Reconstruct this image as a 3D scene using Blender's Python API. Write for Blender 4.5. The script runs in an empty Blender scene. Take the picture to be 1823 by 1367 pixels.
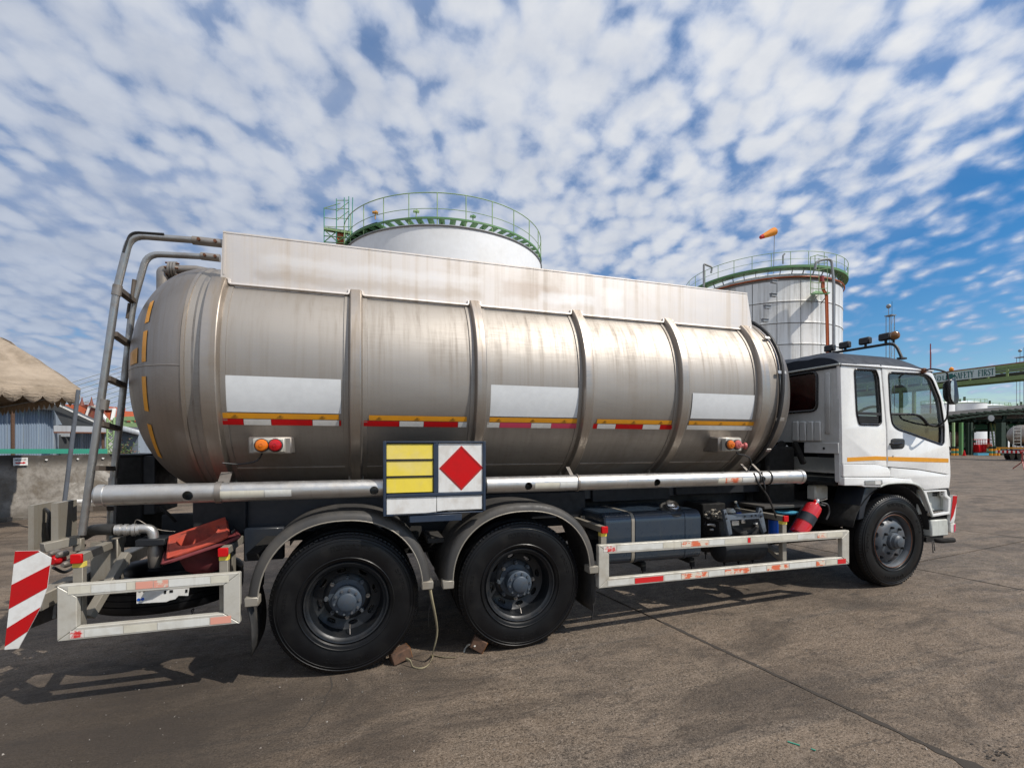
import bpy, bmesh, math, random
from mathutils import Vector, Matrix
random.seed(7)
SC = bpy.context.scene
COL = SC.collection
R = math.radians
# ------------------------------------------------------------------ camera
CAM_H = 1.68
YAW = R(17.54)
FPX, CX, HY = 850.0, 911.5, 790.0          # focal length, centre and horizon of the 1823 px wide photograph
SA, CA = math.sin(YAW), math.cos(YAW)
cd = bpy.data.cameras.new('camera'); cam = bpy.data.objects.new('camera', cd); COL.objects.link(cam)
cam.location = (0, 0, CAM_H); cam.rotation_euler = (R(90), 0, -YAW)
cd.sensor_width = 36; cd.lens = 36*FPX/1823; cd.shift_y = (HY-683.5)/1823
cd.clip_start = .05; cd.clip_end = 6000
SC.camera = cam
# ------------------------------------------------------------------ sky
SUN = Vector((.66, -.60, 1.02)).normalized()        # direction towards the sun
sun_el = math.asin(SUN.z); sun_az = math.atan2(SUN.x, SUN.y)
world = bpy.data.worlds.new('World'); SC.world = world; world.use_nodes = True
nt = world.node_tree; nt.nodes.clear()
def wn(t, **k):
    n = nt.nodes.new(t)
    for a, b in k.items(): setattr(n, a, b)
    return n
def wl(a, b): nt.links.new(a, b)
def wm(op, a, b=None, c=None, clamp=False):
    n = wn('ShaderNodeMath', operation=op, use_clamp=clamp)
    for i, v in enumerate((a, b, c)):
        if v is None: continue
        if isinstance(v, (int, float)): n.inputs[i].default_value = v
        else: wl(v, n.inputs[i])
    return n.outputs[0]
def wramp(x, a, b, smooth=True):
    n = wn('ShaderNodeMapRange', interpolation_type='SMOOTHSTEP' if smooth else 'LINEAR')
    wl(x, n.inputs[0]); n.inputs[1].default_value = a; n.inputs[2].default_value = b
    return n.outputs[0]
def wmix(f, a, b):
    n = wn('ShaderNodeMix', data_type='RGBA')
    if isinstance(f, (int, float)): n.inputs[0].default_value = f
    else: wl(f, n.inputs[0])
    for i, v in ((6, a), (7, b)):
        if isinstance(v, tuple): n.inputs[i].default_value = (*v, 1)
        else: wl(v, n.inputs[i])
    return n.outputs[2]
sky = wn('ShaderNodeTexSky', sky_type='NISHITA', sun_disc=False, sun_elevation=sun_el, sun_rotation=sun_az,
         air_density=1.0, dust_density=.6, ozone_density=2.5)
geo = wn('ShaderNodeNewGeometry')
tcn = wn('ShaderNodeTexCoord')
sep = wn('ShaderNodeSeparateXYZ'); wl(tcn.outputs['Generated'], sep.inputs[0])
dx, dy, dz = sep.outputs
zz = wm('ADD', wm('MULTIPLY', wm('MAXIMUM', dz, 0), .80), .20)
# cloud sheet: the direction meets a level layer one unit up
rx = wm('SUBTRACT', wm('MULTIPLY', dx, CA), wm('MULTIPLY', dy, SA))
fw = wm('ADD', wm('MULTIPLY', dx, SA), wm('MULTIPLY', dy, CA))
qx, qy = wm('DIVIDE', rx, zz), wm('DIVIDE', fw, zz)
cmb = wn('ShaderNodeCombineXYZ'); wl(qx, cmb.inputs[0]); wl(qy, cmb.inputs[1])
def wnoise(scale, detail, rough, sx=1., sy=1., rot=0., off=(0, 0, 0), dist=0.):
    mp = wn('ShaderNodeMapping'); wl(cmb.outputs[0], mp.inputs[0])
    mp.inputs['Scale'].default_value = (sx, sy, 1); mp.inputs['Rotation'].default_value = (0, 0, rot)
    mp.inputs['Location'].default_value = off
    n = wn('ShaderNodeTexNoise'); wl(mp.outputs[0], n.inputs['Vector'])
    n.inputs['Scale'].default_value = scale; n.inputs['Detail'].default_value = detail
    n.inputs['Roughness'].default_value = rough; n.inputs['Distortion'].default_value = dist
    return n.outputs[0]
n1 = wnoise(11.0, 6, .60, 1.0, .85, R(-20), (3.1, 1.7, 0), .15)
wrp = wn('ShaderNodeTexNoise'); wl(cmb.outputs[0], wrp.inputs['Vector']); wrp.inputs['Scale'].default_value = 8; wrp.inputs['Detail'].default_value = 3
vadd = wn('ShaderNodeVectorMath', operation='MULTIPLY_ADD'); wl(wrp.outputs['Color'], vadd.inputs[0]); vadd.inputs[1].default_value = (.10, .10, 0); wl(cmb.outputs[0], vadd.inputs[2])
mpv = wn('ShaderNodeMapping'); wl(vadd.outputs[0], mpv.inputs[0]); mpv.inputs['Rotation'].default_value = (0, 0, R(-20)); mpv.inputs['Scale'].default_value = (1.0, .82, 1)
vor = wn('ShaderNodeTexVoronoi', feature='SMOOTH_F1'); wl(mpv.outputs[0], vor.inputs['Vector']); vor.inputs['Scale'].default_value = 15.0; vor.inputs['Smoothness'].default_value = .60
cell = wm('SUBTRACT', .80, wm('MULTIPLY', vor.outputs['Distance'], .92))
puff = wm('ADD', wm('MULTIPLY', cell, .56), wm('MULTIPLY', n1, .50))
big = wnoise(2.1, 3, .5, 1, 1, .4, (5.2, 8.1, 0))
veil = wnoise(1.6, 4, .6, .55, 1.5, R(20), (1, 4, 0))
right = wramp(wm('SUBTRACT', qx, wm('MULTIPLY', qy, .12)), .78, 1.32)
cov = wm('ADD', wm('MULTIPLY', wm('SUBTRACT', big, .5), .46), wm('MULTIPLY', right, -.30))
leftc = wramp(qx, .6, -1.2)
cov = wm('ADD', wm('ADD', cov, .025), wm('MULTIPLY', leftc, .04))
dens = wm('ADD', puff, cov)
veil_ = wm('MULTIPLY', wramp(veil, .15, .6), wm('MULTIPLY', wm('SUBTRACT', 1, right), wm('ADD', .46, wm('MULTIPLY', leftc, .52))))
alpha = wm('MAXIMUM', wramp(dens, .09, .47), veil_)
white_ = wramp(dens, .18, .64)
thick = wramp(dens, .56, .76)
soft = wnoise(4.0, 5, .6, 1, 1, 0, (9, 2, 0))
# shade: parts away from the sun and thick middles go blue grey
sdot = wm('ADD', wm('ADD', wm('MULTIPLY', dx, SUN.x), wm('MULTIPLY', dy, SUN.y)), wm('MULTIPLY', dz, SUN.z))
lit = wramp(sdot, -.55, .55, False)
grey = wm('MULTIPLY', wm('SUBTRACT', 1, lit), 1.0, clamp=True)
body = wmix(white_, wmix(grey, (.32, .45, .72), (.20, .28, .46)), wmix(grey, (.86, .87, .885), (.46, .52, .64)))
dark = wmix(grey, (.56, .61, .71), (.27, .33, .46))
cloud = wmix(wm('MULTIPLY', wramp(soft, .35, .75), .45), body, dark)
skyc = wn('ShaderNodeHueSaturation'); wl(sky.outputs[0], skyc.inputs['Color'])
skyc.inputs['Saturation'].default_value = 1.45; skyc.inputs['Value'].default_value = 1.12
SKY_STR = .10
bg1 = wn('ShaderNodeBackground'); wl(skyc.outputs[0], bg1.inputs[0]); bg1.inputs[1].default_value = SKY_STR
bg2 = wn('ShaderNodeBackground'); wl(cloud, bg2.inputs[0]); bg2.inputs[1].default_value = 1.0
mx = wn('ShaderNodeMixShader')
low = wramp(dz, .0, .05)
wl(wm('MULTIPLY', wm('MULTIPLY', alpha, low), .95), mx.inputs[0]); wl(bg1.outputs[0], mx.inputs[1]); wl(bg2.outputs[0], mx.inputs[2])
wo = wn('ShaderNodeOutputWorld'); wl(mx.outputs[0], wo.inputs[0])
# ------------------------------------------------------------------ sun
sd = bpy.data.lights.new('sun', 'SUN'); sd.energy = 4.2; sd.angle = R(.6); sd.color = (1.0, .94, .85)
so = bpy.data.objects.new('sun', sd); COL.objects.link(so); so.rotation_euler = SUN.to_track_quat('Z', 'Y').to_euler()
so.location = (0, 0, 40)
# ------------------------------------------------------------------ render settings
SC.view_settings.view_transform = 'Standard'; SC.view_settings.look = 'None'
SC.view_settings.exposure = 0.0; SC.view_settings.gamma = 1.0; SC.view_settings.use_curve_mapping = False
SC.cycles.use_denoising = True
SC.cycles.max_bounces = 6; SC.cycles.transparent_max_bounces = 12; SC.cycles.caustics_reflective = False

# ------------------------------------------------------------------ measuring helpers
def u_of(px): return (px-CX)/FPX
def at(px, py, Y):
    "point of the photograph's pixel on the upright plane y = Y"
    u = u_of(px); t = Y/(CA-u*SA)
    return Vector(((u*CA+SA)*t, Y, CAM_H+(HY-py)/FPX*t))
def atX(px, py, X):
    u = u_of(px); t = X/(u*CA+SA)
    return Vector((X, (CA-u*SA)*t, CAM_H+(HY-py)/FPX*t))
def atD(px, py, t):
    u = u_of(px)
    return Vector(((u*CA+SA)*t, (CA-u*SA)*t, CAM_H+(HY-py)/FPX*t))
def gz(x, y=0):
    "height of the yard: it rises gently to a shallow crown beneath the cab"
    s = min(1., max(0., (x-.6)/5.6)); return .155*(s*s*(3-2*s)*.45+s*.55)
def gnd(px, py, up=0.):
    t = 4.
    for _ in range(12):
        p = atD(px, py, t); t = (CAM_H-gz(p.x)-up)*FPX/(py-HY)
    return atD(px, py, t)

# ------------------------------------------------------------------ mesh builder
def frame(d, up=None):
    d = Vector(d).normalized(); up = Vector(up) if up is not None else Vector((0, 0, 1))
    if abs(d.dot(up)) > .985: up = Vector((1, 0, 0)) if abs(d.x) < .9 else Vector((0, 1, 0))
    a = up.cross(d).normalized(); b = d.cross(a).normalized()
    return d, a, b
class MB:
    def __init__(s): s.v = []; s.f = []
    def add(s, vs, fs):
        o = len(s.v); s.v += [Vector(p) for p in vs]; s.f += [tuple(i+o for i in f) for f in fs]; return s
    def box(s, c, d, rot=None):
        c = Vector(c); h = [x/2 for x in d]
        vs = [Vector((x, y, z)) for x in (-h[0], h[0]) for y in (-h[1], h[1]) for z in (-h[2], h[2])]
        if rot: vs = [rot @ p for p in vs]
        return s.add([c+p for p in vs], [(0,1,3,2),(4,6,7,5),(0,4,5,1),(2,3,7,6),(0,2,6,4),(1,5,7,3)])
    def bb(s, x0, x1, y0, y1, z0, z1): return s.box(((x0+x1)/2, (y0+y1)/2, (z0+z1)/2), (abs(x1-x0), abs(y1-y0), abs(z1-z0)))
    def bar(s, p, q, w, h, up=None):
        p, q = Vector(p), Vector(q); d, a, b = frame(q-p, up)
        vs = [o+a*i*w/2+b*j*h/2 for o in (p, q) for i, j in ((-1,-1),(1,-1),(1,1),(-1,1))]
        return s.add(vs, [(3,2,1,0),(4,5,6,7),(0,1,5,4),(1,2,6,5),(2,3,7,6),(3,0,4,7)])
    def loft(s, rings, closed=True, cap0=True, cap1=True, loop=False):
        n = len(rings[0]); o = len(s.v)
        for r in rings: s.v += [Vector(p) for p in r]
        m = len(rings); rng = n if closed else n-1
        for k in range(m if loop else m-1):
            a, b = o+k*n, o+((k+1) % m)*n
            for i in range(rng):
                j = (i+1) % n
                s.f.append((a+i, a+j, b+j, b+i))
        if not loop and closed:
            if cap0: s.f.append(tuple(reversed(range(o, o+n))))
            if cap1: s.f.append(tuple(range(o+(m-1)*n, o+m*n)))
        return s
    def tube(s, pts, r, n=10, loop=False, cap=True):
        pts = [Vector(p) for p in pts]; m = len(pts); rings = []; a = None
        for k in range(m):
            if loop: t = pts[(k+1) % m]-pts[k-1]
            else: t = pts[min(k+1, m-1)]-pts[max(k-1, 0)]
            t.normalize()
            if a is None: _, a, _ = frame(t)
            a = (a-t*a.dot(t)).normalized(); b = t.cross(a)
            rr = r[k] if isinstance(r, (list, tuple)) else r
            rings.append([pts[k]+(a*math.cos(x)+b*math.sin(x))*rr for x in (2*math.pi*i/n for i in range(n))])
        return s.loft(rings, cap0=cap, cap1=cap, loop=loop)
    def rod(s, p, q, r, n=10, r2=None): return s.tube([p, q], [r, r if r2 is None else r2], n)
    def lathe(s, prof, o, axis=(0, 0, 1), n=24, cap=True, ph=0.):
        "prof: (radius, distance along the axis)"
        d, a, b = frame(axis); o = Vector(o)
        rings = [[o+d*h+(a*math.cos(ph+2*math.pi*i/n)+b*math.sin(ph+2*math.pi*i/n))*max(r, 1e-4) for i in range(n)] for r, h in prof]
        return s.loft(rings, cap0=cap, cap1=cap)
    def prism(s, pts, off):
        "polygon of 3-D points pushed along off"
        pts = [Vector(p) for p in pts]; off = Vector(off); n = len(pts); o = len(s.v)
        s.v += pts+[p+off for p in pts]
        s.f += [tuple(reversed(range(o, o+n))), tuple(range(o+n, o+2*n))]
        s.f += [(o+i, o+(i+1) % n, o+n+(i+1) % n, o+n+i) for i in range(n)]
        return s
    def sphere(s, c, r, n=14, m=8, sc=(1, 1, 1)):
        c = Vector(c); rings = []
        for k in range(m+1):
            ph = -math.pi/2+math.pi*k/m
            rings.append([c+Vector((math.cos(ph)*math.cos(2*math.pi*i/n)*r*sc[0], math.cos(ph)*math.sin(2*math.pi*i/n)*r*sc[1], math.sin(ph)*r*sc[2])) for i in range(n)])
        return s.loft(rings)
    def mesh(s, name, mat=None, smooth=35, c=None):
        me = bpy.data.meshes.new(name)
        c = c if c is not None else Vector((0, 0, 0))
        me.from_pydata([tuple(p-c) for p in s.v], [], s.f)
        bm = bmesh.new(); bm.from_mesh(me)
        bmesh.ops.remove_doubles(bm, verts=bm.verts, dist=2e-5)
        bmesh.ops.recalc_face_normals(bm, faces=bm.faces)
        bm.to_mesh(me); bm.free()
        if smooth:
            me.polygons.foreach_set('use_smooth', [True]*len(me.polygons))
            me.set_sharp_from_angle(angle=R(smooth))
        if mat: me.materials.append(mat)
        return me
    def build(s, name, mat, parent=None, smooth=35, bevel=0, seg=1, origin=None, **tags):
        lo = Vector([min(p[i] for p in s.v) for i in range(3)]); hi = Vector([max(p[i] for p in s.v) for i in range(3)])
        c = Vector(origin) if origin is not None else (lo+hi)/2
        if origin is None and parent is None: c.z = lo.z
        me = s.mesh(name, mat, smooth, c)
        return place(name, me, c, parent, bevel, seg, **tags)
WLOC = {}
def place(name, me, c, parent=None, bevel=0, seg=1, **tags):
    o = bpy.data.objects.new(name, me); COL.objects.link(o)
    c = Vector(c); WLOC[o.name] = c
    if parent: o.parent = parent; o.location = c-WLOC[parent.name]
    else: o.location = c
    if bevel:
        m = o.modifiers.new('bevel', 'BEVEL'); m.width = bevel; m.segments = seg; m.limit_method = 'ANGLE'; m.angle_limit = R(40)
        m.harden_normals = False
    for k, v in tags.items():
        if v is not None: o[k] = v
    return o
def thing(name, label, cat, loc=(0, 0, 0), group=None):
    o = bpy.data.objects.new(name, None); COL.objects.link(o); o.location = loc; WLOC[o.name] = Vector(loc)
    o.empty_display_size = .2
    o['label'] = label; o['category'] = cat
    if group: o['group'] = group
    return o
def kids(o): return [c for c in bpy.data.objects if c.parent == o]
def copy_tree(o, off=None, parent=None, rotz=None, label=None, scale=None):
    c = o.copy(); COL.objects.link(c); c.parent = parent
    if parent is None:
        c.location = Vector(off); WLOC[c.name] = Vector(off)
        if rotz is not None: c.rotation_euler[2] = rotz
        if label: c['label'] = label
    for ch in kids(o): copy_tree(ch, parent=c)
    return c
def bool_cut(me, cutters):
    "cut the cutter meshes out of a mesh and return the result"
    o = bpy.data.objects.new('tmp', me); COL.objects.link(o); tmp = []
    for cm in cutters:
        k = bpy.data.objects.new('tmpc', cm); COL.objects.link(k); tmp.append(k)
        m = o.modifiers.new('b', 'BOOLEAN'); m.operation = 'DIFFERENCE'; m.object = k; m.solver = 'EXACT'
    dg = bpy.context.evaluated_depsgraph_get()
    res = bpy.data.meshes.new_from_object(o.evaluated_get(dg))
    for k in tmp+[o]: bpy.data.objects.remove(k)
    for cm in cutters: bpy.data.meshes.remove(cm)
    return res
def outline_mesh(loops, thick, bevel=0., res=8):
    "flat plate with holes: loops of (a, b); returned in the local XY plane, thickness along Z (centred)"
    cu = bpy.data.curves.new('o', 'CURVE'); cu.dimensions = '2D'; cu.fill_mode = 'BOTH'
    cu.extrude = max(thick/2-bevel, 0); cu.bevel_depth = bevel; cu.bevel_resolution = 1; cu.offset = -bevel
    for lp in loops:
        sp = cu.splines.new('POLY'); sp.points.add(len(lp)-1); sp.use_cyclic_u = True
        for i, (a, b) in enumerate(lp): sp.points[i].co = (a, b, 0, 1)
    o = bpy.data.objects.new('o', cu); COL.objects.link(o)
    me = bpy.data.meshes.new_from_object(o.evaluated_get(bpy.context.evaluated_depsgraph_get()))
    bpy.data.objects.remove(o); bpy.data.curves.remove(cu)
    return me
def plate(name, loops, y0, y1, mat, parent, bevel=0., smooth=30, **tags):
    "plate in the XZ plane between y0 and y1; loops of Vectors or (x, z)"
    L = [[(p.x, p.z) if isinstance(p, Vector) else p for p in lp] for lp in loops]
    cx = sum(p[0] for p in L[0])/len(L[0]); cz = sum(p[1] for p in L[0])/len(L[0])
    me = outline_mesh([[(a-cx, b-cz) for a, b in lp] for lp in L], abs(y1-y0), bevel)
    me.transform(Matrix(((1, 0, 0, 0), (0, 0, 1, 0), (0, 1, 0, 0), (0, 0, 0, 1))))
    me.name = name
    bm = bmesh.new(); bm.from_mesh(me); bmesh.ops.remove_doubles(bm, verts=bm.verts, dist=1e-5)
    bmesh.ops.recalc_face_normals(bm, faces=bm.faces); bm.to_mesh(me); bm.free()
    if smooth:
        me.polygons.foreach_set('use_smooth', [True]*len(me.polygons)); me.set_sharp_from_angle(angle=R(smooth))
    me.materials.clear(); me.materials.append(mat)
    return place(name, me, (cx, (y0+y1)/2, cz), parent, **tags)
def rounded(pts, r, n=4):
    "round the corners of a polygon of (a, b)"
    P = [Vector((p.x, p.z)) if len(p) == 3 else Vector(p) for p in pts]; out = []
    for i, p in enumerate(P):
        a, b = P[i-1]-p, P[(i+1) % len(P)]-p; rr = min(r, a.length*.45, b.length*.45)
        a0, b0 = p+a.normalized()*rr, p+b.normalized()*rr
        for k in range(n+1):
            t = k/n; q = a0*(1-t)**2+p*2*t*(1-t)+b0*t*t; out.append((q.x, q.y))
    return out
def arcpts(c, r, a0, a1, n, fn): return [fn(c, r, a0+(a1-a0)*i/n) for i in range(n+1)]
def smoothpath(pts, n=6):
    "Catmull-Rom through the points"
    P = [Vector(p) for p in pts]; P = [P[0]*2-P[1]]+P+[P[-1]*2-P[-2]]; out = []
    for i in range(1, len(P)-2):
        for k in range(n):
            t = k/n; a, b, c, d = P[i-1:i+3]
            out.append(.5*((2*b)+(c-a)*t+(2*a-5*b+4*c-d)*t*t+(3*b-a-3*c+d)*t**3))
    out.append(P[-2]); return out
def filletpath(pts, r, n=5):
    P = [Vector(p) for p in pts]; out = [P[0]]
    for i in range(1, len(P)-1):
        a, b = P[i-1]-P[i], P[i+1]-P[i]; rr = min(r, a.length*.45, b.length*.45)
        a0, b0 = P[i]+a.normalized()*rr, P[i]+b.normalized()*rr
        for k in range(n+1):
            t = k/n; out.append(a0*(1-t)**2+P[i]*2*t*(1-t)+b0*t*t)
    out.append(P[-1]); return out
# ------------------------------------------------------------------ materials
class NB:
    "small node helper for materials"
    def __init__(s, name):
        s.m = bpy.data.materials.new(name); s.m.use_nodes = True; s.t = s.m.node_tree; s.n = s.t.nodes
        s.b = s.n['Principled BSDF']; s.g = s.new('ShaderNodeNewGeometry'); s.tc = s.new('ShaderNodeTexCoord')
    def new(s, t, **k):
        n = s.n.new(t)
        for a, b in k.items(): setattr(n, a, b)
        return n
    def link(s, a, b): s.t.links.new(a, b)
    def set(s, sock, v):
        i = s.b.inputs[sock]
        if hasattr(v, 'is_linked') or hasattr(v, 'links'): s.link(v, i)
        elif isinstance(v, tuple): i.default_value = (*v, 1) if len(v) == 3 else v
        else: i.default_value = v
    def co(s, scale=(1, 1, 1), rot=(0, 0, 0), world=True, loc=(0, 0, 0)):
        mp = s.new('ShaderNodeMapping'); s.link(s.g.outputs['Position'] if world else s.tc.outputs['Object'], mp.inputs[0])
        mp.inputs['Scale'].default_value = scale; mp.inputs['Rotation'].default_value = rot; mp.inputs['Location'].default_value = loc
        return mp.outputs[0]
    def noise(s, vec, scale, detail=4, rough=.6, dist=0):
        n = s.new('ShaderNodeTexNoise'); s.link(vec, n.inputs['Vector']); n.inputs['Scale'].default_value = scale
        n.inputs['Detail'].default_value = detail; n.inputs['Roughness'].default_value = rough; n.inputs['Distortion'].default_value = dist
        return n.outputs[0]
    def voro(s, vec, scale, feature='F1', rand=1):
        n = s.new('ShaderNodeTexVoronoi', feature=feature); s.link(vec, n.inputs['Vector']); n.inputs['Scale'].default_value = scale
        n.inputs['Randomness'].default_value = rand
        return n.outputs[0]
    def rng(s, x, a, b, lo=0., hi=1., smooth=True):
        n = s.new('ShaderNodeMapRange', interpolation_type='SMOOTHSTEP' if smooth else 'LINEAR'); s.link(x, n.inputs[0])
        for i, v in enumerate((a, b, lo, hi)): n.inputs[i+1].default_value = v
        return n.outputs[0]
    def math(s, op, a, b=None, clamp=False):
        n = s.new('ShaderNodeMath', operation=op, use_clamp=clamp)
        for i, v in enumerate((a, b)):
            if v is None: continue
            if isinstance(v, (int, float)): n.inputs[i].default_value = v
            else: s.link(v, n.inputs[i])
        return n.outputs[0]
    def mix(s, f, a, b, blend='MIX'):
        n = s.new('ShaderNodeMix', data_type='RGBA', blend_type=blend)
        if isinstance(f, (int, float)): n.inputs[0].default_value = f
        else: s.link(f, n.inputs[0])
        for i, v in ((6, a), (7, b)):
            if isinstance(v, tuple): n.inputs[i].default_value = (*v, 1)
            else: s.link(v, n.inputs[i])
        return n.outputs[2]
    def sepw(s, world=True):
        n = s.new('ShaderNodeSeparateXYZ'); s.link(s.g.outputs['Position'] if world else s.tc.outputs['Object'], n.inputs[0]); return n.outputs
    def bump(s, h, strength=.3, dist=.01):
        n = s.new('ShaderNodeBump'); s.link(h, n.inputs['Height']); n.inputs['Strength'].default_value = strength
        n.inputs['Distance'].default_value = dist; s.link(n.outputs[0], s.b.inputs['Normal'])
def paint(name, col, rough=.45, metal=0., dirt=(.12, .10, .08), amount=.35, scale=3., streak=0., bump=0., fine=18., spec=.5, coat=0.):
    "painted or plain surface with grime: patches, fine mottling and, if asked, runs down upright faces"
    b = NB(name); w = b.co(); base = b.noise(w, scale, 6, .62); f = b.noise(w, fine, 4, .6)
    d = b.math('MULTIPLY', b.rng(base, .42, .75), amount)
    if streak:
        st = b.noise(b.co((14, 14, .9)), 1.6, 4, .6); d = b.math('MAXIMUM', d, b.math('MULTIPLY', b.rng(st, .5, .72), streak))
    c = b.mix(d, col, dirt)
    c = b.mix(b.rng(f, .3, .7, 0, .14), c, tuple(x*.55 for x in col))
    b.set('Base Color', c); b.set('Roughness', b.math('ADD', b.rng(f, .3, .7, -.07, .09), b.math('ADD', rough, b.math('MULTIPLY', d, .35), True)))
    b.set('Metallic', metal); b.b.inputs['Specular IOR Level'].default_value = spec
    if coat: b.b.inputs['Coat Weight'].default_value = coat; b.b.inputs['Coat Roughness'].default_value = .12
    if bump: b.bump(f, bump, .004)
    return b.m
def flat(name, col, rough=.5, metal=0., emit=0.):
    b = NB(name); n = b.noise(b.co(), 9, 4, .6)
    b.set('Base Color', b.mix(b.rng(n, .3, .7, 0, .25), col, tuple(x*.6 for x in col))); b.set('Roughness', rough); b.set('Metallic', metal)
    return b.m
M = {}
# brushed stainless steel of the barrel: horizontal brushing, soft dents, brown runs from the coaming
def steel(name, col, stain, rough, streak_amt, dents=.25, zone=None):
    b = NB(name); w = b.co(); z = b.sepw()[2]; x = b.sepw()[0]
    runs = b.noise(b.co((9, 2.0, .28)), 1.7, 6, .62); runs2 = b.noise(b.co((38, 6, .6), loc=(2, 0, 0)), 1.0, 4, .6)
    blot = b.noise(w, 1.5, 6, .62, .5); fine = b.noise(b.co((2, 60, 60)), 3, 3, .6)
    zm = b.rng(z, 1.2, 2.85, .35, 1.0)
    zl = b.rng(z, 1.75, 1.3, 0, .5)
    d = b.math('MULTIPLY', b.math('ADD', b.math('MULTIPLY', b.rng(runs, .44, .70), .75), b.math('MULTIPLY', b.rng(runs2, .48, .70), .40)), zm)
    d = b.math('MULTIPLY', d, streak_amt)
    d = b.math('ADD', d, b.math('MULTIPLY', b.rng(blot, .48, .74), .30))
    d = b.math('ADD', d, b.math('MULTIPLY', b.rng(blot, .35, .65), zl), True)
    c = b.mix(d, col, stain)
    if zone:                                     # paler rubbed patches where lettering was taken off
        for (x0, x1, z0, z1, pc, am) in zone:
            wob = b.math('MULTIPLY', b.math('SUBTRACT', b.noise(w, 5, 5, .65), .5), .28)
            xx, zw = b.math('ADD', x, wob), b.math('ADD', z, b.math('MULTIPLY', wob, .4))
            f = b.math('MULTIPLY', b.math('MULTIPLY', b.rng(xx, x0, x0+.10), b.rng(xx, x1, x1-.08)), b.math('MULTIPLY', b.rng(zw, z0, z0+.05), b.rng(zw, z1, z1-.05)))
            c = b.mix(b.math('MULTIPLY', f, am), c, pc)
    b.set('Base Color', c); b.set('Metallic', b.rng(d, 0, 1, 1.0, .72))
    b.set('Roughness', b.math('ADD', b.math('MULTIPLY', d, .30), b.rng(fine, .2, .8, rough-.05, rough+.06), True))
    b.b.inputs['Anisotropic'].default_value = 0
    dn = b.noise(b.co((.8, 1, 1.3)), 1.6, 2, .45)
    b.bump(b.math('ADD', b.math('MULTIPLY', dn, 1.0), b.math('MULTIPLY', fine, .012)), dents, .035)
    return b.m
M['steel'] = steel('stainless_steel', (.385, .357, .325), (.22, .18, .14), .58, .40)
M['steel_rib'] = steel('stainless_rib', (.44, .395, .35), (.21, .165, .12), .42, .8, .35)
M['steel_dome'] = steel('stainless_dome', (.34, .305, .275), (.17, .135, .105), .44, .55, .3)
M['panel'] = steel('coaming_steel', (.74, .69, .645), (.56, .49, .41), .58, .42, .14,
    zone=[(-.75, .98, 2.98, 3.10, (.86, .84, .82), .40), (-.8, 1.0, 2.86, 2.98, (.50, .42, .34), .40), (1.1, 1.75, 2.92, 3.10, (.56, .47, .40), .45), (1.45, 2.05, 2.90, 3.04, (.86, .86, .86), .5), (2.05, 2.35, 2.90, 3.13, (.90, .87, .83), .4)])
M['galv'] = paint('galvanised_tube', (.58, .57, .55), .38, .85, (.28, .24, .20), .5, 5, .35)
M['ladder'] = paint('ladder_steel', (.42, .42, .41), .36, .9, (.16, .12, .09), .6, 6, .4)
M['ladder_rung'] = paint('rusty_rung', (.14, .115, .095), .7, .3, (.07, .05, .04), .6, 9)
M['pipe'] = paint('pipe_steel', (.34, .31, .28), .45, .8, (.15, .12, .09), .5, 7)
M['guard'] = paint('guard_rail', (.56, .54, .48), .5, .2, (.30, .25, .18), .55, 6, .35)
M['guard_dark'] = paint('guard_post', (.31, .285, .24), .55, .3, (.22, .18, .13), .6, 7, .4)  # darker, dirtier paint than the rails
def worn_tape(name, a, bcol, seed, thr=.5):
    b = NB(name); w = b.co(loc=(seed, 0, 0)); n = b.noise(w, 12, 5, .65); sc = b.noise(b.co((4, 4, 40), loc=(seed, 2, 1)), 3, 3, .6)
    f = b.rng(b.math('ADD', b.math('MULTIPLY', n, .75), b.math('MULTIPLY', sc, .25)), thr-.03, thr+.03)
    b.set('Base Color', b.mix(f, a, bcol)); b.set('Roughness', .42); return b.m
CREAM = (.66, .63, .53)
M['cream'] = paint('cream_tape', CREAM, .45, 0, (.36, .31, .22), .5, 5, .25)
M['cream2'] = paint('pale_tape', (.70, .70, .66), .45, 0, (.40, .36, .28), .5, 6, .25)
M['tape_faded'] = worn_tape('faded_orange_tape', (.70, .16, .075), (.70, .63, .52), 3, .50)
M['tape_pink'] = worn_tape('faded_pink_tape', (.72, .33, .25), CREAM, 5, .62)
M['tape_red'] = worn_tape('red_tape', (.62, .018, .02), (.72, .66, .62), 8, .78)
M['tape_red2'] = worn_tape('torn_red_tape', (.60, .03, .03), (.68, .63, .58), 1, .47)
M['redpaint'] = paint('red_paint', (.56, .004, .006), .55, 0, (.3, .01, .01), .3, 6, spec=.25)
M['pinkred'] = paint('pink_red_tape', (.62, .06, .12), .4, 0, (.5, .1, .12), .3, 8)
M['yellow'] = paint('amber_tape', (.78, .33, .015), .38, 0, (.5, .22, .02), .3, 6)
M['yellowdull'] = paint('dull_amber_tape', (.60, .27, .015), .4, 0, (.3, .15, .02), .4, 6)
M['yplate'] = paint('yellow_plate', (.86, .68, .07), .5, 0, (.78, .64, .22), .85, 5, .2)
M['wsheet'] = paint('white_sheet', (.72, .74, .75), .5, 0, (.55, .56, .57), .35, 4)
M['wplate'] = paint('white_plate', (.76, .76, .74), .45, 0, (.45, .36, .27), .4, 9, .15)
M['tapewhite'] = paint('white_tape', (.74, .72, .67), .45, 0, (.5, .46, .4), .3, 9)
M['white'] = paint('white_cab_paint', (.88, .88, .865), .28, 0, (.50, .46, .40), .20, 2.2, .16, coat=.3)
M['whiteb'] = paint('white_back_shaded', (.66, .67, .66), .4, 0, (.36, .33, .28), .45, 2.6, .3)  # cab white greyed: shade of the sunless back plus grime in the colour
M['offwhite'] = paint('greyed_white_paint', (.58, .60, .56), .45, 0, (.26, .24, .19), .5, 6, .3)
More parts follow.
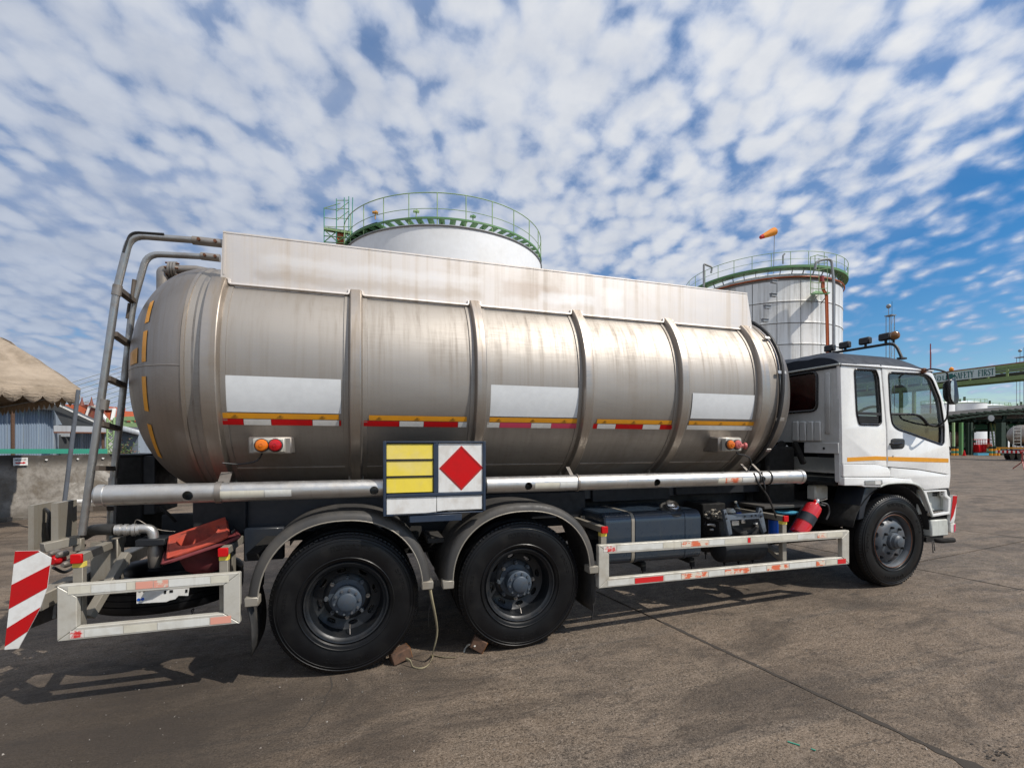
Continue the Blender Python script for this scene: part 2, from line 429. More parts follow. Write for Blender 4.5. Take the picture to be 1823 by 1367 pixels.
M['roofgrey'] = paint('roof_grey', (.024, .032, .048), .60, 0, (.055, .053, .052), .35, 5, spec=.22)
M['navyt'] = paint('fuel_tank_paint', (.022, .036, .056), .30, 0, (.05, .047, .042), .35, 4, .2, coat=.3)
M['navy'] = paint('navy_shaded', (.011, .017, .028), .45, 0, (.03, .028, .024), .40, 4, .2, coat=.2)  # dark copy of the fuel tank navy, underbody shade put into the colour
M['navyd'] = paint('dark_navy_shaded', (.006, .008, .012), .6, 0, (.02, .018, .016), .5, 5, .2)  # deeper navy for chassis parts, shade under the barrel painted in
M['frameb'] = paint('board_frame_paint', (.02, .035, .065), .4, 0, (.06, .06, .06), .3, 8)
M['greyblue'] = paint('grey_blue_casting', (.15, .18, .22), .45, .3, (.06, .055, .05), .6, 12)
M['black'] = paint('black_plastic', (.018, .018, .019), .5, 0, (.06, .055, .05), .35, 8)
M['blackgloss'] = paint('black_gloss', (.014, .014, .016), .22, 0, (.04, .04, .04), .2, 8)
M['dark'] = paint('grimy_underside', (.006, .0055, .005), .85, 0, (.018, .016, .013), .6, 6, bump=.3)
M['fender'] = paint('mudguard_plastic', (.048, .046, .044), .55, 0, (.11, .098, .083), .65, 4.5, .25, bump=.12)
M['rubberflap'] = paint('rubber_flap', (.03, .03, .03), .55, 0, (.10, .09, .075), .6, 5, .3)
def tyre(name):
    b = NB(name); w = b.co(world=False); n = b.noise(w, 5, 5, .6); f = b.noise(w, 46, 3, .6)
    b.set('Base Color', b.mix(b.math('MULTIPLY', b.rng(n, .46, .74), .55), (.0045, .0047, .0057), (.014, .013, .0115)))
    b.b.inputs['Specular IOR Level'].default_value = .30
    b.set('Roughness', b.rng(n, .3, .7, .30, .50)); b.bump(f, .12, .003); return b.m
M['tyre'] = tyre('tyre_rubber')
M['rim'] = paint('rim_black', (.010, .012, .015), .40, .1, (.035, .03, .026), .45, 8, bump=.1)
M['hub'] = paint('hub_grey', (.050, .068, .092), .45, .1, (.05, .045, .04), .5, 14, bump=.1)
M['rimgrey'] = paint('rim_grey', (.080, .095, .112), .45, .1, (.09, .055, .035), .45, 9, bump=.1)
M['rust'] = paint('rust', (.17, .065, .03), .8, 0, (.09, .04, .02), .6, 12, bump=.3)
M['lens_a'] = flat('amber_lens', (.72, .17, .01), .14); M['lens_r'] = flat('red_lens', (.50, .008, .012), .14)
M['lens_dkred'] = flat('old_red_lens', (.55, .14, .13), .2)
M['beacon'] = flat('beacon_amber', (.20, .085, .02), .2)
M['chrome'] = paint('bright_metal', (.65, .65, .65), .2, 1., (.3, .27, .22), .4, 9)
M['conered'] = paint('cone_orange', (.46, .065, .035), .65, 0, (.16, .06, .05), .8, 9, bump=.3)  # orange toned down: partial shade on the carrier is in the colour
M['conedark'] = paint('cone_shaded_red', (.16, .022, .026), .7, 0, (.07, .03, .03), .7, 7)  # red darkened to hold the shadow beneath the upper cone
M['extred'] = paint('extinguisher_red', (.60, .015, .025), .25, 0, (.3, .02, .02), .2, 9, coat=.4)
M['blue'] = flat('blue_plastic', (.01, .10, .55), .35); M['cyan'] = flat('cyan_plastic', (.10, .42, .62), .4)
M['bottlew'] = paint('milky_plastic', (.62, .61, .55), .45, 0, (.35, .28, .15), .5, 12)
M['wood'] = paint('wood_block', (.12, .065, .04), .85, 0, (.05, .035, .028), .9, 30, bump=.6)
M['woodend'] = paint('wood_end', (.42, .17, .045), .7, 0, (.2, .09, .04), .5, 18)
M['strap'] = paint('webbing_strap', (.36, .31, .19), .8, 0, (.14, .12, .08), .6, 14)
M['seat'] = flat('seat_cloth', (.10, .105, .12), .8)
M['dash'] = paint('dashboard_plastic', (.014, .016, .02), .9, 0, (.02, .02, .022), .3, 6, spec=.05)
M['curtain'] = flat('dark_red_curtain', (.16, .022, .025), .6)
def glass(name, tint, rough=.02, tr=.7):
    b = NB(name); b.t.nodes.remove(b.b)
    g = b.new('ShaderNodeBsdfGlossy'); g.inputs['Roughness'].default_value = rough; g.inputs['Color'].default_value = (1, 1, 1, 1)
    t = b.new('ShaderNodeBsdfTransparent'); t.inputs[0].default_value = (*tint, 1)
    lw = b.new('ShaderNodeLayerWeight'); lw.inputs[0].default_value = .5
    fres = b.math('ADD', b.math('MULTIPLY', b.math('POWER', lw.outputs['Facing'], 4.), .75), .045, True)
    dn = b.noise(b.co(), 3, 4, .6); df = b.new('ShaderNodeBsdfDiffuse'); df.inputs[0].default_value = (.35, .34, .32, 1)
    m1 = b.new('ShaderNodeMixShader'); b.link(b.rng(dn, .35, .75, .005, .035), m1.inputs[0]); b.link(t.outputs[0], m1.inputs[1]); b.link(df.outputs[0], m1.inputs[2])
    m2 = b.new('ShaderNodeMixShader'); b.link(fres, m2.inputs[0]); b.link(m1.outputs[0], m2.inputs[1]); b.link(g.outputs[0], m2.inputs[2])
    o = b.n['Material Output']; b.link(m2.outputs[0], o.inputs[0]); return b.m
M['glass'] = glass('cab_glass', (.72, .77, .79)); M['glassq'] = glass('tinted_glass', (.62, .64, .65)); M['glassr'] = glass('red_tint_glass', (.60, .30, .30))
M['clearplastic'] = glass('clear_bottle_plastic', (.8, .86, .95))
# background
M['tankwhite'] = paint('storage_tank_white', (.87, .88, .89), .5, 0, (.62, .55, .45), .22, .5, .1, fine=3)
def clad(name):
    b = NB(name); w = b.co((.35, .35, .35)); n = b.noise(w, 1.2, 5, .6); st = b.noise(b.co((2.6, 2.6, .12)), 1.2, 5, .6)
    c = b.mix(b.rng(st, .42, .70, 0, .75), (.76, .76, .74), (.40, .38, .345)); c = b.mix(b.rng(n, .5, .72, 0, .35), c, (.86, .85, .82))
    b.set('Base Color', c); b.set('Metallic', .15); b.set('Roughness', .46)
    b.bump(n, .25, .2); return b.m
M['clad'] = clad('aluminium_cladding')
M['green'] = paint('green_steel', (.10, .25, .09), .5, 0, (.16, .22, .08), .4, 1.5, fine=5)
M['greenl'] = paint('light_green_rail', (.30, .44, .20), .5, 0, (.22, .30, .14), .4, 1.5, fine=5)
M['greend'] = paint('shaded_green_steel', (.012, .032, .018), .7, 0, (.015, .02, .014), .5, 1.5, fine=5)  # green darkened with the shade under the canopy put into the colour
M['greenteal'] = paint('teal_green_paint', (.035, .27, .185), .5, 0, (.05, .16, .12), .4, 2, fine=6)
M['bridgegreen'] = paint('bridge_green', (.20, .29, .11), .55, 0, (.12, .16, .07), .4, 1, fine=4)
M['bridgedark'] = paint('bridge_inside', (.05, .055, .06), .6, 0, (.08, .08, .08), .4, 1)
M['orangepipe'] = paint('orange_pipe', (.50, .115, .03), .5, 0, (.2, .05, .02), .3, 2)
M['redpipe'] = paint('dark_red_pipe', (.30, .04, .035), .5, 0, (.15, .04, .03), .3, 2)
M['greysteel'] = paint('grey_steel', (.32, .33, .34), .5, .5, (.15, .13, .11), .4, 2)
M['greypost'] = paint('tent_post', (.17, .19, .22), .45, .4, (.10, .08, .07), .5, 5)
M['sock'] = flat('windsock_orange', (.80, .27, .015), .7); M['sockred'] = flat('windsock_red', (.62, .03, .02), .7)
M['roofcan'] = paint('canopy_roof', (.20, .195, .195), .7, 0, (.10, .09, .085), .5, .6, fine=3)
M['signwhite'] = paint('sign_board', (.56, .66, .66), .5, 0, (.45, .5, .5), .3, 1)
M['signtext'] = flat('sign_letters', (.008, .12, .11), .5)
M['tread'] = paint('red_stripe', (.50, .006, .008), .55, 0, (.25, .02, .02), .3, 6, spec=.25)
def canvas(name):
    b = NB(name); w = b.co(); n = b.noise(w, 2.2, 5, .6); f = b.noise(b.co((1, 1, 3)), 5, 5, .6, 1.2)
    b.set('Base Color', b.mix(b.rng(n, .35, .7), (.37, .295, .22), (.22, .17, .12))); b.set('Roughness', .9)
    b.bump(f, .55, .06); return b.m
M['canvas'] = canvas('tan_canvas')
def corrug(name, col, dirt):
    b = NB(name); st = b.noise(b.co((3, 3, .15)), 1.5, 5, .6)
    b.set('Base Color', b.mix(b.rng(st, .4, .75, 0, .6), col, dirt)); b.set('Roughness', .5); b.set('Metallic', .15); return b.m
M['bluesheet'] = corrug('blue_grey_sheet', (.26, .33, .42), (.17, .20, .25)); M['bluesheet2'] = corrug('grey_sheet', (.30, .35, .41), (.2, .22, .25))
M['roofsheet'] = corrug('pale_roof_sheet', (.50, .53, .56), (.3, .3, .3)); M['roofdark'] = corrug('dark_eave', (.07, .075, .08), (.1, .1, .1))
M['redtile'] = paint('orange_roof_tile', (.42, .085, .025), .6, 0, (.26, .05, .02), .4, 1.2, fine=3)
M['gable'] = paint('gable_red', (.20, .05, .035), .6, 0, (.3, .2, .05), .3, 3); M['trim'] = paint('white_trim', (.72, .71, .68), .5, 0, (.4, .38, .3), .3, 2)
M['cable'] = flat('white_cable', (.60, .63, .68), .6)
M['deckgreen'] = paint('deck_green', (.10, .25, .17), .6, 0, (.1, .2, .15), .3, 1); M['deckblue'] = paint('deck_dark_blue', (.02, .03, .055), .6, 0, (.03, .03, .03), .3, 1)  # green deck and dark blue girder colours
M['leaf'] = flat('leaf_green', (.055, .10, .025), .6); M['leafr'] = flat('leaf_reddish', (.20, .09, .04), .6); M['bark'] = flat('stem_brown', (.10, .07, .04), .8)
def concrete_wall(name):
    b = NB(name); w = b.co(); z = b.sepw()[2]
    n = b.noise(w, 1.3, 7, .68, .4); f = b.noise(w, 12, 5, .65); pt = b.noise(b.co(loc=(7, 3, 1)), .9, 6, .7, .8)
    c = b.mix(b.rng(n, .38, .62), (.16, .135, .105), (.30, .275, .24))
    c = b.mix(b.rng(pt, .53, .60), c, (.42, .39, .345))
    c = b.mix(b.rng(f, .4, .75, 0, .5), c, (.09, .075, .06))
    topd = b.math('MULTIPLY', b.rng(b.math('ADD', z, b.math('MULTIPLY', n, .35)), 1.25, 1.52), .85)
    c = b.mix(topd, c, (.035, .03, .026))
    bot = b.math('MULTIPLY', b.rng(b.math('SUBTRACT', z, b.math('MULTIPLY', n, .3)), .15, -.1), .6); c = b.mix(bot, c, (.08, .065, .05))
    b.set('Base Color', c); b.set('Roughness', .92); b.bump(b.math('ADD', n, b.math('MULTIPLY', f, .5)), .6, .03); return b.m
M['cwall'] = concrete_wall('stained_concrete')
def yard(name):
    b = NB(name); w = b.co()
    agg = b.noise(w, 140, 3, .7); agg2 = b.voro(w, 85); med = b.noise(w, 9, 6, .65, .3)
    sweep = b.noise(b.co((.55, 2.6, 1), rot=(0, 0, R(-9))), 1.5, 7, .66, .7)
    sweep2 = b.noise(b.co((.22, 3.4, 1), rot=(0, 0, R(-20)), loc=(4, 2, 0)), 1.3, 6, .62, .3)
    big = b.noise(b.co(loc=(3, 9, 0)), .33, 5, .6, .4); oil = b.noise(b.co(loc=(8, 1, 0)), .95, 6, .62, .8)
    c = b.mix(b.rng(big, .36, .64), (.136, .095, .062), (.108, .081, .057))
    c = b.mix(b.rng(sweep, .45, .68, 0, .70), c, (.205, .152, .108))
    c = b.mix(b.rng(sweep2, .52, .70, 0, .75), c, (.050, .042, .036))
    c = b.mix(b.rng(med, .52, .74, 0, .65), c, (.060, .050, .041))
    c = b.mix(b.rng(oil, .60, .72, 0, .72), c, (.035, .030, .027))
    c = b.mix(b.rng(agg, .36, .66, 0, .60), c, b.mix(.6, c, (.36, .30, .24)))
    c = b.mix(b.rng(agg2, .13, .03, 0, .50), c, (.34, .31, .275))
    c = b.mix(b.rng(agg, .46, .30, 0, .65), c, (.035, .030, .026))
    gr2 = b.noise(b.co((1, 1.25, 1)), 62, 3, .8); gr3 = b.noise(b.co((.7, 1.6, 1), rot=(0, 0, R(-12)), loc=(1, 7, 0)), 15, 5, .7, .4)
    c = b.mix(b.rng(gr2, .47, .36, 0, .85), c, (.022, .018, .015)); c = b.mix(b.rng(gr2, .54, .66, 0, .75), c, (.33, .27, .215))
    c = b.mix(b.rng(gr3, .50, .30, 0, .50), c, (.045, .037, .031)); c = b.mix(b.rng(gr3, .52, .68, 0, .50), c, (.24, .185, .14))
    st = b.noise(b.co((.9, 4.2, 1), rot=(0, 0, R(-14)), loc=(11, 5, 0)), 2.2, 6, .66, .9); c = b.mix(b.rng(st, .58, .68, 0, .55), c, (.040, .034, .030))
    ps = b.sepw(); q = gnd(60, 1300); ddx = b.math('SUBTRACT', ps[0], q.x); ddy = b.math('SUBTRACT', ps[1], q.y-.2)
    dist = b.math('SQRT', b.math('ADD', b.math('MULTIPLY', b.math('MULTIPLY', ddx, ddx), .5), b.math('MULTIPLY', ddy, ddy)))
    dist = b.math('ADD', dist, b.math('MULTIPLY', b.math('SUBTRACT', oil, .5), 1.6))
    c = b.mix(b.rng(dist, 1.9, .4, 0, .80), c, (.034, .027, .021))  # near-left patch: oil stain with lens falloff painted in
    blot = b.noise(b.co((.8, 1.5, 1), rot=(0, 0, R(-15)), loc=(21, 3, 0)), 1.1, 5, .62, .8)
    c = b.mix(b.rng(blot, .42, .64, .02, .62), c, (.042, .034, .028))
    b.set('Base Color', c); b.set('Roughness', b.rng(med, .3, .7, .66, .9)); b.b.inputs['Specular IOR Level'].default_value = .30
    hgt = b.math('ADD', b.math('ADD', b.math('MULTIPLY', gr2, 1.3), b.math('MULTIPLY', agg, .6)), b.math('ADD', b.math('MULTIPLY', agg2, .35), b.math('MULTIPLY', med, .8)))
    b.bump(hgt, .62, .009); return b.m
M['yard'] = yard('worn_concrete'); M['jointfill'] = paint('joint_dirt', (.045, .037, .03), .95, 0, (.06, .05, .04), .5, 20, bump=.4)
# ------------------------------------------------------------------ ground
E1, E2 = Vector((.990, .139)).normalized(), Vector((-.139, .990)).normalized()
xs = [-900, -120, -30, -8, 0, .6]+[.6+.28*i for i in range(1, 21)]+[8, 30, 120, 900]
mb = MB(); rows = [[Vector((x, y, gz(x)-.035)) for x in xs] for y in (-700, -30, -3, 3, 12, 60, 2500)]
mb.loft(rows, closed=False)
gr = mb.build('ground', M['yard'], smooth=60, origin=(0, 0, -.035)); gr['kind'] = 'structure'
def slab(a0, a1, b0, b1, fine):
    g = .009; na, nb = (26, 40) if fine else (4, 4); rnd = random.Random(int(a0*31+b0*7)); rings = []; m = MB()
    ja = [[rnd.uniform(-.006, .006) for _ in range(60)] for _ in range(4)]
    grid = []
    for j in range(nb+1):
        row = []
        for i in range(na+1):
            a = a0+g+(a1-a0-2*g)*i/na; b = b0+g+(b1-b0-2*g)*j/nb
            if fine:
                if i == 0: a += abs(ja[0][j])
                if i == na: a -= abs(ja[1][j])*1.2
                if j == 0: b += abs(ja[2][i])
                if j == nb: b -= abs(ja[3][i])
            x, y = E1.x*a+E2.x*b, E1.y*a+E2.y*b
            row.append(Vector((x, y, gz(x))))
        grid.append(row)
    m.loft(grid, closed=False)
    edge = grid[0]+[r[-1] for r in grid[1:]]+grid[-1][-2::-1]+[r[0] for r in grid[-2:0:-1]]
    m.loft([edge, [p-Vector((0, 0, .045)) for p in edge]], cap0=False, cap1=False)
    x, y = E1.x*(a0+a1)/2+E2.x*(b0+b1)/2, E1.y*(a0+a1)/2+E2.y*(b0+b1)/2
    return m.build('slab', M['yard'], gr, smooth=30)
A0, B0, DA, DB = 3.12, 3.3, 3.85, 6.0
for a, a2 in ((A0-5*DA, A0-2*DA), (A0-2*DA, A0), (A0, A0+DA)):
    for b, b2 in ((B0-DB*2, B0-DB*.9), (B0-DB*.9, B0+DB), (B0+DB, B0+2.5*DB)):
        slab(a, a2, b, b2, b2 > -2 and b < B0+DB-1)
for i in range(1, 7):
    for j in range(-2, 4):
        slab(A0+DA*i, A0+DA*(i+1), B0+DB*j, B0+DB*(j+1), i <= 2 and -1 <= j <= 0)
# dirt packed into the joint in front of the truck, with the broken corner by the camera
mb = MB(); rnd = random.Random(4); pk = gnd(1764, 1340); bk_ = pk.x*E2.x+pk.y*E2.y
for (a, w0) in ((A0, .022), (A0+DA, .014)):
    L, Rr = [], []
    for k in range(90):
        b = -2.2+k*.0625; w = w0*rnd.uniform(.35, 1.1)*(1+(1.6*math.exp(-((b-bk_+.22)/.30)**2) if a == A0 else 0))
        for lst, s in ((L, -1), (Rr, 1)):
            aa = a+s*w*rnd.uniform(.6, 1.2); x, y = E1.x*aa+E2.x*b, E1.y*aa+E2.y*b
            lst.append(Vector((x, y, gz(x)+.003)))
    mb.loft([L, Rr], closed=False)
j = mb.build('joint_dirt', M['jointfill'], gr, smooth=0)
mb = MB(); p = gnd(1764, 1340); rnd = random.Random(9)
for k in range(34):
    c = p+Vector((rnd.gauss(.02, .07), rnd.gauss(-.02, .03), 0)); c.z = gz(c.x)+.0035
    n = 7; r = rnd.uniform(.003, .012)
    pts = [c+Vector((math.cos(6.28*i/n)*r*rnd.uniform(.6, 1.2), math.sin(6.28*i/n)*r*.6*rnd.uniform(.6, 1.2), k*2e-4)) for i in range(n)]
    mb.add(pts, [tuple(range(n))])
mb.build('broken_patch', M['jointfill'], gr, smooth=0)
# loose grit
mb = MB(); rnd = random.Random(12)
for k in range(2600):
    t = rnd.uniform(0, 1)**1.6; x = rnd.uniform(-3.2, 7.5); y = .75+t*4.2
    r = rnd.uniform(.002, .0065)*(1+t*.4); z = gz(x)+r*.4; q = [Vector((x+rnd.uniform(-1, 1)*r, y+rnd.uniform(-1, 1)*r, z+rnd.uniform(-.6, 1)*r)) for _ in range(4)]
    mb.add(q, [(0, 1, 2), (0, 2, 3), (0, 3, 1), (1, 3, 2)])
mk = MB(); pts = [gnd(588, 1205), gnd(590, 1222), gnd(580, 1240), gnd(574, 1258), gnd(556, 1272), gnd(545, 1290), gnd(530, 1305)]
P_ = smoothpath(pts, 6); L_, R2_ = [], []
for k, q in enumerate(P_):
    w = .004*(1-.6*k/len(P_))+rnd.uniform(0, .003); n_ = Vector((rnd.uniform(-.004, .004), rnd.uniform(-.003, .003), 0)); z = gz(q.x)+.0015; L_.append(Vector((q.x-w+n_.x, q.y+n_.y, z))); R2_.append(Vector((q.x+w+n_.x, q.y+n_.y, z)))
mk.loft([L_, R2_], closed=False); mk.build('crack', M['jointfill'], gr, smooth=0)
g = mb.build('grit', paint('grit_stone', (.30, .27, .24), .9, 0, (.08, .07, .06), .9, 30), smooth=0, origin=(0, 3, 0)); g['kind'] = 'stuff'

# ------------------------------------------------------------------ storage tanks
def ringpts(c, r, z, n, a0=0, a1=2*math.pi): return [Vector((c.x+r*math.cos(a0+(a1-a0)*i/n), c.y+r*math.sin(a0+(a1-a0)*i/n), z)) for i in range(n if a1-a0 > 6.28 else n+1)]
def ringlist(m, c, r, z, n, rad, k=6): m.tube(ringpts(c, r, z, n), rad, k, loop=True)
def polar(c, r, a, z): return Vector((c.x+r*math.cos(a), c.y+r*math.sin(a), z))
def tank_rail(t, c, r, z, zr, n, mats, off=0.):
    m = MB(); ringlist(m, c, r, zr, 72, .024); m.build('top_rail', mats, t)
    m = MB(); ringlist(m, c, r, z+(zr-z)*.5, 72, .016); m.build('middle_rail', mats, t)
    m = MB(); m.rod((0, 0, 0), (0, 0, zr-z), .026, 6); me = m.mesh('rail_post', mats)
    for i in range(n): place('rail_post', me, polar(c, r, off+2*math.pi*i/n, z), t)
# white tank behind the barrel
ZC = 30.; c1 = atD(CX-.14*FPX, HY, ZC); c1.z = 0; R1 = 6.0; ZT1 = 12.68
t1 = thing('storage_tank', 'white smooth storage tank with green roof railing rising behind the middle of the tanker barrel', 'storage tank', (c1.x, c1.y, .1))
m = MB(); m.lathe([(R1, 0), (R1, ZT1-.1)], (c1.x, c1.y, .1), n=96); m.build('tank_shell', M['tankwhite'], t1, smooth=40)
m = MB(); m.lathe([(R1-.01, 0), (R1-.3, .05), (R1*.6, .42), (.01, .8)], (c1.x, c1.y, ZT1), n=72); m.build('tank_roof', M['tankwhite'], t1)
m = MB(); ringlist(m, c1, R1+.02, ZT1-.02, 96, .05); m.build('rim_band', M['greysteel'], t1)
m = MB()
for z in (3, 5.4, 7.8, 10.2): ringlist(m, c1, R1, z, 96, .012, 4)
m.build('weld_seam', M['greysteel'], t1)
ZW = ZT1+.34
for nm, r0, r1 in (('walkway_edge', R1-.02, R1+.05), ('walkway_edge', R1-.95, R1-.88)):
    m = MB(); n = 96
    rr = [[polar(c1, r, 6.2832*i/n, z) for i in range(n)] for r, z in ((r0, ZW-.04), (r1, ZW-.04), (r1, ZW+.05), (r0, ZW+.05))]
    m.loft(rr, loop=True); m.build(nm, M['green'], t1)
m = MB(); m.box((R1-.46, 0, 0), (.86, .30, .05)); me = m.mesh('walkway_plank', M['green'])
for i in range(64):
    a = 6.2832*i/64; o = place('walkway_plank', me, (c1.x, c1.y, ZW), t1); o.rotation_euler[2] = a
m = MB(); m.rod((R1-.5, 0, -.3), (R1-.5, 0, 0), .04, 6); me = m.mesh('walkway_leg', M['greend'])
for i in range(32):
    o = place('walkway_leg', me, (c1.x, c1.y, ZW), t1); o.rotation_euler[2] = 6.2832*i/32
tank_rail(t1, c1, R1, ZT1+.02, ZT1+1.62, 26, M['greenl'], .13)
# solid decking on the left of the ring, landing and caged ladder beside it
aL = math.atan2(-c1.y, -c1.x); 
def camdir(ang): return aL+ang
m = MB(); n = 22; a0, a1 = camdir(-1.55), camdir(-.62)
for z in (ZW+.08,):
    m.loft([[polar(c1, r, a0+(a1-a0)*i/n, zz) for i in range(n+1)] for r, zz in ((R1-1.0, z), (R1+.02, z), (R1+.02, z+.03), (R1-1.0, z+.03))], closed=False)
m.build('deck_plate', M['greend'], t1)
def Q1(px, py, t): return atD(px, py, t)
m = MB(); T = 27.5
fr = [((577, 370), (577, 432)), ((599, 354), (599, 432)), ((621, 350), (621, 430)), ((613, 352), (613, 432)), ((628, 352), (626, 424))]
for (a, b) in fr: m.rod(Q1(*a, T), Q1(*b, T), .028, 6)
m.build('ladder_cage_post', M['greenteal'], t1)
m = MB()
for a, b in (((577, 371), (600, 374)), ((577, 388), (600, 390)), ((577, 403), (600, 405)), ((577, 371), (606, 362)), ((599, 357), (621, 357)), ((599, 372), (621, 372)), ((599, 388), (621, 390)), ((599, 404), (628, 404)), ((600, 376), (621, 360)), ((600, 392), (621, 376))):
    m.rod(Q1(*a, T), Q1(*b, T+.05), .022, 5)
m.build('ladder_cage_hoop', M['greenl'], t1)
for dpt in (0, .9):
    m = MB(); m.bar(Q1(577, 407+dpt*3, T+dpt), Q1(626, 415+dpt*3, T+dpt), .08, .12); m.build('landing_edge', M['greenl'], t1)
m = MB(); m.prism([Q1(577, 408, T), Q1(626, 416, T), Q1(628, 412, T+1.2), Q1(584, 405, T+1.2)], (0, 0, -.06)); m.build('landing_deck', M['greend'], t1)
m = MB()
for a, b in (((578, 410), (600, 430)), ((600, 412), (578, 430)), ((600, 430), (626, 416)), ((577, 431), (626, 434)), ((577, 420), (626, 424))): m.rod(Q1(*a, T), Q1(*b, T), .03, 5)
m.build('landing_brace', M['green'], t1)
m = MB(); m.box(Q1(605, 425, T+.3), (.42, .42, .6)); m.build('landing_cabinet', M['orangepipe'], t1)
for px, py, mt in ((741, 377, 'greenl'), (842, 386, 'green'), (668, 379, 'yellowdull')):
    m = MB(); p = atD(px, py, 24.6+abs(px-741)*.006); m.box(p, (.30, .2, .06)); m.rod(p-Vector((0, 0, .35)), p+Vector((0, 0, .1)), .03, 6); m.sphere(p+Vector((.05, 0, .06)), .06, 8, 6)
    m.build('roof_vent', M[mt], t1)
# clad tank behind the cab
ZC2 = 46.; c2 = atD(CX+.5228*FPX, HY, ZC2); c2.z = 0; R2 = .14*ZC2; ZT2 = CAM_H+.3015*ZC2
t2 = thing('storage_tank', 'silver clad storage tank with green roof ring, orange pipes and a windsock, behind the cab', 'storage tank', (c2.x, c2.y, .1))
m = MB(); m.lathe([(R2-.12, 0), (R2-.12, ZT2-.15)], (c2.x, c2.y, .1), n=72); m.build('inner_shell', paint('seam_backing_metal', (.30, .29, .28), .6, 0, (.2, .18, .16), .4, 1), t2)  # grey shell that shows through the cladding seams
m = MB(); m.lathe([(R2, 0), (R2-.1, .25), (R2-.8, .6), (R2*.5, 1.0), (.01, 1.3)], (c2.x, c2.y, ZT2-.02), n=72); m.build('tank_roof', M['clad'], t2)
NP = 22; HB = 1.78; aC = math.atan2(-c2.y, -c2.x)
m = MB(); half = math.pi/NP*.972; k = 6
pr = [[Vector((r*math.cos(-half+2*half*i/k), r*math.sin(-half+2*half*i/k), z)) for i in range(k+1)] for r, z in ((R2-.04, 0), (R2+.035, 0), (R2+.015, .10), (R2, .16), (R2, HB-.06), (R2-.06, HB-.06))]
m.loft(pr, closed=False, loop=False); pm = m.mesh('cladding_panel', M['clad'], 25)
m = MB(); m.bb(R2-.02, R2+.03, -.03, .03, 0, HB); 
nb = int(ZT2/HB)+1
for b in range(nb):
    z = ZT2-.25-HB*(b+1)
    if z < -.5: break
    for i in range(-6, 7):
        o = place('cladding_panel', pm, (c2.x, c2.y, z), t2); o.rotation_euler[2] = aC+2*math.pi/NP*(i+.12+(.5 if b % 2 else 0)*0)
m = MB()
ringlist(m, c2, R2+.12, ZT2-.05, 90, .06); m.build('sprinkler_pipe', M['orangepipe'], t2)
m = MB()
for i in range(40): m.bar(polar(c2, R2, 6.283*i/40, ZT2-.12), polar(c2, R2+.16, 6.283*i/40, ZT2-.05), .03, .03)
m.build('pipe_bracket', M['greysteel'], t2)
ZW2 = ZT2+.62; n = 96
m = MB(); m.loft([[polar(c2, r, 6.2832*i/n, z) for i in range(n)] for r, z in ((R2-.35, ZW2), (R2+.42, ZW2), (R2+.42, ZW2+.2), (R2-.35, ZW2+.2))], loop=True); m.build('walkway_ring', M['green'], t2)
m = MB(); m.bar((R2-.3, 0, -.62), (R2+.05, 0, 0), .05, .09); me = m.mesh('walkway_bracket', M['greysteel'])
for i in range(44):
    o = place('walkway_bracket', me, (c2.x, c2.y, ZW2), t2); o.rotation_euler[2] = 6.2832*i/44
tank_rail(t2, c2, R2+.40, ZW2+.1, ZW2+1.3, 30, M['greenl'], .05)
T = 40.
m = MB(); p = atD(1379, 410, T+1); m.rod(p, atD(1377, 487, T+1), .03, 6)
sk = thing('windsock', 'small orange windsock flying from a pole on the silver tank roof', 'windsock', atD(1377, 480, T+1))
m.build('pole', M['greysteel'], sk)
m = MB(); a = atD(1379, 412, T+1); b = atD(1354, 423, T+.7); pts = [a.lerp(b, k/6) for k in range(7)]
m.tube(pts[:6], [.33, .33, .29, .26, .22, .19], 12, cap=False); m.build('sleeve', M['sock'], sk)
m = MB(); m.tube([pts[5], pts[6]], [.19, .15], 12); m.build('sleeve_tip', M['sockred'], sk)
m = MB(); m.tube(filletpath([atD(1394, 470, T), atD(1394, 455, T), atD(1397, 452, T)], .2), .07, 8); m.build('roof_vent', M['greysteel'], t2)
m = MB(); m.tube(filletpath([atD(1253, 512, 43), atD(1253, 470, 43), atD(1268, 476, 43), atD(1266, 486, 43)], .15), .09, 8); m.build('foam_pipe', M['greysteel'], t2)
m = MB(); m.tube(filletpath([atD(1484, 700, 38.3), atD(1484, 500, 38.3), atD(1480, 462, 38.3), atD(1466, 462, 38.3), atD(1452, 467, 38.3), atD(1451, 480, 38.3)], .5), .10, 8); m.build('riser_pipe', M['greysteel'], t2)
for dx_, mt in ((0, 'orangepipe'), (3.3, 'orangepipe')):
    m = MB(); m.tube(filletpath([atD(1474+dx_, 700, 38.4), atD(1470+dx_, 524, 38.4), atD(1464+dx_, 516, 38.4), atD(1464+dx_, 500, 38.4)], .3), .075 if dx_ == 0 else .05, 8); m.build('riser_pipe', M[mt], t2)
m = MB(); m.lathe([(.16, 0), (.16, .5)], atD(1463, 503, 38.4), n=10); m.build('foam_chamber', M['redpipe'], t2)
m = MB(); m.prism([atD(1443, 525, 38.6), atD(1474, 524, 38.2), atD(1478, 522, 39.4), atD(1452, 519, 39.6)], (0, 0, .08)); m.build('landing_deck', M['green'], t2)
m = MB()
for a, b in (((1443, 525), (1443, 457)), ((1458, 527), (1458, 460)), ((1451, 480), (1451, 455)), ((1473, 524), (1473, 458)), ((1443, 502), (1458, 504)), ((1443, 513), (1458, 515)), ((1458, 503), (1473, 501)), ((1458, 515), (1473, 513)),
             ((1443, 458), (1455, 454)), ((1455, 454), (1473, 458)), ((1443, 470), (1473, 468)), ((1448, 482), (1473, 478))): m.rod(atD(*a, 38.3), atD(*b, 38.3), .03, 5)
m.build('landing_rail', M['greenl'], t2)
m = MB()
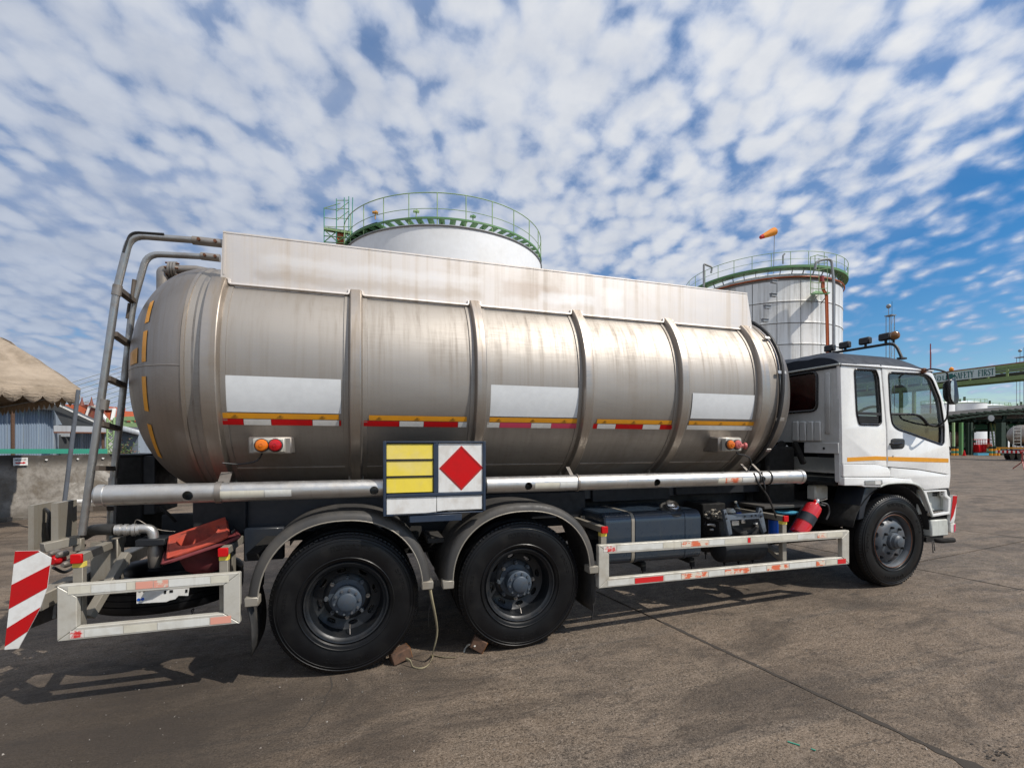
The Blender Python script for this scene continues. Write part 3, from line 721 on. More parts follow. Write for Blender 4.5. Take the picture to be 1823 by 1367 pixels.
for a, b in (((1444, 540), (1456, 526)), ((1461, 541), (1472, 527))): m.rod(atD(*a, 39.2), atD(*b, 38.4), .04, 5)
m.build('landing_strut', M['greysteel'], t2)
for px, py in ((1378, 502), (1377, 526), (1366, 547), (1362, 571), (1360, 600)):
    m = MB(); m.box(atD(px, py, 39.2), (.55, .25, .22)); m.box(atD(px, py-3, 39.15), (.62, .3, .04)); m.build('gauge_step', M['greysteel'], t2)

# ------------------------------------------------------------------ right-hand background
def mast(px0, py0, py1, t, w, lab, mat, lattice=True, n=9):
    base = atD(px0, HY, t); top = atD(px0, py0, t); zt = top.z
    th = thing('antenna_mast', lab, 'mast', (base.x, base.y, .15))
    if lattice:
        for s in (-1, 1):
            for q in (-1, 1):
                m = MB(); m.rod((base.x+s*w, base.y+q*w, .15), (base.x+s*w, base.y+q*w, zt), .035, 5); m.build('mast_leg', mat, th)
        m = MB()
        for k in range(n):
            z0, z1 = .15+(zt-.15)*k/n, .15+(zt-.15)*(k+1)/n
            m.rod((base.x-w, base.y-w, z0), (base.x+w, base.y-w, z1 if k % 2 else z0), .02, 4); m.rod((base.x+w, base.y-w, z1), (base.x-w, base.y-w, z0), .02, 4)
        m.build('lattice_bracing', mat, th)
        m = MB(); m.box((base.x, base.y, zt), (w*2.9, w*2.9, .08)); m.build('top_plate', mat, th)
        m = MB(); m.rod((base.x+w, base.y, zt), (base.x+w, base.y, zt+1.6), .02, 4); m.build('aerial', M['black'], th)
        m = MB(); m.rod((base.x-w, base.y, zt), (base.x-w, base.y, zt+.8), .03, 5); m.sphere((base.x-w, base.y, zt+1.0), .24, 10, 6); m.build('camera_dome', M['greysteel'], th)
    else:
        m = MB(); m.tube([(base.x, base.y, .15), (base.x, base.y, zt)], [.12, .07], 7); m.build('pole', mat, th)
        m = MB(); m.rod((base.x+.9, base.y, .15), (base.x+.15, base.y, zt-1.2), .02, 4); m.build('guy_wire', M['greysteel'], th)
    return th
mast(1585, 562, 640, 52, .26, 'slim grey twin-legged lattice mast showing above the cab roof', M['greysteel'], n=14)
mast(1656.5, 612, 660, 70, .1, 'thin dark red pole rising just right of the cab roof', M['redpipe'], False)
mast(1819, 636, 700, 75, .42, 'grey lattice mast at the right edge behind the pipe bridge', M['greysteel'], n=16)
# pipe bridge
bt = thing('pipe_bridge', 'green overhead pipe bridge crossing at right with a safety sign on its side', 'pipe bridge', atD(1740, HY, 51))
Pa, Pb = atD(1560, 676, 61.5), atD(1823, 649, 47.6); d = (Pb-Pa); d.z = 0; L = d.length; d.normalize(); ztop, zbot = 9.72, 8.2; nrm = Vector((d.y, -d.x, 0))
if nrm.dot(Vector((SA, CA, 0))) > 0: nrm = -nrm
Pa = Vector((Pa.x, Pa.y, 0))-d*6; L += 22
def BP(s, z, o=0.): return Pa+d*s+Vector((0, 0, z))-nrm*o
for o in (0., 2.2):
    m = MB(); m.bar(BP(0, zbot+.16, o), BP(L, zbot+.16, o), .2, .42); m.build('bottom_chord', M['bridgegreen'], bt)
    m = MB(); m.bar(BP(0, ztop-.1, o), BP(L, ztop-.1, o), .2, .3); m.build('top_chord', M['bridgegreen'], bt)
    m = MB(); m.bar(BP(0, ztop+.1, o), BP(L, ztop+.1, o), .1, .1); m.build('top_pipe', M['redpipe'], bt)
    m = MB(); m.bar(BP(0, zbot+.85, o), BP(L, zbot+.85, o), .12, .14); m.build('middle_rail', M['bridgegreen'], bt)
    m0 = MB(); m0.bar((0, 0, 0), (0, 0, ztop-zbot-.4), .16, .16); me = m0.mesh('web_post', M['bridgegreen'])
    k = 0.
    while k < L: place('web_post', me, BP(k, zbot+.3, o), bt); k += 1.6
for o, z, r in ((.5, zbot+.62, .17), (1.0, zbot+.62, .17), (1.5, zbot+.62, .14), (.8, zbot+1.0, .12), (1.5, zbot+1.05, .12)):
    m = MB(); m.rod(BP(0, z, o), BP(L, z, o), r, 8); m.build('pipe', M['bridgedark'], bt)
for s in (9., L-5):
    for o in (0., 2.2):
        m = MB(); m.bar(BP(s, .1, o), BP(s, zbot, o), .3, .3); m.build('bridge_leg', M['bridgegreen'], bt)
# sign on the bridge
def on_bridge(px, py):
    u = u_of(px); r = Vector((u*CA+SA, CA-u*SA)); # ray in plan
    # solve Pa + d*s - nrm*(-.15) = r*t
    P = Pa+nrm*.15
    A = Matrix(((d.x, -r.x), (d.y, -r.y))); sol = A.inverted() @ Vector((-P.x, -P.y)); return sol[0], CAM_H+(HY-py)/FPX*sol[1]
s0, za = on_bridge(1664, 670); s1, zb = on_bridge(1772, 656)
sg = thing('safety_sign', 'long pale sign board with dark green lettering fixed to the green pipe bridge', 'sign', BP((s0+s1)/2, 8.6)); zs0, zs1 = 8.72, 9.68
m = MB(); m.prism([BP(s0-1.2, zs0, -.16), BP(s1, zs0, -.16), BP(s1, zs1, -.16), BP(s0-1.2, zs1, -.16)], nrm*.05); m.build('sign_board', M['signwhite'], sg)
# serif letters drawn as strokes on a 0..1 box
def glyph(ch):
    T, t = .20, .085; S = []
    def st(a, b, w): S.append((a, b, w))
    def serif(x, y, w=.30): S.append(((x-w/2, y), (x+w/2, y), .06))
    if ch == 'A': st((.12, 0), (.45, 1), t); st((.45, 1), (.80, 0), T); st((.22, .34), (.68, .34), .07); serif(.12, .03); serif(.80, .03, .36)
    elif ch == 'F': st((.22, 0), (.22, 1), T); st((.1, .96), (.78, .96), .08); st((.22, .52), (.58, .52), .07); st((.76, .97), (.76, .76), .06); st((.58, .62), (.58, .42), .05); serif(.22, .03, .36)
    elif ch == 'E': st((.22, 0), (.22, 1), T); st((.08, .96), (.76, .96), .08); st((.08, .04), (.80, .04), .08); st((.22, .52), (.58, .52), .07); st((.74, .97), (.74, .78), .06); st((.78, .03), (.78, .24), .06); st((.58, .62), (.58, .42), .05)
    elif ch == 'T': st((.42, 0), (.42, 1), T); st((.02, .96), (.82, .96), .08); st((.05, .98), (.05, .76), .06); st((.79, .98), (.79, .76), .06); serif(.42, .03, .38)
    elif ch == 'Y': st((.42, 0), (.42, .45), T); st((.12, 1), (.42, .42), T); st((.74, 1), (.44, .42), t); serif(.12, .97); serif(.75, .97); serif(.42, .03, .36)
    elif ch == 'I': st((.25, 0), (.25, 1), T); serif(.25, .97, .4); serif(.25, .03, .4)
    elif ch == 'R': st((.22, 0), (.22, 1), T); st((.1, .96), (.55, .96), .08); st((.22, .5), (.55, .5), .07); st((.55, .96), (.72, .85), .14); st((.70, .86), (.70, .62), .18); st((.71, .64), (.55, .5), .12); st((.48, .5), (.82, .03), T); serif(.22, .03, .36); serif(.84, .03, .22)
    elif ch == 'S': 
        pts = [(.68, .78), (.60, .93), (.40, .97), (.22, .90), (.16, .75), (.24, .62), (.45, .52), (.63, .40), (.68, .25), (.60, .09), (.40, .03), (.22, .08), (.12, .26)]
        ws = [.06, .08, .08, .12, .17, .18, .19, .19, .17, .11, .08, .07]
        for i in range(len(pts)-1): st(pts[i], pts[i+1], ws[i])
        st((.70, .72), (.70, .98), .05); st((.11, .02), (.11, .3), .05)
    return S
adv = {'S': .84, 'A': .92, 'F': .86, 'E': .90, 'T': .88, 'Y': .84, 'I': .52, 'R': .96, ' ': 1.1}
text = 'SAFETY FIRST'; tot = sum(adv[c] for c in text); sc_, _ = on_bridge(1699, 670); se_, _ = on_bridge(1771, 656); wch = (se_-sc_)/tot; hch = .70
x = sc_
for chn in text:
    if chn != ' ':
        m = MB()
        for k, (a, b, w) in enumerate(glyph(chn)):
            pa, pb = BP(x+a[0]*wch, zs0+.14+a[1]*hch, -.225-k*.0012), BP(x+b[0]*wch, zs0+.14+b[1]*hch, -.225-k*.0012)
            dd = (pb-pa).normalized(); sd_ = dd.cross(nrm).normalized(); ww = w*.72*(wch+hch)/2/2
            m.prism([pa-sd_*ww, pb-sd_*ww, pb+sd_*ww, pa+sd_*ww], nrm*.012)
        m.build('letter', M['signtext'], sg, smooth=0)
    x += adv[chn]*wch
sx, _ = on_bridge(1693.5, 672); m = MB(); zc = zs0+.5
m.bar(BP(sx-.42, zc, -.22), BP(sx+.42, zc, -.22), .02, .26); m.bar(BP(sx, zc-.30, -.223), BP(sx, zc+.30, -.223), .02, .36, up=d); m.build('cross_mark', M['signtext'], sg)
try:
    cu = bpy.data.curves.new('thai', 'FONT'); cu.body = 'ปลอดภัยไว้ก่อน'; cu.size = .95; cu.extrude = .006
    o = bpy.data.objects.new('thai', cu); COL.objects.link(o); bpy.context.view_layer.update()
    me = bpy.data.meshes.new_from_object(o.evaluated_get(bpy.context.evaluated_depsgraph_get())); wid = o.dimensions.x
    bpy.data.objects.remove(o)
    s_end, _ = on_bridge(1685, 672); rot = Matrix((d, Vector((0, 0, 1)), d.cross(Vector((0, 0, 1))))).transposed()
    me.transform(rot.to_4x4()); me.materials.clear(); me.materials.append(M['signtext']); me.name = 'letter_line'
    place('letter_line', me, BP(s_end-wid, zs0+.16, -.225), sg)
except Exception as e: print('thai text', e)
m = MB(); m.lathe([(.02, 0), (.2, .05), (.22, .25), (.1, .42), (.02, .45)], BP(on_bridge(1692, 662)[0], ztop+.12, 0), n=12)
o = m.build('warning_lamp', M['sock']); o['label'] = 'small orange warning lamp on top of the pipe bridge above the sign'; o['category'] = 'lamp'

# loading canopy
TZ = 66.
base = atD(1770, HY, TZ); lc = thing('loading_canopy', 'dark loading bay canopy with grey arched roof and green columns at right', 'canopy', (base.x, base.y, .15))
def CP(px, z, t=TZ): p = atD(px, HY, t); return Vector((p.x, p.y, z))
def zpx(py, t=TZ): return CAM_H+(HY-py)/FPX*t
n = 24
top0, bot0, top1, bot1 = [], [], [], []
for i in range(n+1):
    f = i/n; px = 1600+f*330; py = 741-(px-1600)*.092; pb = py+11-4*math.sin(math.pi*min(1, f*1.1))
    top0.append(CP(px, zpx(py))); bot0.append(CP(px, zpx(pb))); top1.append(CP(px, zpx(py)+.4, TZ+22)); bot1.append(CP(px, zpx(pb), TZ+22))
m = MB(); m.loft([bot0, top0, top1, bot1], closed=False, loop=True); m.build('canopy_roof', M['roofcan'], lc)
m = MB()
for i in range(n):
    a, b = bot0[i], bot0[i+1]; f = (i+.5)/n; dip = 1.35-.9*math.sin(math.pi*f)
    for zt, w in ((0.-.1, .18), (dip, .16)):
        m.bar(a-Vector((0, 0, zt)), b-Vector((0, 0, dip if zt > 0 else .1)), w, .22)
    m.bar(a-Vector((0, 0, .1)), b-Vector((0, 0, dip)), .1, .1)
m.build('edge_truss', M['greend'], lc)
m = MB()
for k, t in enumerate((TZ+3, TZ+7, TZ+11, TZ+15, TZ+19)):
    m.bar(CP(1600, zpx(752), t), CP(1930, zpx(742), t), .4, .5)
for px in range(1660, 1900, 14): m.bar(CP(px, zpx(750), TZ+1), CP(px*.9+170, zpx(750), TZ+20), .2, .3)
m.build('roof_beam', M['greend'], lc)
for (px, w, t, mt) in ((1697.5, .22, 64, 'greenl'), (1704, .5, 70, 'greend'), (1711, .35, 66, 'green'), (1715, .3, 67, 'greend'), (1719, .55, 69, 'greend'), (1723, .3, 66, 'greend'), (1727.5, .4, 66, 'greend'), (1731, .3, 70, 'greend'),
                       (1760, .2, 72, 'greend'), (1774, .22, 72, 'green'), (1780.5, .62, 65, 'greend'), (1787, .3, 66, 'greend'), (1791, .3, 68, 'greend'), (1800, .25, 80, 'greend')):
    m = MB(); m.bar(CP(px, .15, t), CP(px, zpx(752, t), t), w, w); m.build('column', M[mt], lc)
m = MB(); rnd = random.Random(3)
for k in range(26):
    px = rnd.choice((1714, 1722, 1728, 1731, 1787, 1790))+rnd.uniform(-3, 3); z = rnd.uniform(.3, 6); m.bar(CP(px-2, z, 66.5), CP(px+2, z+rnd.uniform(-.6, .6), 66.5), .3, rnd.uniform(.1, .4))
m.build('valve_cluster', M['greend'], lc)
m = MB()
for k in range(11):
    z = .8+k*.48; m.bar(CP(1764, z, 71), CP(1773, z+.05, 71), .25, .06)
m.bar(CP(1762, 6, 71), CP(1771, .3, 71), .1, .2); m.bar(CP(1768, 6, 71), CP(1777, .3, 71), .1, .2); m.build('stair', M['greenl'], lc)
for z, mt, t in ((zpx(757), 'greenteal', 74), (zpx(765), 'greend', 73)):
    m = MB(); m.bar(CP(1690, z, t), CP(1900, z+.3, t), .3, .9 if mt == 'greenteal' else .3); m.build('fascia_beam', M[mt], lc)
m = MB(); m.lathe([(.42, 0), (.42, .12)], CP(1765, zpx(745), TZ-1), (SA, CA, 0), n=16); m.build('bay_disc', M['greysteel'], lc)
# white tanks far behind the canopy
def far_tank(px, py, w, t, lab, grp='pale storage tanks beyond the loading canopy'):
    p = atD(px, HY, t); r = w/2/FPX*t; z = CAM_H+(HY-py)/FPX*t
    th = thing('storage_tank', lab, 'storage tank', (p.x, p.y, .15), grp); c = Vector((p.x, p.y, 0))
    m = MB(); m.lathe([(r, 0), (r, z-.15), (r*.6, z+.35), (.01, z+.7)], (p.x, p.y, .15), n=40); m.build('tank_shell', M['tankwhite'], th)
    m = MB(); ringlist(m, c, r, z+.05, 40, .10, 5); ringlist(m, c, r, z+.95, 40, .05, 4)
    for i in range(20): m.rod(polar(c, r, .314*i, z), polar(c, r, .314*i, z+.95), .045, 4)
    m.build('roof_railing', M['greenl'], th)
    m = MB(); m.rod((p.x, p.y, z), (p.x, p.y, z+1.9), .3, 6); m.rod((p.x-r*.4, p.y, z), (p.x-r*.4, p.y, z+1.3), .2, 6); m.build('roof_vent', M['greend'], th)
far_tank(1717, 719, 58, 128, 'far white tank just right of the cab mirror, with pale green railing')
far_tank(1762, 724, 52, 150, 'far white tank above the middle of the canopy roof')
far_tank(1818, 726, 54, 150, 'far white tank low over the right end of the canopy')
far_tank(1669, 720, 46, 128, 'far white tank mostly hidden behind the cab windscreen')
# tanker trucks under the canopy
def far_tanker(px, pz, t, w, lab, mat, stripe=True, away=None):
    p = atD(px, HY, t); th = thing('tanker_truck', lab, 'tanker truck', (p.x, p.y, .15)); f = Vector((SA, CA, 0)); r_ = Vector((CA, -SA, 0))
    ax = ((f*.38+r_*.92) if away is None else (f+r_*away)).normalized(); o = Vector((p.x, p.y, pz))
    m = MB(); R_ = w; prof = [(.05, -.55), (R_*.5, -.48), (R_*.85, -.25), (R_, 0), (R_, 8), (R_*.8, 8.4), (.05, 8.5)]; m.lathe(prof, o, ax, 28); m.build('barrel', mat, th)
    m = MB(); side = Vector((ax.y, -ax.x, 0))
    for s in (-.25, .25):
        m.rod(o+side*s-ax*.6+Vector((0, 0, -R_*1.1)), o+side*s-ax*.6+Vector((0, 0, R_*.9)), .035, 5)
    for k in range(7): m.rod(o-side*.25-ax*.6+Vector((0, 0, -1+k*.3)), o+side*.25-ax*.6+Vector((0, 0, -1+k*.3)), .03, 5)
    m.build('ladder', M['chrome'], th)
    if stripe:
        zb = .95
        m = MB(); m.bar(o*1-side*1.3-ax*.9+Vector((0, 0, zb+.35-pz)), o+side*1.3-ax*.9+Vector((0, 0, zb+.35-pz)), .1, .14); m.build('rail', M['yellow'], th)
        for i in range(18):
            m = MB(); a = -1.35+i*.15; m.bar(o+side*a-ax*.95+Vector((0, 0, zb-pz)), o+side*(a+.15)-ax*.95+Vector((0, 0, zb-pz)), .06, .24); m.build('bumper_stripe', M['tread'] if i % 2 else M['wplate'], th)
    for a in (.6, 1.9, 7.2):
        for s in (-1, 1):
            m = MB(); m.lathe([(.5, -.2), (.5, .2)], Vector((p.x, p.y, .67))+ax*a+side*s*1.0, side, 18); m.build('wheel', M['tyre'], th)
    m = MB(); m.bar(Vector((p.x, p.y, 1.0))-ax*.8, Vector((p.x, p.y, 1.0))+ax*8.8, .9, .3); m.build('chassis', M['dark'], th)
    m = MB(); m.bar(Vector((p.x, p.y, 1.75))+ax*8.9, Vector((p.x, p.y, 1.75))+ax*10.6, 2.3, 2.2); m.build('cab', M['white'], th, bevel=.2)
far_tanker(1817, 2.45, 44, .98, 'beige tanker seen from behind at the right edge with red and white bumper', M['steel_dome'])
far_tanker(1696, 2.3, 68, 1.15, 'rust coloured tanker barrel parked in the bay just right of the cab', paint('old_barrel', (.25, .12, .09), .5, .3, (.12, .06, .05), .5, 1), False, .93)
# small things at the bay
def solo(m, name, mat, label, cat, group=None, **k):
    o = m.build(name, mat, None, **k); o['label'] = label; o['category'] = cat
    if group: o['group'] = group
    return o
sk2 = thing('pump_skid', 'red and orange pump skid in the middle loading bay', 'pump skid', CP(1748, .15, 66))
for px, w, h, z, mt in ((1741, 1.0, 1.1, .35, 'redpaint'), (1749, .9, 1.0, .4, 'tread'), (1757, .9, .5, 1.0, 'orangepipe'), (1755, .8, .5, .4, 'greenl')):
    m = MB(); m.box(CP(px, .15+z+h/2, 66), (w, .8, h)); m.build('pump_housing', M[mt], sk2, bevel=.08)
m = MB()
for px in range(1734, 1764, 3): m.rod(CP(px, 1.6, 67), CP(px, 2.3, 67), .04, 5)
m.bar(CP(1733, 2.3, 67), CP(1764, 2.3, 67), .08, .08); m.bar(CP(1733, 1.75, 67), CP(1764, 1.75, 67), .06, .06); m.build('guard_rail', M['redpaint'], sk2)
m = MB(); m.bar(CP(1737, .28, 64), CP(1766, .3, 64), .6, .28); solo(m, 'kerb_island', M['cyan'], 'pale blue and white kerb island in front of the red pump skid', 'kerb')
for px, t, lab in ((1696.5, 63, 'yellow and green banded bollard nearest the cab corner'), (1703, 63, 'yellow and green banded bollard second from the cab corner'), (1764, 62, 'yellow and green banded bollard left of the dark bay column'), (1771, 62, 'yellow and green banded bollard second left of the dark bay column'), (1777, 62, 'yellow banded bollard touching the dark bay column')):
    b_ = thing('bollard', lab, 'bollard', CP(px, .15, t), 'banded bollards at the loading bays')
    for k, mt in enumerate(('yellow', 'greenteal', 'yellow', 'greend')):
        m = MB(); m.lathe([(.19, 0), (.19, .3)], CP(px, .15+k*.3, t), n=10); m.build('band', M[mt], b_)
m = MB(); m.lathe([(.25, 0), (.25, .04), (.17, .05), (.04, .75)], CP(1716.5, .15, 62), n=10); solo(m, 'traffic_cone', M['redpaint'], 'tiny red traffic cone standing at the loading bay columns', 'traffic cone')
m = MB(); T = 29.; p = atD(1820, HY, T); zb = .15
for dx_, dy_ in ((-.45, -.3), (.45, -.3), (0, .45)): m.rod((p.x+dx_, p.y+dy_, zb), (p.x, p.y, zb+.45), .03, 5)
m.rod((p.x, p.y, zb+.4), (p.x, p.y, zb+1.1), .04, 6); m.box((p.x, p.y, zb+1.1), (.5, .1, .1)); solo(m, 'sign_stand', M['redpipe'], 'dark red three-legged stand on the yard at the right edge', 'stand')
# ------------------------------------------------------------------ left-hand background
W0, W1 = gnd(0, 928), gnd(190, 906); W0.z = W1.z = 0; wd = (W1-W0).normalized(); wn_ = Vector((wd.y, -wd.x, 0))
if wn_.y > 0: wn_ = -wn_
def WP(s, z, o=0.): return W0+wd*s+Vector((0, 0, z))-wn_*o
cw = thing('concrete_wall', 'stained grey concrete boundary wall running along the left behind the tent pole', 'wall', WP(3, 0))
rnd = random.Random(5); L0, L1 = -7., 10.5; n = 70
ft, fb, bt_, bb = [], [], [], []
for i in range(n+1):
    s = L0+(L1-L0)*i/n; z = 1.42+rnd.uniform(-.012, .012); ft.append(WP(s, z)); fb.append(WP(s, -.1, rnd.uniform(-.004, .004))); bt_.append(WP(s, z, .16)); bb.append(WP(s, -.1, .16))
m = MB(); m.loft([fb, ft, bt_, bb], closed=False, loop=True); m.build('wall_body', M['cwall'], cw, smooth=20)
s = L0+.3
while s < L1:
    m = MB(); m.bar(WP(s, -.05, .02), WP(s, 1.40, .02), .22, .14, up=wd); m.build('pilaster', M['cwall'], cw, bevel=.01); s += 3.1
m = MB()
for i in range(34):
    s = L0+i*.52+rnd.uniform(-.1, .1); w = rnd.uniform(.01, .04); m.prism([WP(s, 1.30, -.022), WP(s+w, 1.29, -.024), WP(s+w*1.6, 1.32, -.022), WP(s+.01, 1.33, -.02)], wn_*.012)
m.build('plaster_chip', M['trim'], cw, smooth=0)
m = MB()
for i in range(60):
    s = L0+(L1-L0)*i/60; m.box(WP(s, .02, -.08), (.22*rnd.uniform(.6, 1.2), .18, .10*rnd.uniform(.5, 1.3)))
m.build('wall_footing', M['cwall'], cw)
# sign on the wall
def on_wall(px, py, o=0.):
    u = u_of(px); r = Vector((u*CA+SA, CA-u*SA)); P = WP(0, 0, o)
    A = Matrix(((wd.x, -r.x), (wd.y, -r.y))); sol = A.inverted() @ Vector((-P.x, -P.y)); return sol[0], CAM_H+(HY-py)/FPX*sol[1]
s0, z1 = on_wall(23.5, 815, -.05); s1, z0 = on_wall(49.5, 828, -.05)
ws = thing('direction_sign', 'small white sign with a red arrow hung on the stained wall', 'sign', WP((s0+s1)/2, z0, -.05))
m = MB(); m.prism([WP(s0, z0, -.045), WP(s1, z0, -.045), WP(s1, z1, -.045), WP(s0, z1, -.045)], wn_*.006); m.build('sign_board', M['wplate'], ws)
zm = z0+(z1-z0)*.34; h = (z1-z0)*.13; w = s1-s0
m = MB(); m.prism([WP(s0+w*.15, zm-h*.6, -.0525), WP(s0+w*.68, zm-h*.6, -.0525), WP(s0+w*.68, zm-h*1.3, -.0525), WP(s0+w*.88, zm, -.0525), WP(s0+w*.68, zm+h*1.3, -.0525), WP(s0+w*.68, zm+h*.6, -.0525), WP(s0+w*.15, zm+h*.6, -.0525)], wn_*.002); m.build('arrow', M['tread'], ws)
cu = bpy.data.curves.new('t', 'FONT'); cu.body = 'EMERGENCY EXIT'; cu.size = .052; cu.extrude = .0008
o = bpy.data.objects.new('t', cu); COL.objects.link(o); bpy.context.view_layer.update()
me = bpy.data.meshes.new_from_object(o.evaluated_get(bpy.context.evaluated_depsgraph_get())); wid = max(o.dimensions.x, .01); bpy.data.objects.remove(o)
k = w*.80/wid; rot = Matrix((wd, Vector((0, 0, 1)), wd.cross(Vector((0, 0, 1))))).transposed()
me.transform(Matrix.Diagonal((k, 1, 1, 1))); me.transform(rot.to_4x4()); me.materials.clear(); me.materials.append(M['black']); me.name = 'lettering'
place('lettering', me, WP(s0+w*.09, z0+(z1-z0)*.62, -.0535), ws)
# red and white pipe barrier at the wall foot
pb = thing('pipe_barrier', 'low red and white pipe barrier at the foot of the stained wall', 'barrier', gnd(127, 924))
p0, p1 = gnd(127, 924), gnd(196, 921); zt = at(127, 893, p0.y).z
for k in range(3):
    a, b = p0.lerp(p1, k/3), p0.lerp(p1, (k+1)/3); m = MB(); m.rod((a.x, a.y, zt), (b.x, b.y, zt), .05, 10); m.build('rail_band', M['redpaint'] if k == 2 else M['wplate'], pb)
for pp in (p0, p1):
    for k in range(2): m = MB(); m.lathe([(.055, 0), (.055, zt/2)], (pp.x, pp.y, zt/2*k), n=10); m.build('post_band', M['redpaint'] if k else M['wplate'], pb)
m = MB(); m.box((p0.x, p0.y, .03), (.3, .22, .06)); m.build('foot', M['cwall'], pb)

# ------------------------------------------------------------------ tent
tp = atD(110, 950, 8.9); tt = thing('canvas_tent', 'weathered tan canvas tent with scalloped edge entering from the left', 'tent', (tp.x, tp.y, 0))
A = atD(143, 692, 8.9); B = atD(-420, 640, 6.6); B.z = A.z; C_ = atD(-40, 700, 14.0); C_.z = A.z; D_ = B+(C_-A); AP = atD(-185, 548, 10.4)
rnd = random.Random(2)
def hsh(x, y): return math.sin(x*12.3+y*3.1)*math.cos(y*9.7-x*2.2)
def canvas_face(P, Q, apex, name):
    n = 26; rows = []
    nn = (Q-P).cross(apex-P).normalized(); 
    if nn.z < 0: nn = -nn
    for j in range(n+1):
        f = j/n; row = []
        for i in range(n+1):
            g = i/n; a = P.lerp(Q, g); p = a.lerp(apex, f)
            sag = math.sin(math.pi*f)*.34; rip = min(1, f*7)*(.035*hsh(g*3+f, f*2.5)+.022*math.sin(g*31+f*7)*(1-f)+.02*math.sin(f*26+g*5)*(1-f))
            row.append(p+Vector((0, 0, sag))+nn*rip*math.sin(math.pi*min(1, g*8) if g < .06 else math.pi/2))
        rows.append(row)
    m = MB(); m.loft(rows, closed=False); o = m.build(name, M['canvas'], tt, smooth=60)
    s = o.modifiers.new('thick', 'SOLIDIFY'); s.thickness = .006
for P, Q in ((A, B), (C_, A), (D_, C_), (B, D_)): canvas_face(P, Q, AP, 'canvas_panel')
def valance(P, Q, pitch=.245):
    L = (Q-P).length; k = max(1, round(L/pitch)); m = MB(); dd = (Q-P)/k; out = Vector((dd.y, -dd.x, 0)).normalized()
    top, bot = [], []
    for i in range(k*10+1):
        f = i/10; ph = f % 1; dip = .17+.13*(1-abs(2*ph-1))**.6; off = .02*math.sin(f*2.3)
        top.append(P+dd*f); bot.append(P+dd*f+Vector((0, 0, -dip))+out*(off+.01))
    mid = [a.lerp(b, .5)+out*.015 for a, b in zip(top, bot)]
    m.loft([top, mid, bot], closed=False); o = m.build('valance', M['canvas'], tt, smooth=60); s = o.modifiers.new('thick', 'SOLIDIFY'); s.thickness = .005
for P, Q in ((A, B), (C_, A), (D_, C_), (B, D_)): valance(P, Q)
m = MB(); m.rod(atD(107, 958, 8.9), A+Vector((-.03, 0, -.02)), .034, 12); m.build('tent_pole', M['greypost'], tt)
for q in (B, C_, D_): m = MB(); m.rod((q.x, q.y, 0), q, .034, 10); m.build('tent_pole', M['greypost'], tt)
for P, Q in ((A, B), (C_, A), (D_, C_), (B, D_)): m = MB(); m.rod(P+Vector((0, 0, -.09))+((B+C_)/2-P)*.03, Q+Vector((0, 0, -.09))+((B+C_)/2-Q)*.03, .015, 8); m.build('eave_rail', M['greypost'], tt)

# ------------------------------------------------------------------ sheds beyond the wall
def sheetwall(parent, px0, px1, t0, t1, pyt0, pyt1, mat, name='wall_sheet', nsheet=6, z0=0., amp=.03):
    for k in range(nsheet):
        f0, f1 = k/nsheet, (k+1)/nsheet; top, bot = [], []; n = 24
        a, b = atD(px0, HY, t0), atD(px1, HY, t1); za, zb_ = CAM_H+(HY-pyt0)/FPX*t0, CAM_H+(HY-pyt1)/FPX*t1
        dd = (b-a).normalized(); nn = Vector((dd.y, -dd.x, 0))
        for i in range(n+1):
            f = f0+(f1-f0)*(i/n*.992); p = a.lerp(b, f); q = (i % 4); off = nn*(amp if q in (1, 2) else 0)
            z = za+(zb_-za)*f; top.append(Vector((p.x, p.y, z))+off); bot.append(Vector((p.x, p.y, z0))+off)
        m = MB(); m.loft([bot, top], closed=False); m.build(name, mat, parent, smooth=0)
T = 17.
sh = thing('corrugated_shed', 'blue-grey corrugated sheet shed beyond the wall under the tent edge', 'shed', atD(30, HY+40, T))
sheetwall(sh, -180, 96, 16, 18.5, 712, 722, M['bluesheet'], nsheet=9)
sheetwall(sh, 96, 140, 18.5, 24, 722, 745, M['bluesheet2'], nsheet=3)
m = MB(); m.prism([atD(-180, 700, 15.6), atD(78, 708, 18.), atD(98, 719, 18.1), atD(198, 765, 18.9), atD(198, 768, 18.9), atD(112, 758, 18.4), atD(96, 730, 18.2), atD(-180, 716, 15.6)], Vector((SA, CA, 0))*.35); m.build('roof', M['roofdark'], sh)
m = MB(); m.bar(atD(98, 718, 18.1), atD(196, 764, 18.9), .06, .05); m.build('verge_trim', M['trim'], sh)
sh2 = thing('low_shed', 'low pale shed with a white fascia between the tent pole and the ladder', 'shed', atD(145, HY+40, 19.5))
sheetwall(sh2, 96, 194, 19.6, 20.4, 768, 769, M['bluesheet2'], nsheet=4)
m = MB(); m.bar(atD(96, 763, 17.9), atD(194, 765, 18.6), .06, .24); m.build('fascia', M['roofsheet'], sh2)
m = MB(); m.bar(atD(96, 769.5, 17.85), atD(194, 770.5, 18.55), .08, .05); m.build('fascia_edge', M['rust'], sh2)
m = MB(); m.prism([atD(92, 758, 19.1), atD(196, 760, 19.9), atD(196, 764, 22), atD(92, 762, 22)], (0, 0, .05)); m.build('roof', M['roofdark'], sh2)
m = MB(); m.bar(atD(111, 774, 19.4), atD(111, 840, 19.4), .55, .08, up=(CA, -SA, 0)); m.build('door', M['roofdark'], sh2)
m = MB(); m.bar(atD(100, 774, 19.3), atD(123, 774, 19.4), .1, .14); m.build('door_hood', M['roofsheet'], sh2)
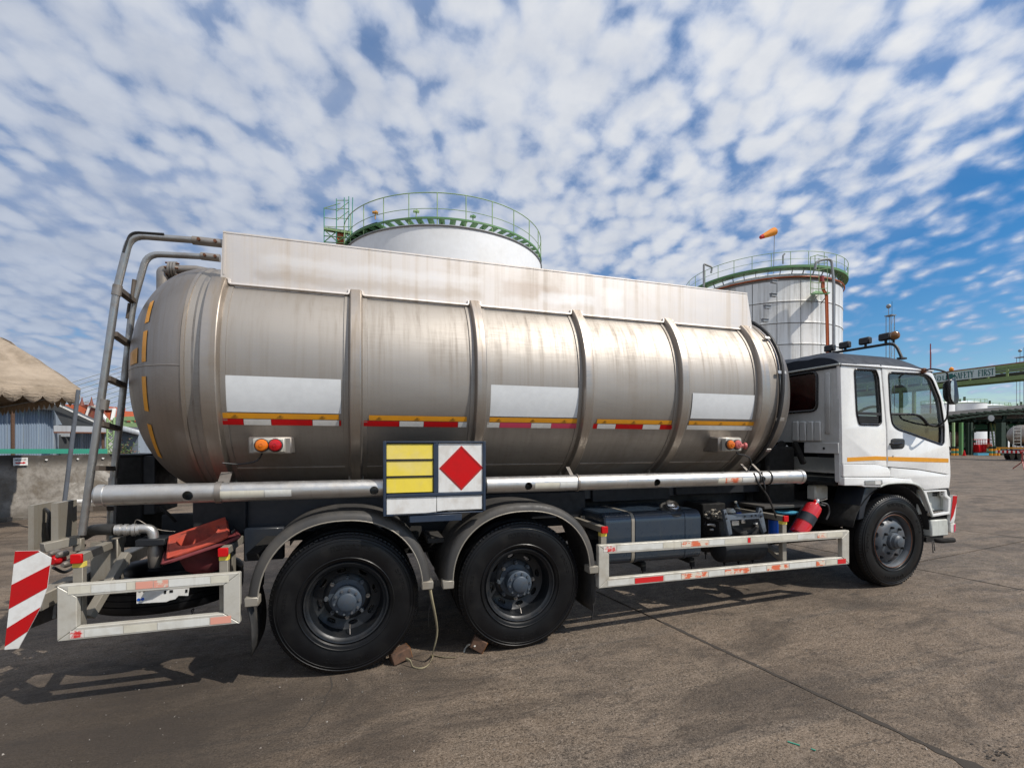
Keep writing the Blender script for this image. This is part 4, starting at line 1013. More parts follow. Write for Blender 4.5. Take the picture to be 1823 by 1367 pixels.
for px in (22.5, 183): m = MB(); m.rod(atD(px, 722 if px < 90 else 762, 15.2 if px < 90 else 18.6), atD(px+.5, 840, 15.2 if px < 90 else 18.6), .05, 8); solo(m, 'timber_post', M['wood'], 'brown upright post in front of the corrugated shed, left of the tent pole' if px < 90 else 'brown upright post by the low shed, between the ladder rails', 'post')
m = MB(); m.bar(atD(-60, 803, 13.2), atD(190, 802, 16.5), .08, .12); m.bar(atD(-60, 806, 13.1), atD(190, 806, 16.4), .08, .05); solo(m, 'green_pipe_rail', M['greenteal'], 'teal green horizontal pipe rail running just above the stained wall', 'rail')
sh3 = thing('end_shed', 'grey flat-walled shed with pale curved roof between ladder and barrel', 'shed', atD(226, HY+40, 22))
m = MB(); m.prism([atD(206, 766, 22), atD(246, 770, 22), atD(246, 845, 22), atD(206, 845, 22)], (SA*3, CA*3, 0)); m.build('wall', M['bluesheet2'], sh3)
m = MB(); m.loft([[atD(204, 756, 21.7), atD(224, 759, 21.6), atD(248, 766, 21.5)], [atD(204, 765, 21.7), atD(224, 767, 21.6), atD(248, 774, 21.5)], [atD(204, 766, 26), atD(224, 768, 26), atD(248, 774, 26)]], closed=False)
o = m.build('roof', M['roofsheet'], sh3); s = o.modifiers.new('t', 'SOLIDIFY'); s.thickness = .04
lt = thing('lattice_post', 'light green lattice steel post rising between the two ladder rails', 'lattice post', atD(197, HY+40, 17.5)); T = 17.5
for px in (191, 203): m = MB(); m.rod(atD(px, 744, T), atD(px, 850, T), .035, 6); m.build('chord', M['greenl'], lt)
m = MB()
for k in range(9): m.rod(atD(191, 746+k*11, T), atD(203, 757+k*11, T), .02, 5); m.rod(atD(203, 746+k*11, T), atD(191, 757+k*11, T), .02, 5)
m.build('bracing', M['greenl'], lt)
gf = thing('green_gantry', 'light green steel gantry beam seen in the gap left of the barrel', 'gantry', atD(232, HY+40, 30)); T = 30
m = MB(); m.bar(atD(206, 746, T), atD(262, 744, T), .2, .25); m.build('top_beam', M['greenl'], gf); m = MB(); m.bar(atD(206, 756, T), atD(262, 757, T), .2, .25); m.build('bottom_beam', M['greenl'], gf)
m = MB()
for px in (208, 222, 236, 250): m.bar(atD(px, 746, T), atD(px, 850 if px == 208 else 757, T), .15, .15)
m.build('web_post', M['greenl'], gf)
# shrub
sb = thing('shrub', 'small shrub with green and reddish leaves against the end shed', 'shrub', atD(219, 850, 17)); rnd = random.Random(8)
m1, m2, m3 = MB(), MB(), MB(); c = atD(219, 812, 17)
for k in range(12): m3.tube([Vector((c.x, c.y, .05)), c+Vector((rnd.uniform(-.3, .3), rnd.uniform(-.2, .2), rnd.uniform(.1, .5)))], [.015, .006], 4)
for k in range(900):
    p = c+Vector((rnd.gauss(0, .19), rnd.gauss(0, .18), rnd.gauss(.0, .24))); a = Vector((rnd.gauss(0, 1), rnd.gauss(0, 1), rnd.gauss(0, 1))).normalized(); b = a.orthogonal().normalized()
    s_ = rnd.uniform(.02, .045); (m1 if rnd.random() < .68 else m2).add([p-a*s_, p+b*s_*.5, p+a*s_, p-b*s_*.5], [(0, 1, 2, 3)])
m1.build('green_leaves', M['leaf'], sb, smooth=0); m2.build('red_leaves', M['leafr'], sb, smooth=0); m3.build('stems', M['bark'], sb)
# temple roofs
T = 60.
tm = thing('temple_hall', 'temple hall with orange tiled gable roofs and white trim beyond the sheds', 'temple', atD(150, HY+20, T+6))
def rf(pts, back, mat, nm, th=.15):
    m = MB(); m.prism([atD(x, y, T+dz_) for x, y, dz_ in pts], Vector((SA, CA, 0))*back); m.build(nm, mat, tm)
rf([(100, 720, 0), (155, 720, 0), (150, 748, -1), (138, 748, -1), (100, 722, 0)], 6, M['redtile'], 'roof_tier')
rf([(176, 730, 1), (203, 730, 1), (200, 748, 0), (186, 748, 0)], 6, M['redtile'], 'roof_tier')
rf([(150, 748, -.8), (163, 722, -.4), (178, 728, -.4), (192, 750, -.8)], .5, M['gable'], 'gable')
for a, b in (((147, 717, 0), (162, 717, -.4)), ((162, 717, -.9), (151, 748, -1.2)), ((178, 733, -.9), (193, 752, -1.2)), ((160, 722, -.5), (175, 726, -.5)), ((176, 729, .8), (205, 728, .8)), ((204, 728, .6), (200, 748, 0)), ((154, 745, -1.2), (168, 750, -1.2))):
    m = MB(); m.bar(atD(a[0], a[1], T+a[2]), atD(b[0], b[1], T+b[2]), .35, .22); m.build('roof_trim', M['trim'], tm)
for px, py in ((163, 706), (146, 706)): m = MB(); m.tube([atD(px-.5, 722, T-1), atD(px, (py+722)/2, T-1), atD(px, py, T-1)], [.28, .12, .02], 6); m.build('finial', M['gable'], tm)
rf([(96, 748, 2), (205, 748, 2), (205, 812, 2), (96, 812, 2)], 8, M['trim'], 'hall_wall')
# cable-stayed bridge
T = 300.
cb = thing('cable_bridge', 'distant cable-stayed bridge, its white cables fanning up behind the ladder', 'bridge', atD(230, HY, T))
top = atD(720, 500, T)
m = MB(); m.bar(atD(60, 738, T), atD(1100, 738, T), 14, 3.2); m.build('deck', M['deckgreen'], cb)
m = MB(); m.bar(atD(60, 743.5, T), atD(1100, 743.5, T), 12, 2.0); m.build('deck_girder', M['deckblue'], cb)
m = MB(); m.tube([atD(720, 800, T), top+Vector((0, 0, 2))], [5, 3], 8); m.build('pylon', M['cable'], cb)
for k in range(15):
    px = -60+k*28; a = atD(px, 738, T); b = top-Vector((0, 0, k*2.2)); m = MB(); m.rod(a, b, .26, 4); m.build('stay_cable', M['cable'], cb)
for px in (250, 900): m = MB(); m.bar(atD(px, 745, T), atD(px, 800, T), 4, 6); m.build('pier', M['cwall'], cb)
# ------------------------------------------------------------------ the tanker truck
TR = thing('tanker_truck', 'white-cabbed tanker truck with a dirty stainless steel barrel filling the foreground', 'tanker truck', (1.6, 4.88, 0))
YN = 3.67; YF = 6.09; YC = 4.88; ZCEN = 2.20; TA, TB, EXP = 1.21, .94, 2.25
def sup(th, k=1., off=0.):
    c, s = math.cos(th), math.sin(th); e = 2/EXP
    y = TA*k*math.copysign(abs(c)**e, c); z = TB*k*math.copysign(abs(s)**e, s)
    if off:
        n = Vector((abs(y/TA)**(EXP-1)*math.copysign(1, y)/TA, abs(z/TB)**(EXP-1)*math.copysign(1, z)/TB)).normalized(); y += n.x*off; z += n.y*off
    return YC-y, ZCEN+z          # th = 0 is the near side, 90 deg the top
def ynear(z, off=0.):
    f = min(1., abs((z-ZCEN)/TB)); return YC-TA*(1-f**EXP)**(1/EXP)-off
XR, XF = -1.13, 3.90
N = 96
def ring(x, k=1., off=0.): return [Vector((x, *sup(2*math.pi*(i+.5)/N, k, off))) for i in range(N)]
m = MB(); m.loft([ring(XR+(XF-XR)*i/12) for i in range(13)], cap0=False, cap1=False); barrel = m.build('barrel', M['steel'], TR, smooth=50)
def dome(x0, sgn, depth, P=2.0):
    rs = []
    for i in range(29):
        ph = math.pi/2*i/28; k = math.cos(ph)**(2/P); dd = depth*math.sin(ph)
        rs.append(ring(x0+sgn*dd, max(k, .012)))
    m = MB(); m.loft(rs, cap0=False, cap1=True); return m.build('barrel_end', M['steel_dome'], TR, smooth=50)
dome(XR-.004, -1, .60); dome(XF+.004, 1, .62)
def hoop(x, w, off, name='weld_bead', mat='steel_rib', h=.008):
    m = MB(); m.loft([ring(x-w/2, 1, off-.004), ring(x-w/3, 1, off+h), ring(x+w/3, 1, off+h), ring(x+w/2, 1, off-.004)], cap0=False, cap1=False); m.build(name, M[mat], TR, smooth=50)
hoop(XR+.0, .03, 0); hoop(XF, .03, 0); hoop(XR+.075, .06, 0, 'dark_band', 'pipe', .004)
# long seams low on the flank and round the rear end
m = MB(); m.tube([(XR+.2, ynear(1.50, .001), 1.50), (XF-.05, ynear(1.50, .001), 1.50)], .006, 6); m.build('weld_bead', M['steel_rib'], TR)
m = MB(); pts = []
for i in range(13):
    ph = math.pi/2*i/14; k = math.cos(ph); dd = .60*math.sin(ph); pts.append(Vector((XR-dd, YC-TA*k*.999, ZCEN)))
m.tube([p+Vector((-.001, -.002, 0)) for p in pts], .005, 6); m.build('weld_bead', M['pipe'], TR)
# ribs: hat sections with a flat flange, from the coaming round to the saddle
RIBS = [at(px, 650, YN).x for px in (373, 633, 856, 1046, 1216, 1357)]
ZTOPR = 2.93
def ribcurve(off, th0, th1, n=30): return [sup(th0+(th1-th0)*i/n, 1, off) for i in range(n+1)]
def th_for_z(z): f = (z-ZCEN)/TB; return math.asin(max(-1, min(1, math.copysign(abs(f)**(EXP/2), f))))
TH1, TH0 = th_for_z(2.84), th_for_z(1.40)
for i, x in enumerate(RIBS):
    w = .064 if i in (0, 5) else .052
    m = MB(); n = 34
    sec = [(-w, -.01), (-w, .004), (-w*.72, .052), (w*.72, .052), (w, .004), (w, -.01)]
    rings = []
    for k in range(n+1):
        th = TH0+(TH1-TH0)*k/n; rings.append([Vector((x+a, *sup(th, 1, b))) for a, b in sec])
    m.loft(rings); m.build('rib', M['steel_rib'], TR, smooth=30, bevel=.004)
    m = MB(); rings = []
    for k in range(n+1):
        th = TH0+(TH1-TH0)*k/n; rings.append([Vector((x+a, *sup(th, 1, b))) for a, b in ((-w-.034, -.006), (-w-.030, .0075), (w+.030, .0075), (w+.034, -.006))])
    m.loft(rings); m.build('rib_flange', M['steel'], TR, smooth=30)
    # far side and belly
    m = MB(); rings = []
    for k in range(n+1):
        th = TH0-(2*math.pi-(math.pi-2*0)-0)*0+(-(math.pi+.45)+TH0*0)*k/n if False else TH0-(math.pi+.2)*k/n; rings.append([Vector((x+a, *sup(th, 1, b))) for a, b in sec])
    m.loft(rings); m.build('rib', M['steel_rib'], TR, smooth=30)
    # saddle foot and bracket down to the frame
    y, z = sup(TH0, 1, .02)
    m = MB(); m.prism([(x-.062, y-.045, z+.05), (x-.062, y-.025, z-.10), (x-.062, y+.30, z-.16), (x-.062, y+.22, z+.02)], (.124, 0, 0)); m.build('saddle', M['guard_dark'], TR, bevel=.006)
    m = MB(); m.prism([(x-.05, y+.10, z-.08), (x-.05, y+.42, .98), (x-.05, y+.56, .98), (x-.05, y+.42, z-.12)], (.10, 0, 0)); m.build('saddle_strut', M['guard_dark'], TR, bevel=.005)
# coaming along the top
PY = 3.905; PX0 = at(397, 413, PY).x; PX1 = at(1330, 521, PY).x; PZ = 3.205
PXe = at(1341, 577, PY).x
m = MB(); nseg = 30; top, bot, mid = [], [], []
m.prism([(PX0, PY, PZ), (PX0-.02, PY, 2.79), (PXe, PY, 2.79), (PX1, PY, PZ)], (0, .006, 0)); 
m.build('side_coaming', M['panel'], TR, smooth=0)
m = MB(); m.bar((PX0, PY+.012, PZ), (PX1, PY+.012, PZ), .03, .012); m.bar((PX0+.005, PY+.012, 2.9), (PX0+.01, PY+.012, PZ-.01), .012, .03, up=(0, 1, 0)); m.build('coaming_flange', M['panel'], TR)
segs = []
rx_ = [PX0-.02]+RIBS[1:-1]+[PXe]
for i in range(len(rx_)-1):
    x0, x1 = rx_[i]+(.06 if i == 0 else .05), rx_[i+1]-.05
    m = MB(); zz = 2.838; pts = filletpath([(x0, PY-.004, zz+.03), (x0, PY-.010, zz-.004), (x1, PY-.010, zz-.004), (x1, PY-.004, zz+.03)], .02)
    m.tube(pts, .011, 6); m.build('coaming_weld', M['panel'], TR)
m = MB(); m.prism([(PX0, 5.85, PZ), (PX0, 5.85, 2.8), (PX1, 5.85, 2.8), (PX1, 5.85, PZ)], (0, .006, 0)); m.build('side_coaming', M['panel'], TR)
m = MB(); m.bb(PX0+.05, PX1-.05, 4.3, 5.5, 3.155, 3.165)
m.build('walkway', M['pipe'], TR)
for x in (.2, 1.45, 2.7):
    m = MB(); m.lathe([(.26, 0), (.26, .06), (.22, .07), (.05, .085)], (x, YC, 3.15), n=28); m.build('manhole_cover', M['chrome'], TR)
# curved sheets on the flank
def patch(name, x0, x1, z0, z1, mat, off=.0035, nz=6, nx=1, jag=0, parent=None, **tags):
    m = MB(); n = max(nx, int((x1-x0)/.05)); rnd = random.Random(int(x0*100)); rows = []
    for k in range(nz+1):
        z = z0+(z1-z0)*k/nz
        rows.append([Vector((x0+(x1-x0)*i/n, ynear(z, off), z)) for i in range(n+1)])
    rows2 = [[p+Vector((0, .003, 0)) for p in r] for r in rows]
    m.loft(rows, closed=False); m.loft(rows2, closed=False)
    return m.build(name, mat, parent or TR, smooth=50, **tags)
def xs_(px): return at(px, 745, YN).x
for a, b, zt, zb in ((390, 607, 2.145, 1.900), (873, 1035, 2.150, 1.902), (1233, 1354, 2.145, 1.915)):
    patch('blank_sheet', xs_(a), xs_(b), zb, zt, M['wsheet'], .005)
for a, b in ((393, 603), (657, 833), (874, 1031), (1067, 1201), (1232, 1348)):
    patch('amber_tape', xs_(a), xs_(b), 1.856, 1.893, M['yellow'], .008)
def dashes(px0, px1, cuts, first):
    xs0 = [px0]+cuts+[px1]; k = first
    for a, b in zip(xs0[:-1], xs0[1:]):
        mt = {'r': M['redpaint'], 'w': M['tapewhite'], 'p': M['pinkred']}[k]; patch('tape_piece', xs_(a)+.0015, xs_(b)-.0015, 1.812, 1.852, mt, .008)
        k = {'r': 'w', 'w': first if first != 'w' else ('p' if px0 == 870 else 'r'), 'p': 'w'}[k]
dashes(388, 607, [430, 480, 555, 603], 'r'); dashes(647, 834, [712, 756, 818], 'r'); dashes(870, 1032, [893, 950, 986], 'w'); dashes(1061, 1204, [1069, 1102, 1151, 1182], 'r'); dashes(1230, 1349, [], 'w')
# tiny wear marks printed on the amber tape
m = MB()
for a, b in ((393, 603), (657, 833), (874, 1031), (1067, 1201), (1232, 1348)):
    for f in (.1, .48, .85):
        x = xs_(a)+(xs_(b)-xs_(a))*f; z = 1.876; m.tube([(x+.009*math.cos(t), ynear(z, .0095), z+.004+.007*math.sin(t)) for t in (1.57, 3.66, 5.76)], .0012, 4, loop=True); m.bb(x-.02, x+.02, ynear(z-.008, .0105), ynear(z-.008, .0095), z-.0092, z-.0068)
m.build('tape_print', M['dark'], TR, smooth=0)
# amber dashes down the rear end
def dome_pt(th, f, off=.004):
    ph = math.pi/2*f; k = math.cos(ph); dd = .60*math.sin(ph); y, z = sup(th, k); return Vector((XR-.004-dd-off*.6, y-off*math.cos(th)*.8, z+off*math.sin(th)*.8))
for t0, t1 in ((.31, .53), (.02, .24), (-.31, -.06), (-.76, -.42)):
    m = MB(); r = []
    for k in range(11):
        t = t0+(t1-t0)*k/10; r.append([dome_pt(t, f, .003) for f in (.250, .270, .290)])
    m.loft(r, closed=False); o = m.build('amber_dash', M['yellow'], TR, smooth=50)
m = MB(); r = [[dome_pt(t, f) for f in (.34, .38, .42, .46)] for t in (.02, .06, .10, .13)]; m.loft(r, closed=False); o = m.build('worn_decal', M['yellowdull'], TR, smooth=50)
# marker light boxes
def lightbox(x0, x1, zt, zb, yface, lx, front=False):
    zc = (zt+zb)/2
    m = MB(); yb = ynear(zc)+.06
    m.prism([(x0, yface, zt), (x0, yface, zb), (x0, yb, zb-.01), (x0, yb, zt+.01)], (x1-x0, 0, 0)); bx = m.build('light_box', M['guard'], TR, bevel=.006)
    m = MB(); m.prism([(x1+.001, yface+.01, zt-.006), (x1+.001, yface+.01, zb+.004), (x1+.05, yb, zb), (x1+.05, yb, zt)], (.0, .0, .0)) if False else m.prism([(x0-.04, yface+.055, zt+.012), (x0-.04, yface+.055, zb-.012), (x0-.04, yb, zb-.012), (x0-.04, yb, zt+.012)], (x1-x0+.08, 0, 0))
    m.build('box_bracket', M['pipe'], TR, bevel=.01)
    for x, mt in lx:
        m = MB(); m.lathe([(.047, .0), (.047, .012), (.043, .016)], (x, yface, zc), (0, -1, 0), 24); rg = m.build('lamp_bezel', M['black'], TR)
        m = MB(); m.lathe([(.0405, .012), (.0405, .022), (.034, .032), (.018, .038), (.001, .040)], (x, yface, zc), (0, -1, 0), 24); m.build('lamp_lens', mt, TR)
        m = MB()
        for k in range(3): m.tube([(x+r_*math.cos(t), yface-.0405+.006*k, zc+r_*math.sin(t)) for r_ in (.011+.010*k,) for t in (6.283*i/18 for i in range(18))], .0015, 4, loop=True)
        m.build('lens_ring', mt, TR)
b0 = at(450, 780, 3.615); b1 = at(506, 806, 3.615)
lightbox(b0.x, b1.x, b0.z, b1.z+.004, 3.615, [(at(465.5, 793, 3.6).x, M['lens_a']), (at(490, 793, 3.6).x, M['lens_r'])])
b0 = at(1293, 780, 3.615); b1 = at(1320.5, 802.5, 3.615)
lightbox(b0.x, b1.x, b0.z, b1.z, 3.615, [(at(1300.5, 792, 3.6).x, M['lens_a']), (at(1313.5, 792, 3.6).x, M['lens_dkred'])])
m = MB(); m.lathe([(.02, 0), (.02, .05), (.032, .055), (.032, .075), (.02, .08)], (b1.x, 3.66, 1.66), (1, -.3, 0), 12); m.build('push_button', M['lens_dkred'], TR)
def cable(pts, r, mat='black', name='cable'): m = MB(); m.tube(smoothpath(pts, 6), r, 7); return m.build(name, M[mat], TR)
cable([at(466, 808, 3.66), at(462, 815, 3.72), at(452, 822, 3.72), at(425, 826, 3.76), at(396, 824, 3.73)], .006)
cable([at(1310, 803, 3.68), at(1314, 808, 3.70), at(1325, 810, 3.72), at(1334, 815, 3.74), at(1338, 825, 3.76)], .007)
# front cable conduit round the front end
m = MB(); pts = [Vector((XF+.015+.03*math.sin(3*t), *sup(t, 1, .03))) for t in [1.15-i*.105 for i in range(20)]]; m.tube(pts, .019, 8); m.build('conduit', M['black'], TR)
for t in (.95, .55, .15, -.25, -.6):
    m = MB(); y, z = sup(t, 1, .028); y0, z0 = sup(t, 1, -.005); m.bar((XF-.03, y, z), (XF+.07, y, z), .03, .012, up=(0, y-y0, z-z0)); m.build('conduit_clip', M['galv'], TR)
# ------------------------------------------------------------------ ladder, rear pipe
def lad(yy, pts): return [at(px, py, yy) for px, py in pts]
railA = filletpath(lad(3.95, [(146, 952), (208, 515), (232, 419), (345, 428)]), .09)
railB = filletpath(lad(4.32, [(202, 850), (236, 545), (262, 452), (360, 457)]), .09)
railB[0] = railB[0]+(railB[0]-railB[6]).normalized()*.0
for r in (railA, railB): m = MB(); m.tube(r, .023, 12); m.build('ladder_rail', M['ladder'], TR)
m = MB(); m.rod(lad(4.32, [(198, 960)])[0], railB[0], .03, 10); m.build('ladder_rail', M['ladder'], TR)
for P, Q, yy in (((343, 428), (396, 434), 3.95), ((358, 456), (392, 460), 4.32)):
    a, b = at(*P, yy), at(*Q, yy); m = MB(); m.rod(a, b, .030, 12); m.build('rail_sleeve', M['pipe'], TR)
    for f in (.25, .8): q = a.lerp(b, f); m = MB(); m.rod(q+Vector((0, -.045, 0)), q+Vector((0, .04, 0)), .011, 8); m.build('sleeve_bolt', M['rust'], TR)
m = MB(); m.tube(filletpath(lad(3.93, [(220, 450), (232, 413), (292, 417)]), .05), .008, 6); m.build('bent_rod', M['black'], TR)
m = MB(); m.rod(*lad(4.3, [(239, 498), (234, 540)]), .014, 8); m.rod(*lad(4.3, [(230, 540), (226, 567)]), .01, 8); m.build('latch_rod', M['ladder_rung'], TR)
for a, b in (((207, 513), (237, 536)), ((202, 594), (229, 613)), ((190, 673), (219, 686)), ((178, 754), (210, 763)), ((168, 833), (201, 834)), ((158, 905), (199, 905))):
    p, q = at(*a, 3.95), at(*b, 4.32); m = MB(); m.bar(p, q, .045, .032); m.build('ladder_rung', M['ladder_rung'], TR)
for a in ((208, 517), (185, 720)): m = MB(); p = at(*a, 3.95); m.rod(p-Vector((.004, 0, .035)), p+Vector((.006, 0, .035)), .028, 12); m.build('rail_collar', M['pipe'], TR)
PYp = 4.65
m = MB(); m.tube(filletpath([at(290, 640, PYp), at(290, 483, PYp), at(303, 483, PYp)], .12, 7), .045, 16)
m.build('vent_pipe', M['pipe'], TR)
m = MB(); m.tube([at(314, 480, PYp), at(350, 481, PYp), at(396, 490, PYp)], .036, 14); m.build('vent_pipe', M['pipe'], TR)
for px in (304, 309, 314): m = MB(); m.lathe([(.068, -.008), (.068, .008)], at(px, 481, PYp), (1, 0, 0), 20); m.build('pipe_flange', M['pipe'], TR)
m = MB()
for k in range(6): a = k*1.047; p = at(309, 481, PYp)+Vector((0, math.cos(a)*.055, math.sin(a)*.055)); m.rod(p-Vector((.05, 0, 0)), p+Vector((.05, 0, 0)), .007, 6)
m.build('flange_bolt', M['rust'], TR)
m = MB(); m.bar(at(296, 494, PYp), at(320, 497, PYp), .03, .015); m.build('pipe_stay', M['black'], TR)
# ------------------------------------------------------------------ hose tube along the side
TY = 3.63; tx0, tx1, tz = at(182, 884, TY).x, at(1424, 847, TY).x, 1.357
m = MB(); ro, ri = .0645, .058; prof = [(ri, 0), (ro, 0), (ro, tx1-tx0), (ri, tx1-tx0)]
m.lathe(prof+[(ri, 0)], (tx0, TY, tz), (1, 0, 0), 40, cap=False); tm_ = m.mesh('hose_tube', M['galv'], 40)
cut = []
for px in (334, 666, 941, 1170, 1358):
    mm = MB(); x = at(px, 860, TY-.06).x; mm.rod((x, TY-.12, tz-.012), (x, TY-.03, tz-.012), .031, 20); cut.append(mm.mesh('c', None, 0))
tm_ = bool_cut(tm_, cut); tm_.name = 'hose_tube'; tm_.polygons.foreach_set('use_smooth', [True]*len(tm_.polygons)); tm_.set_sharp_from_angle(angle=R(30))
place('hose_tube', tm_, (0, 0, 0), TR)
m = MB(); m.lathe([(.0, 0), (.060, .0), (.069, .012), (.069, .05), (.0645, .055)], (tx0-.03, TY, tz), (1, 0, 0), 28, cap=False); m.build('tube_cap', M['galv'], TR)
m = MB(); m.lathe([(ro+.003, -.02), (ro+.006, -.016), (ro+.006, .016), (ro+.003, .02)], (tx1-.01, TY, tz), (1, 0, 0), 28, cap=False); m.build('tube_collar', M['galv'], TR)
for px, wdt in ((391, .035), (1026, .016), (1345, .014), (1365, .012), (862, .016)):
    x = at(px, 850, TY).x; m = MB(); m.lathe([(ro+.001, -wdt/2), (ro+.008, -wdt/2), (ro+.008, wdt/2), (ro+.001, wdt/2)], (x, TY, tz), (1, 0, 0), 28, cap=False); m.build('tube_clamp', M['pipe'] if px in (391, 1026) else M['black'], TR)
    m = MB(); m.bar((x, TY+.05, tz+.02), (x, TY+.18, tz+.12), wdt*2, .012); m.build('clamp_bracket', M['pipe'], TR)
def tubetape(px0, px1, mat, z0=-.035, z1=.012):
    x0, x1 = at(px0, 850, TY).x, at(px1, 850, TY).x; a0, a1 = math.asin(z0/ro), math.asin(z1/ro); rows = []
    for k in range(6):
        a = a0+(a1-a0)*k/5; rows.append([Vector((x, TY-math.cos(a)*(ro+.0015), tz+math.sin(a)*(ro+.0015))) for x in (x0, x1)])
    m = MB(); m.loft(rows, closed=False); m.build('tube_tape', mat, TR, smooth=50)
tubetape(396, 473, M['cream']); tubetape(474, 521, M['cream2']); tubetape(948, 991, M['cream']); tubetape(992, 1022, M['cream2']); tubetape(1270, 1283, M['cream']); tubetape(1283, 1312, M['tape_faded']); tubetape(1313, 1336, M['cream2'])
cable([at(1342, 842, 3.58), at(1350, 860, 3.56), at(1366, 882, 3.60), at(1376, 905, 3.68), at(1382, 922, 3.75)], .009)
cable([at(1356, 840, 3.58), at(1362, 868, 3.56), at(1362, 872, 3.58)], .007)
cable([at(1336, 830, 3.62), at(1330, 842, 3.66), at(1336, 850, 3.70)], .008)
# ------------------------------------------------------------------ hazard board
BY = 3.540
def BQ(px, py, y=BY): p = at(px, py, y); return (p.x, p.z)
F = [BQ(682, 785), BQ(864.5, 783.5), BQ(862, 905), BQ(683.5, 919.5)]
def rect(a, b, c, d_): return [BQ(*a), BQ(*b), BQ(*c), BQ(*d_)]
bx0, bx1, bz0, bz1 = F[0][0], F[1][0], 1.160, F[0][1]
zc_ = at(774, 880, BY).z; xm = at(776, 830, BY).x
fw_ = .022
for nm, (x0, x1, z0, z1) in {'a': (bx0, bx0+fw_, bz0, bz1), 'b': (bx1-fw_, bx1, bz0+.012, bz1), 'c': (xm-.018, xm+.018, zc_+.0125, bz1-.014), 'd': (bx0+fw_, bx1-fw_, bz1-.014, bz1), 'e': (bx0+fw_, bx1-fw_, zc_-.012, zc_+.012), 'f': (bx0+fw_, bx1-fw_, bz0, bz0+.01)}.items():
    m = MB(); m.bb(x0, x1, BY-.008, BY+.03, z0, z1); m.build('board_frame', M['frameb'], TR, bevel=.003)
m = MB(); m.bb(bx0+.002, bx1-.002, BY+.031, BY+.036, bz0, bz1); m.build('board_back', M['navyd'], TR)
zz0, zz1 = zc_+.014, bz1-.016; hh = (zz1-zz0)/3
for k in range(3):
    m = MB(); m.bb(bx0+fw_+.002, xm-.020, BY+.004, BY+.007, zz0+hh*k+.006, zz0+hh*(k+1)-.006); m.build('yellow_plate', M['yplate'], TR, bevel=.001)
    if k: m = MB(); m.bb(bx0+fw_, xm-.018, BY-.002, BY+.01, zz0+hh*k-.0055, zz0+hh*k+.0055); m.build('board_slot', M['navyd'], TR)
m = MB(); m.bb(xm+.020, bx1-fw_-.002, BY+.004, BY+.007, zz0, zz1); m.build('white_plate', M['wplate'], TR)
xd, zd = at(821.5, 833, BY).x, at(821, 833, BY).z; rd = .168
m = MB(); m.prism([(xd-rd, BY+.0035, zd), (xd, BY+.0035, zd+rd), (xd+rd, BY+.0035, zd), (xd, BY+.0035, zd-rd)], (0, -.0015, 0)); m.build('red_diamond', M['redpaint'], TR, smooth=0)
m = MB(); k = .93; pts = [(xd-rd*k, BY+.0012, zd), (xd, BY+.0012, zd+rd*k), (xd+rd*k, BY+.0012, zd), (xd, BY+.0012, zd-rd*k)]
for i in range(4): m.bar(pts[i], pts[(i+1) % 4], .002, .004, up=(0, 0, 1))
m.build('diamond_line', M['redpipe'], TR, smooth=0)
for x0, x1, dz_ in ((bx0+fw_+.003, xm+.004, 0), (xm+.008, bx1-fw_-.003, .014)):
    m = MB(); m.bb(x0, x1, BY+.003, BY+.007, bz0+.012+dz_*.6, zc_-.016); m.build('white_plate', M['wplate'], TR, bevel=.001)
m = MB(); m.tube(smoothpath([at(700, 917, BY-.01), at(760, 913, BY-.012), at(800, 908, BY-.012), at(858, 906, BY-.01)]), .0022, 4); m.build('tie_wire', M['black'], TR)
m = MB(); m.bb(at(729, 915, BY).x, at(822, 915, BY).x, BY-.005, BY+.12, bz0-.055, bz0-.004); m.build('board_bracket', M['frameb'], TR, bevel=.004)
for px in (740, 812): m = MB(); x = at(px, 900, BY).x; m.bar((x, BY+.05, bz0), (x, 4.15, bz0-.05), .04, .04); m.build('board_arm', M['navyd'], TR)
# ------------------------------------------------------------------ chassis
for y in (4.46, 5.30):
    m = MB(); m.bb(-1.5, 6.2, y-.04, y+.04, .86, 1.12); m.build('frame_rail', M['navyd'], TR, bevel=.006)
for y in (4.36, 5.40): m = MB(); m.bb(-1.25, 3.95, y-.06, y+.06, 1.13, 1.26); m.build('subframe', M['navy'], TR, bevel=.006)
for x in (-1.3, -.8, .55, 1.9, 2.6, 3.3, 4.1): m = MB(); m.bb(x-.04, x+.04, 4.5, 5.26, .90, 1.08); m.build('cross_member', M['navyd'], TR)
# dark plates and boxes hung on the side
for x0, x1, z0, z1, y, mt in ((at(345, 900, 4.2).x, at(440, 900, 4.2).x, .98, 1.30, 4.2, 'navyd'), (at(432, 930, 4.25).x, at(690, 930, 4.25).x, .96, 1.24, 4.25, 'navy'), (at(860, 930, 4.25).x, at(1040, 930, 4.25).x, .97, 1.22, 4.25, 'navyd'),
                              (at(1052, 880, 4.3).x, at(1190, 880, 4.3).x, 1.10, 1.32, 4.3, 'navyd'), (at(1200, 880, 4.3).x, at(1420, 880, 4.3).x, 1.14, 1.30, 4.3, 'navyd')):
    m = MB(); m.bb(x0, x1, y-.03, y+.12, z0, z1); m.build('side_plate', M[mt], TR, bevel=.008)
m = MB(); m.bb(at(425, 960, 3.95).x, at(500, 960, 3.95).x, 4.1, 4.16, .78, 1.03); m.build('mudguard_plate', M['navy'], TR, bevel=.008)
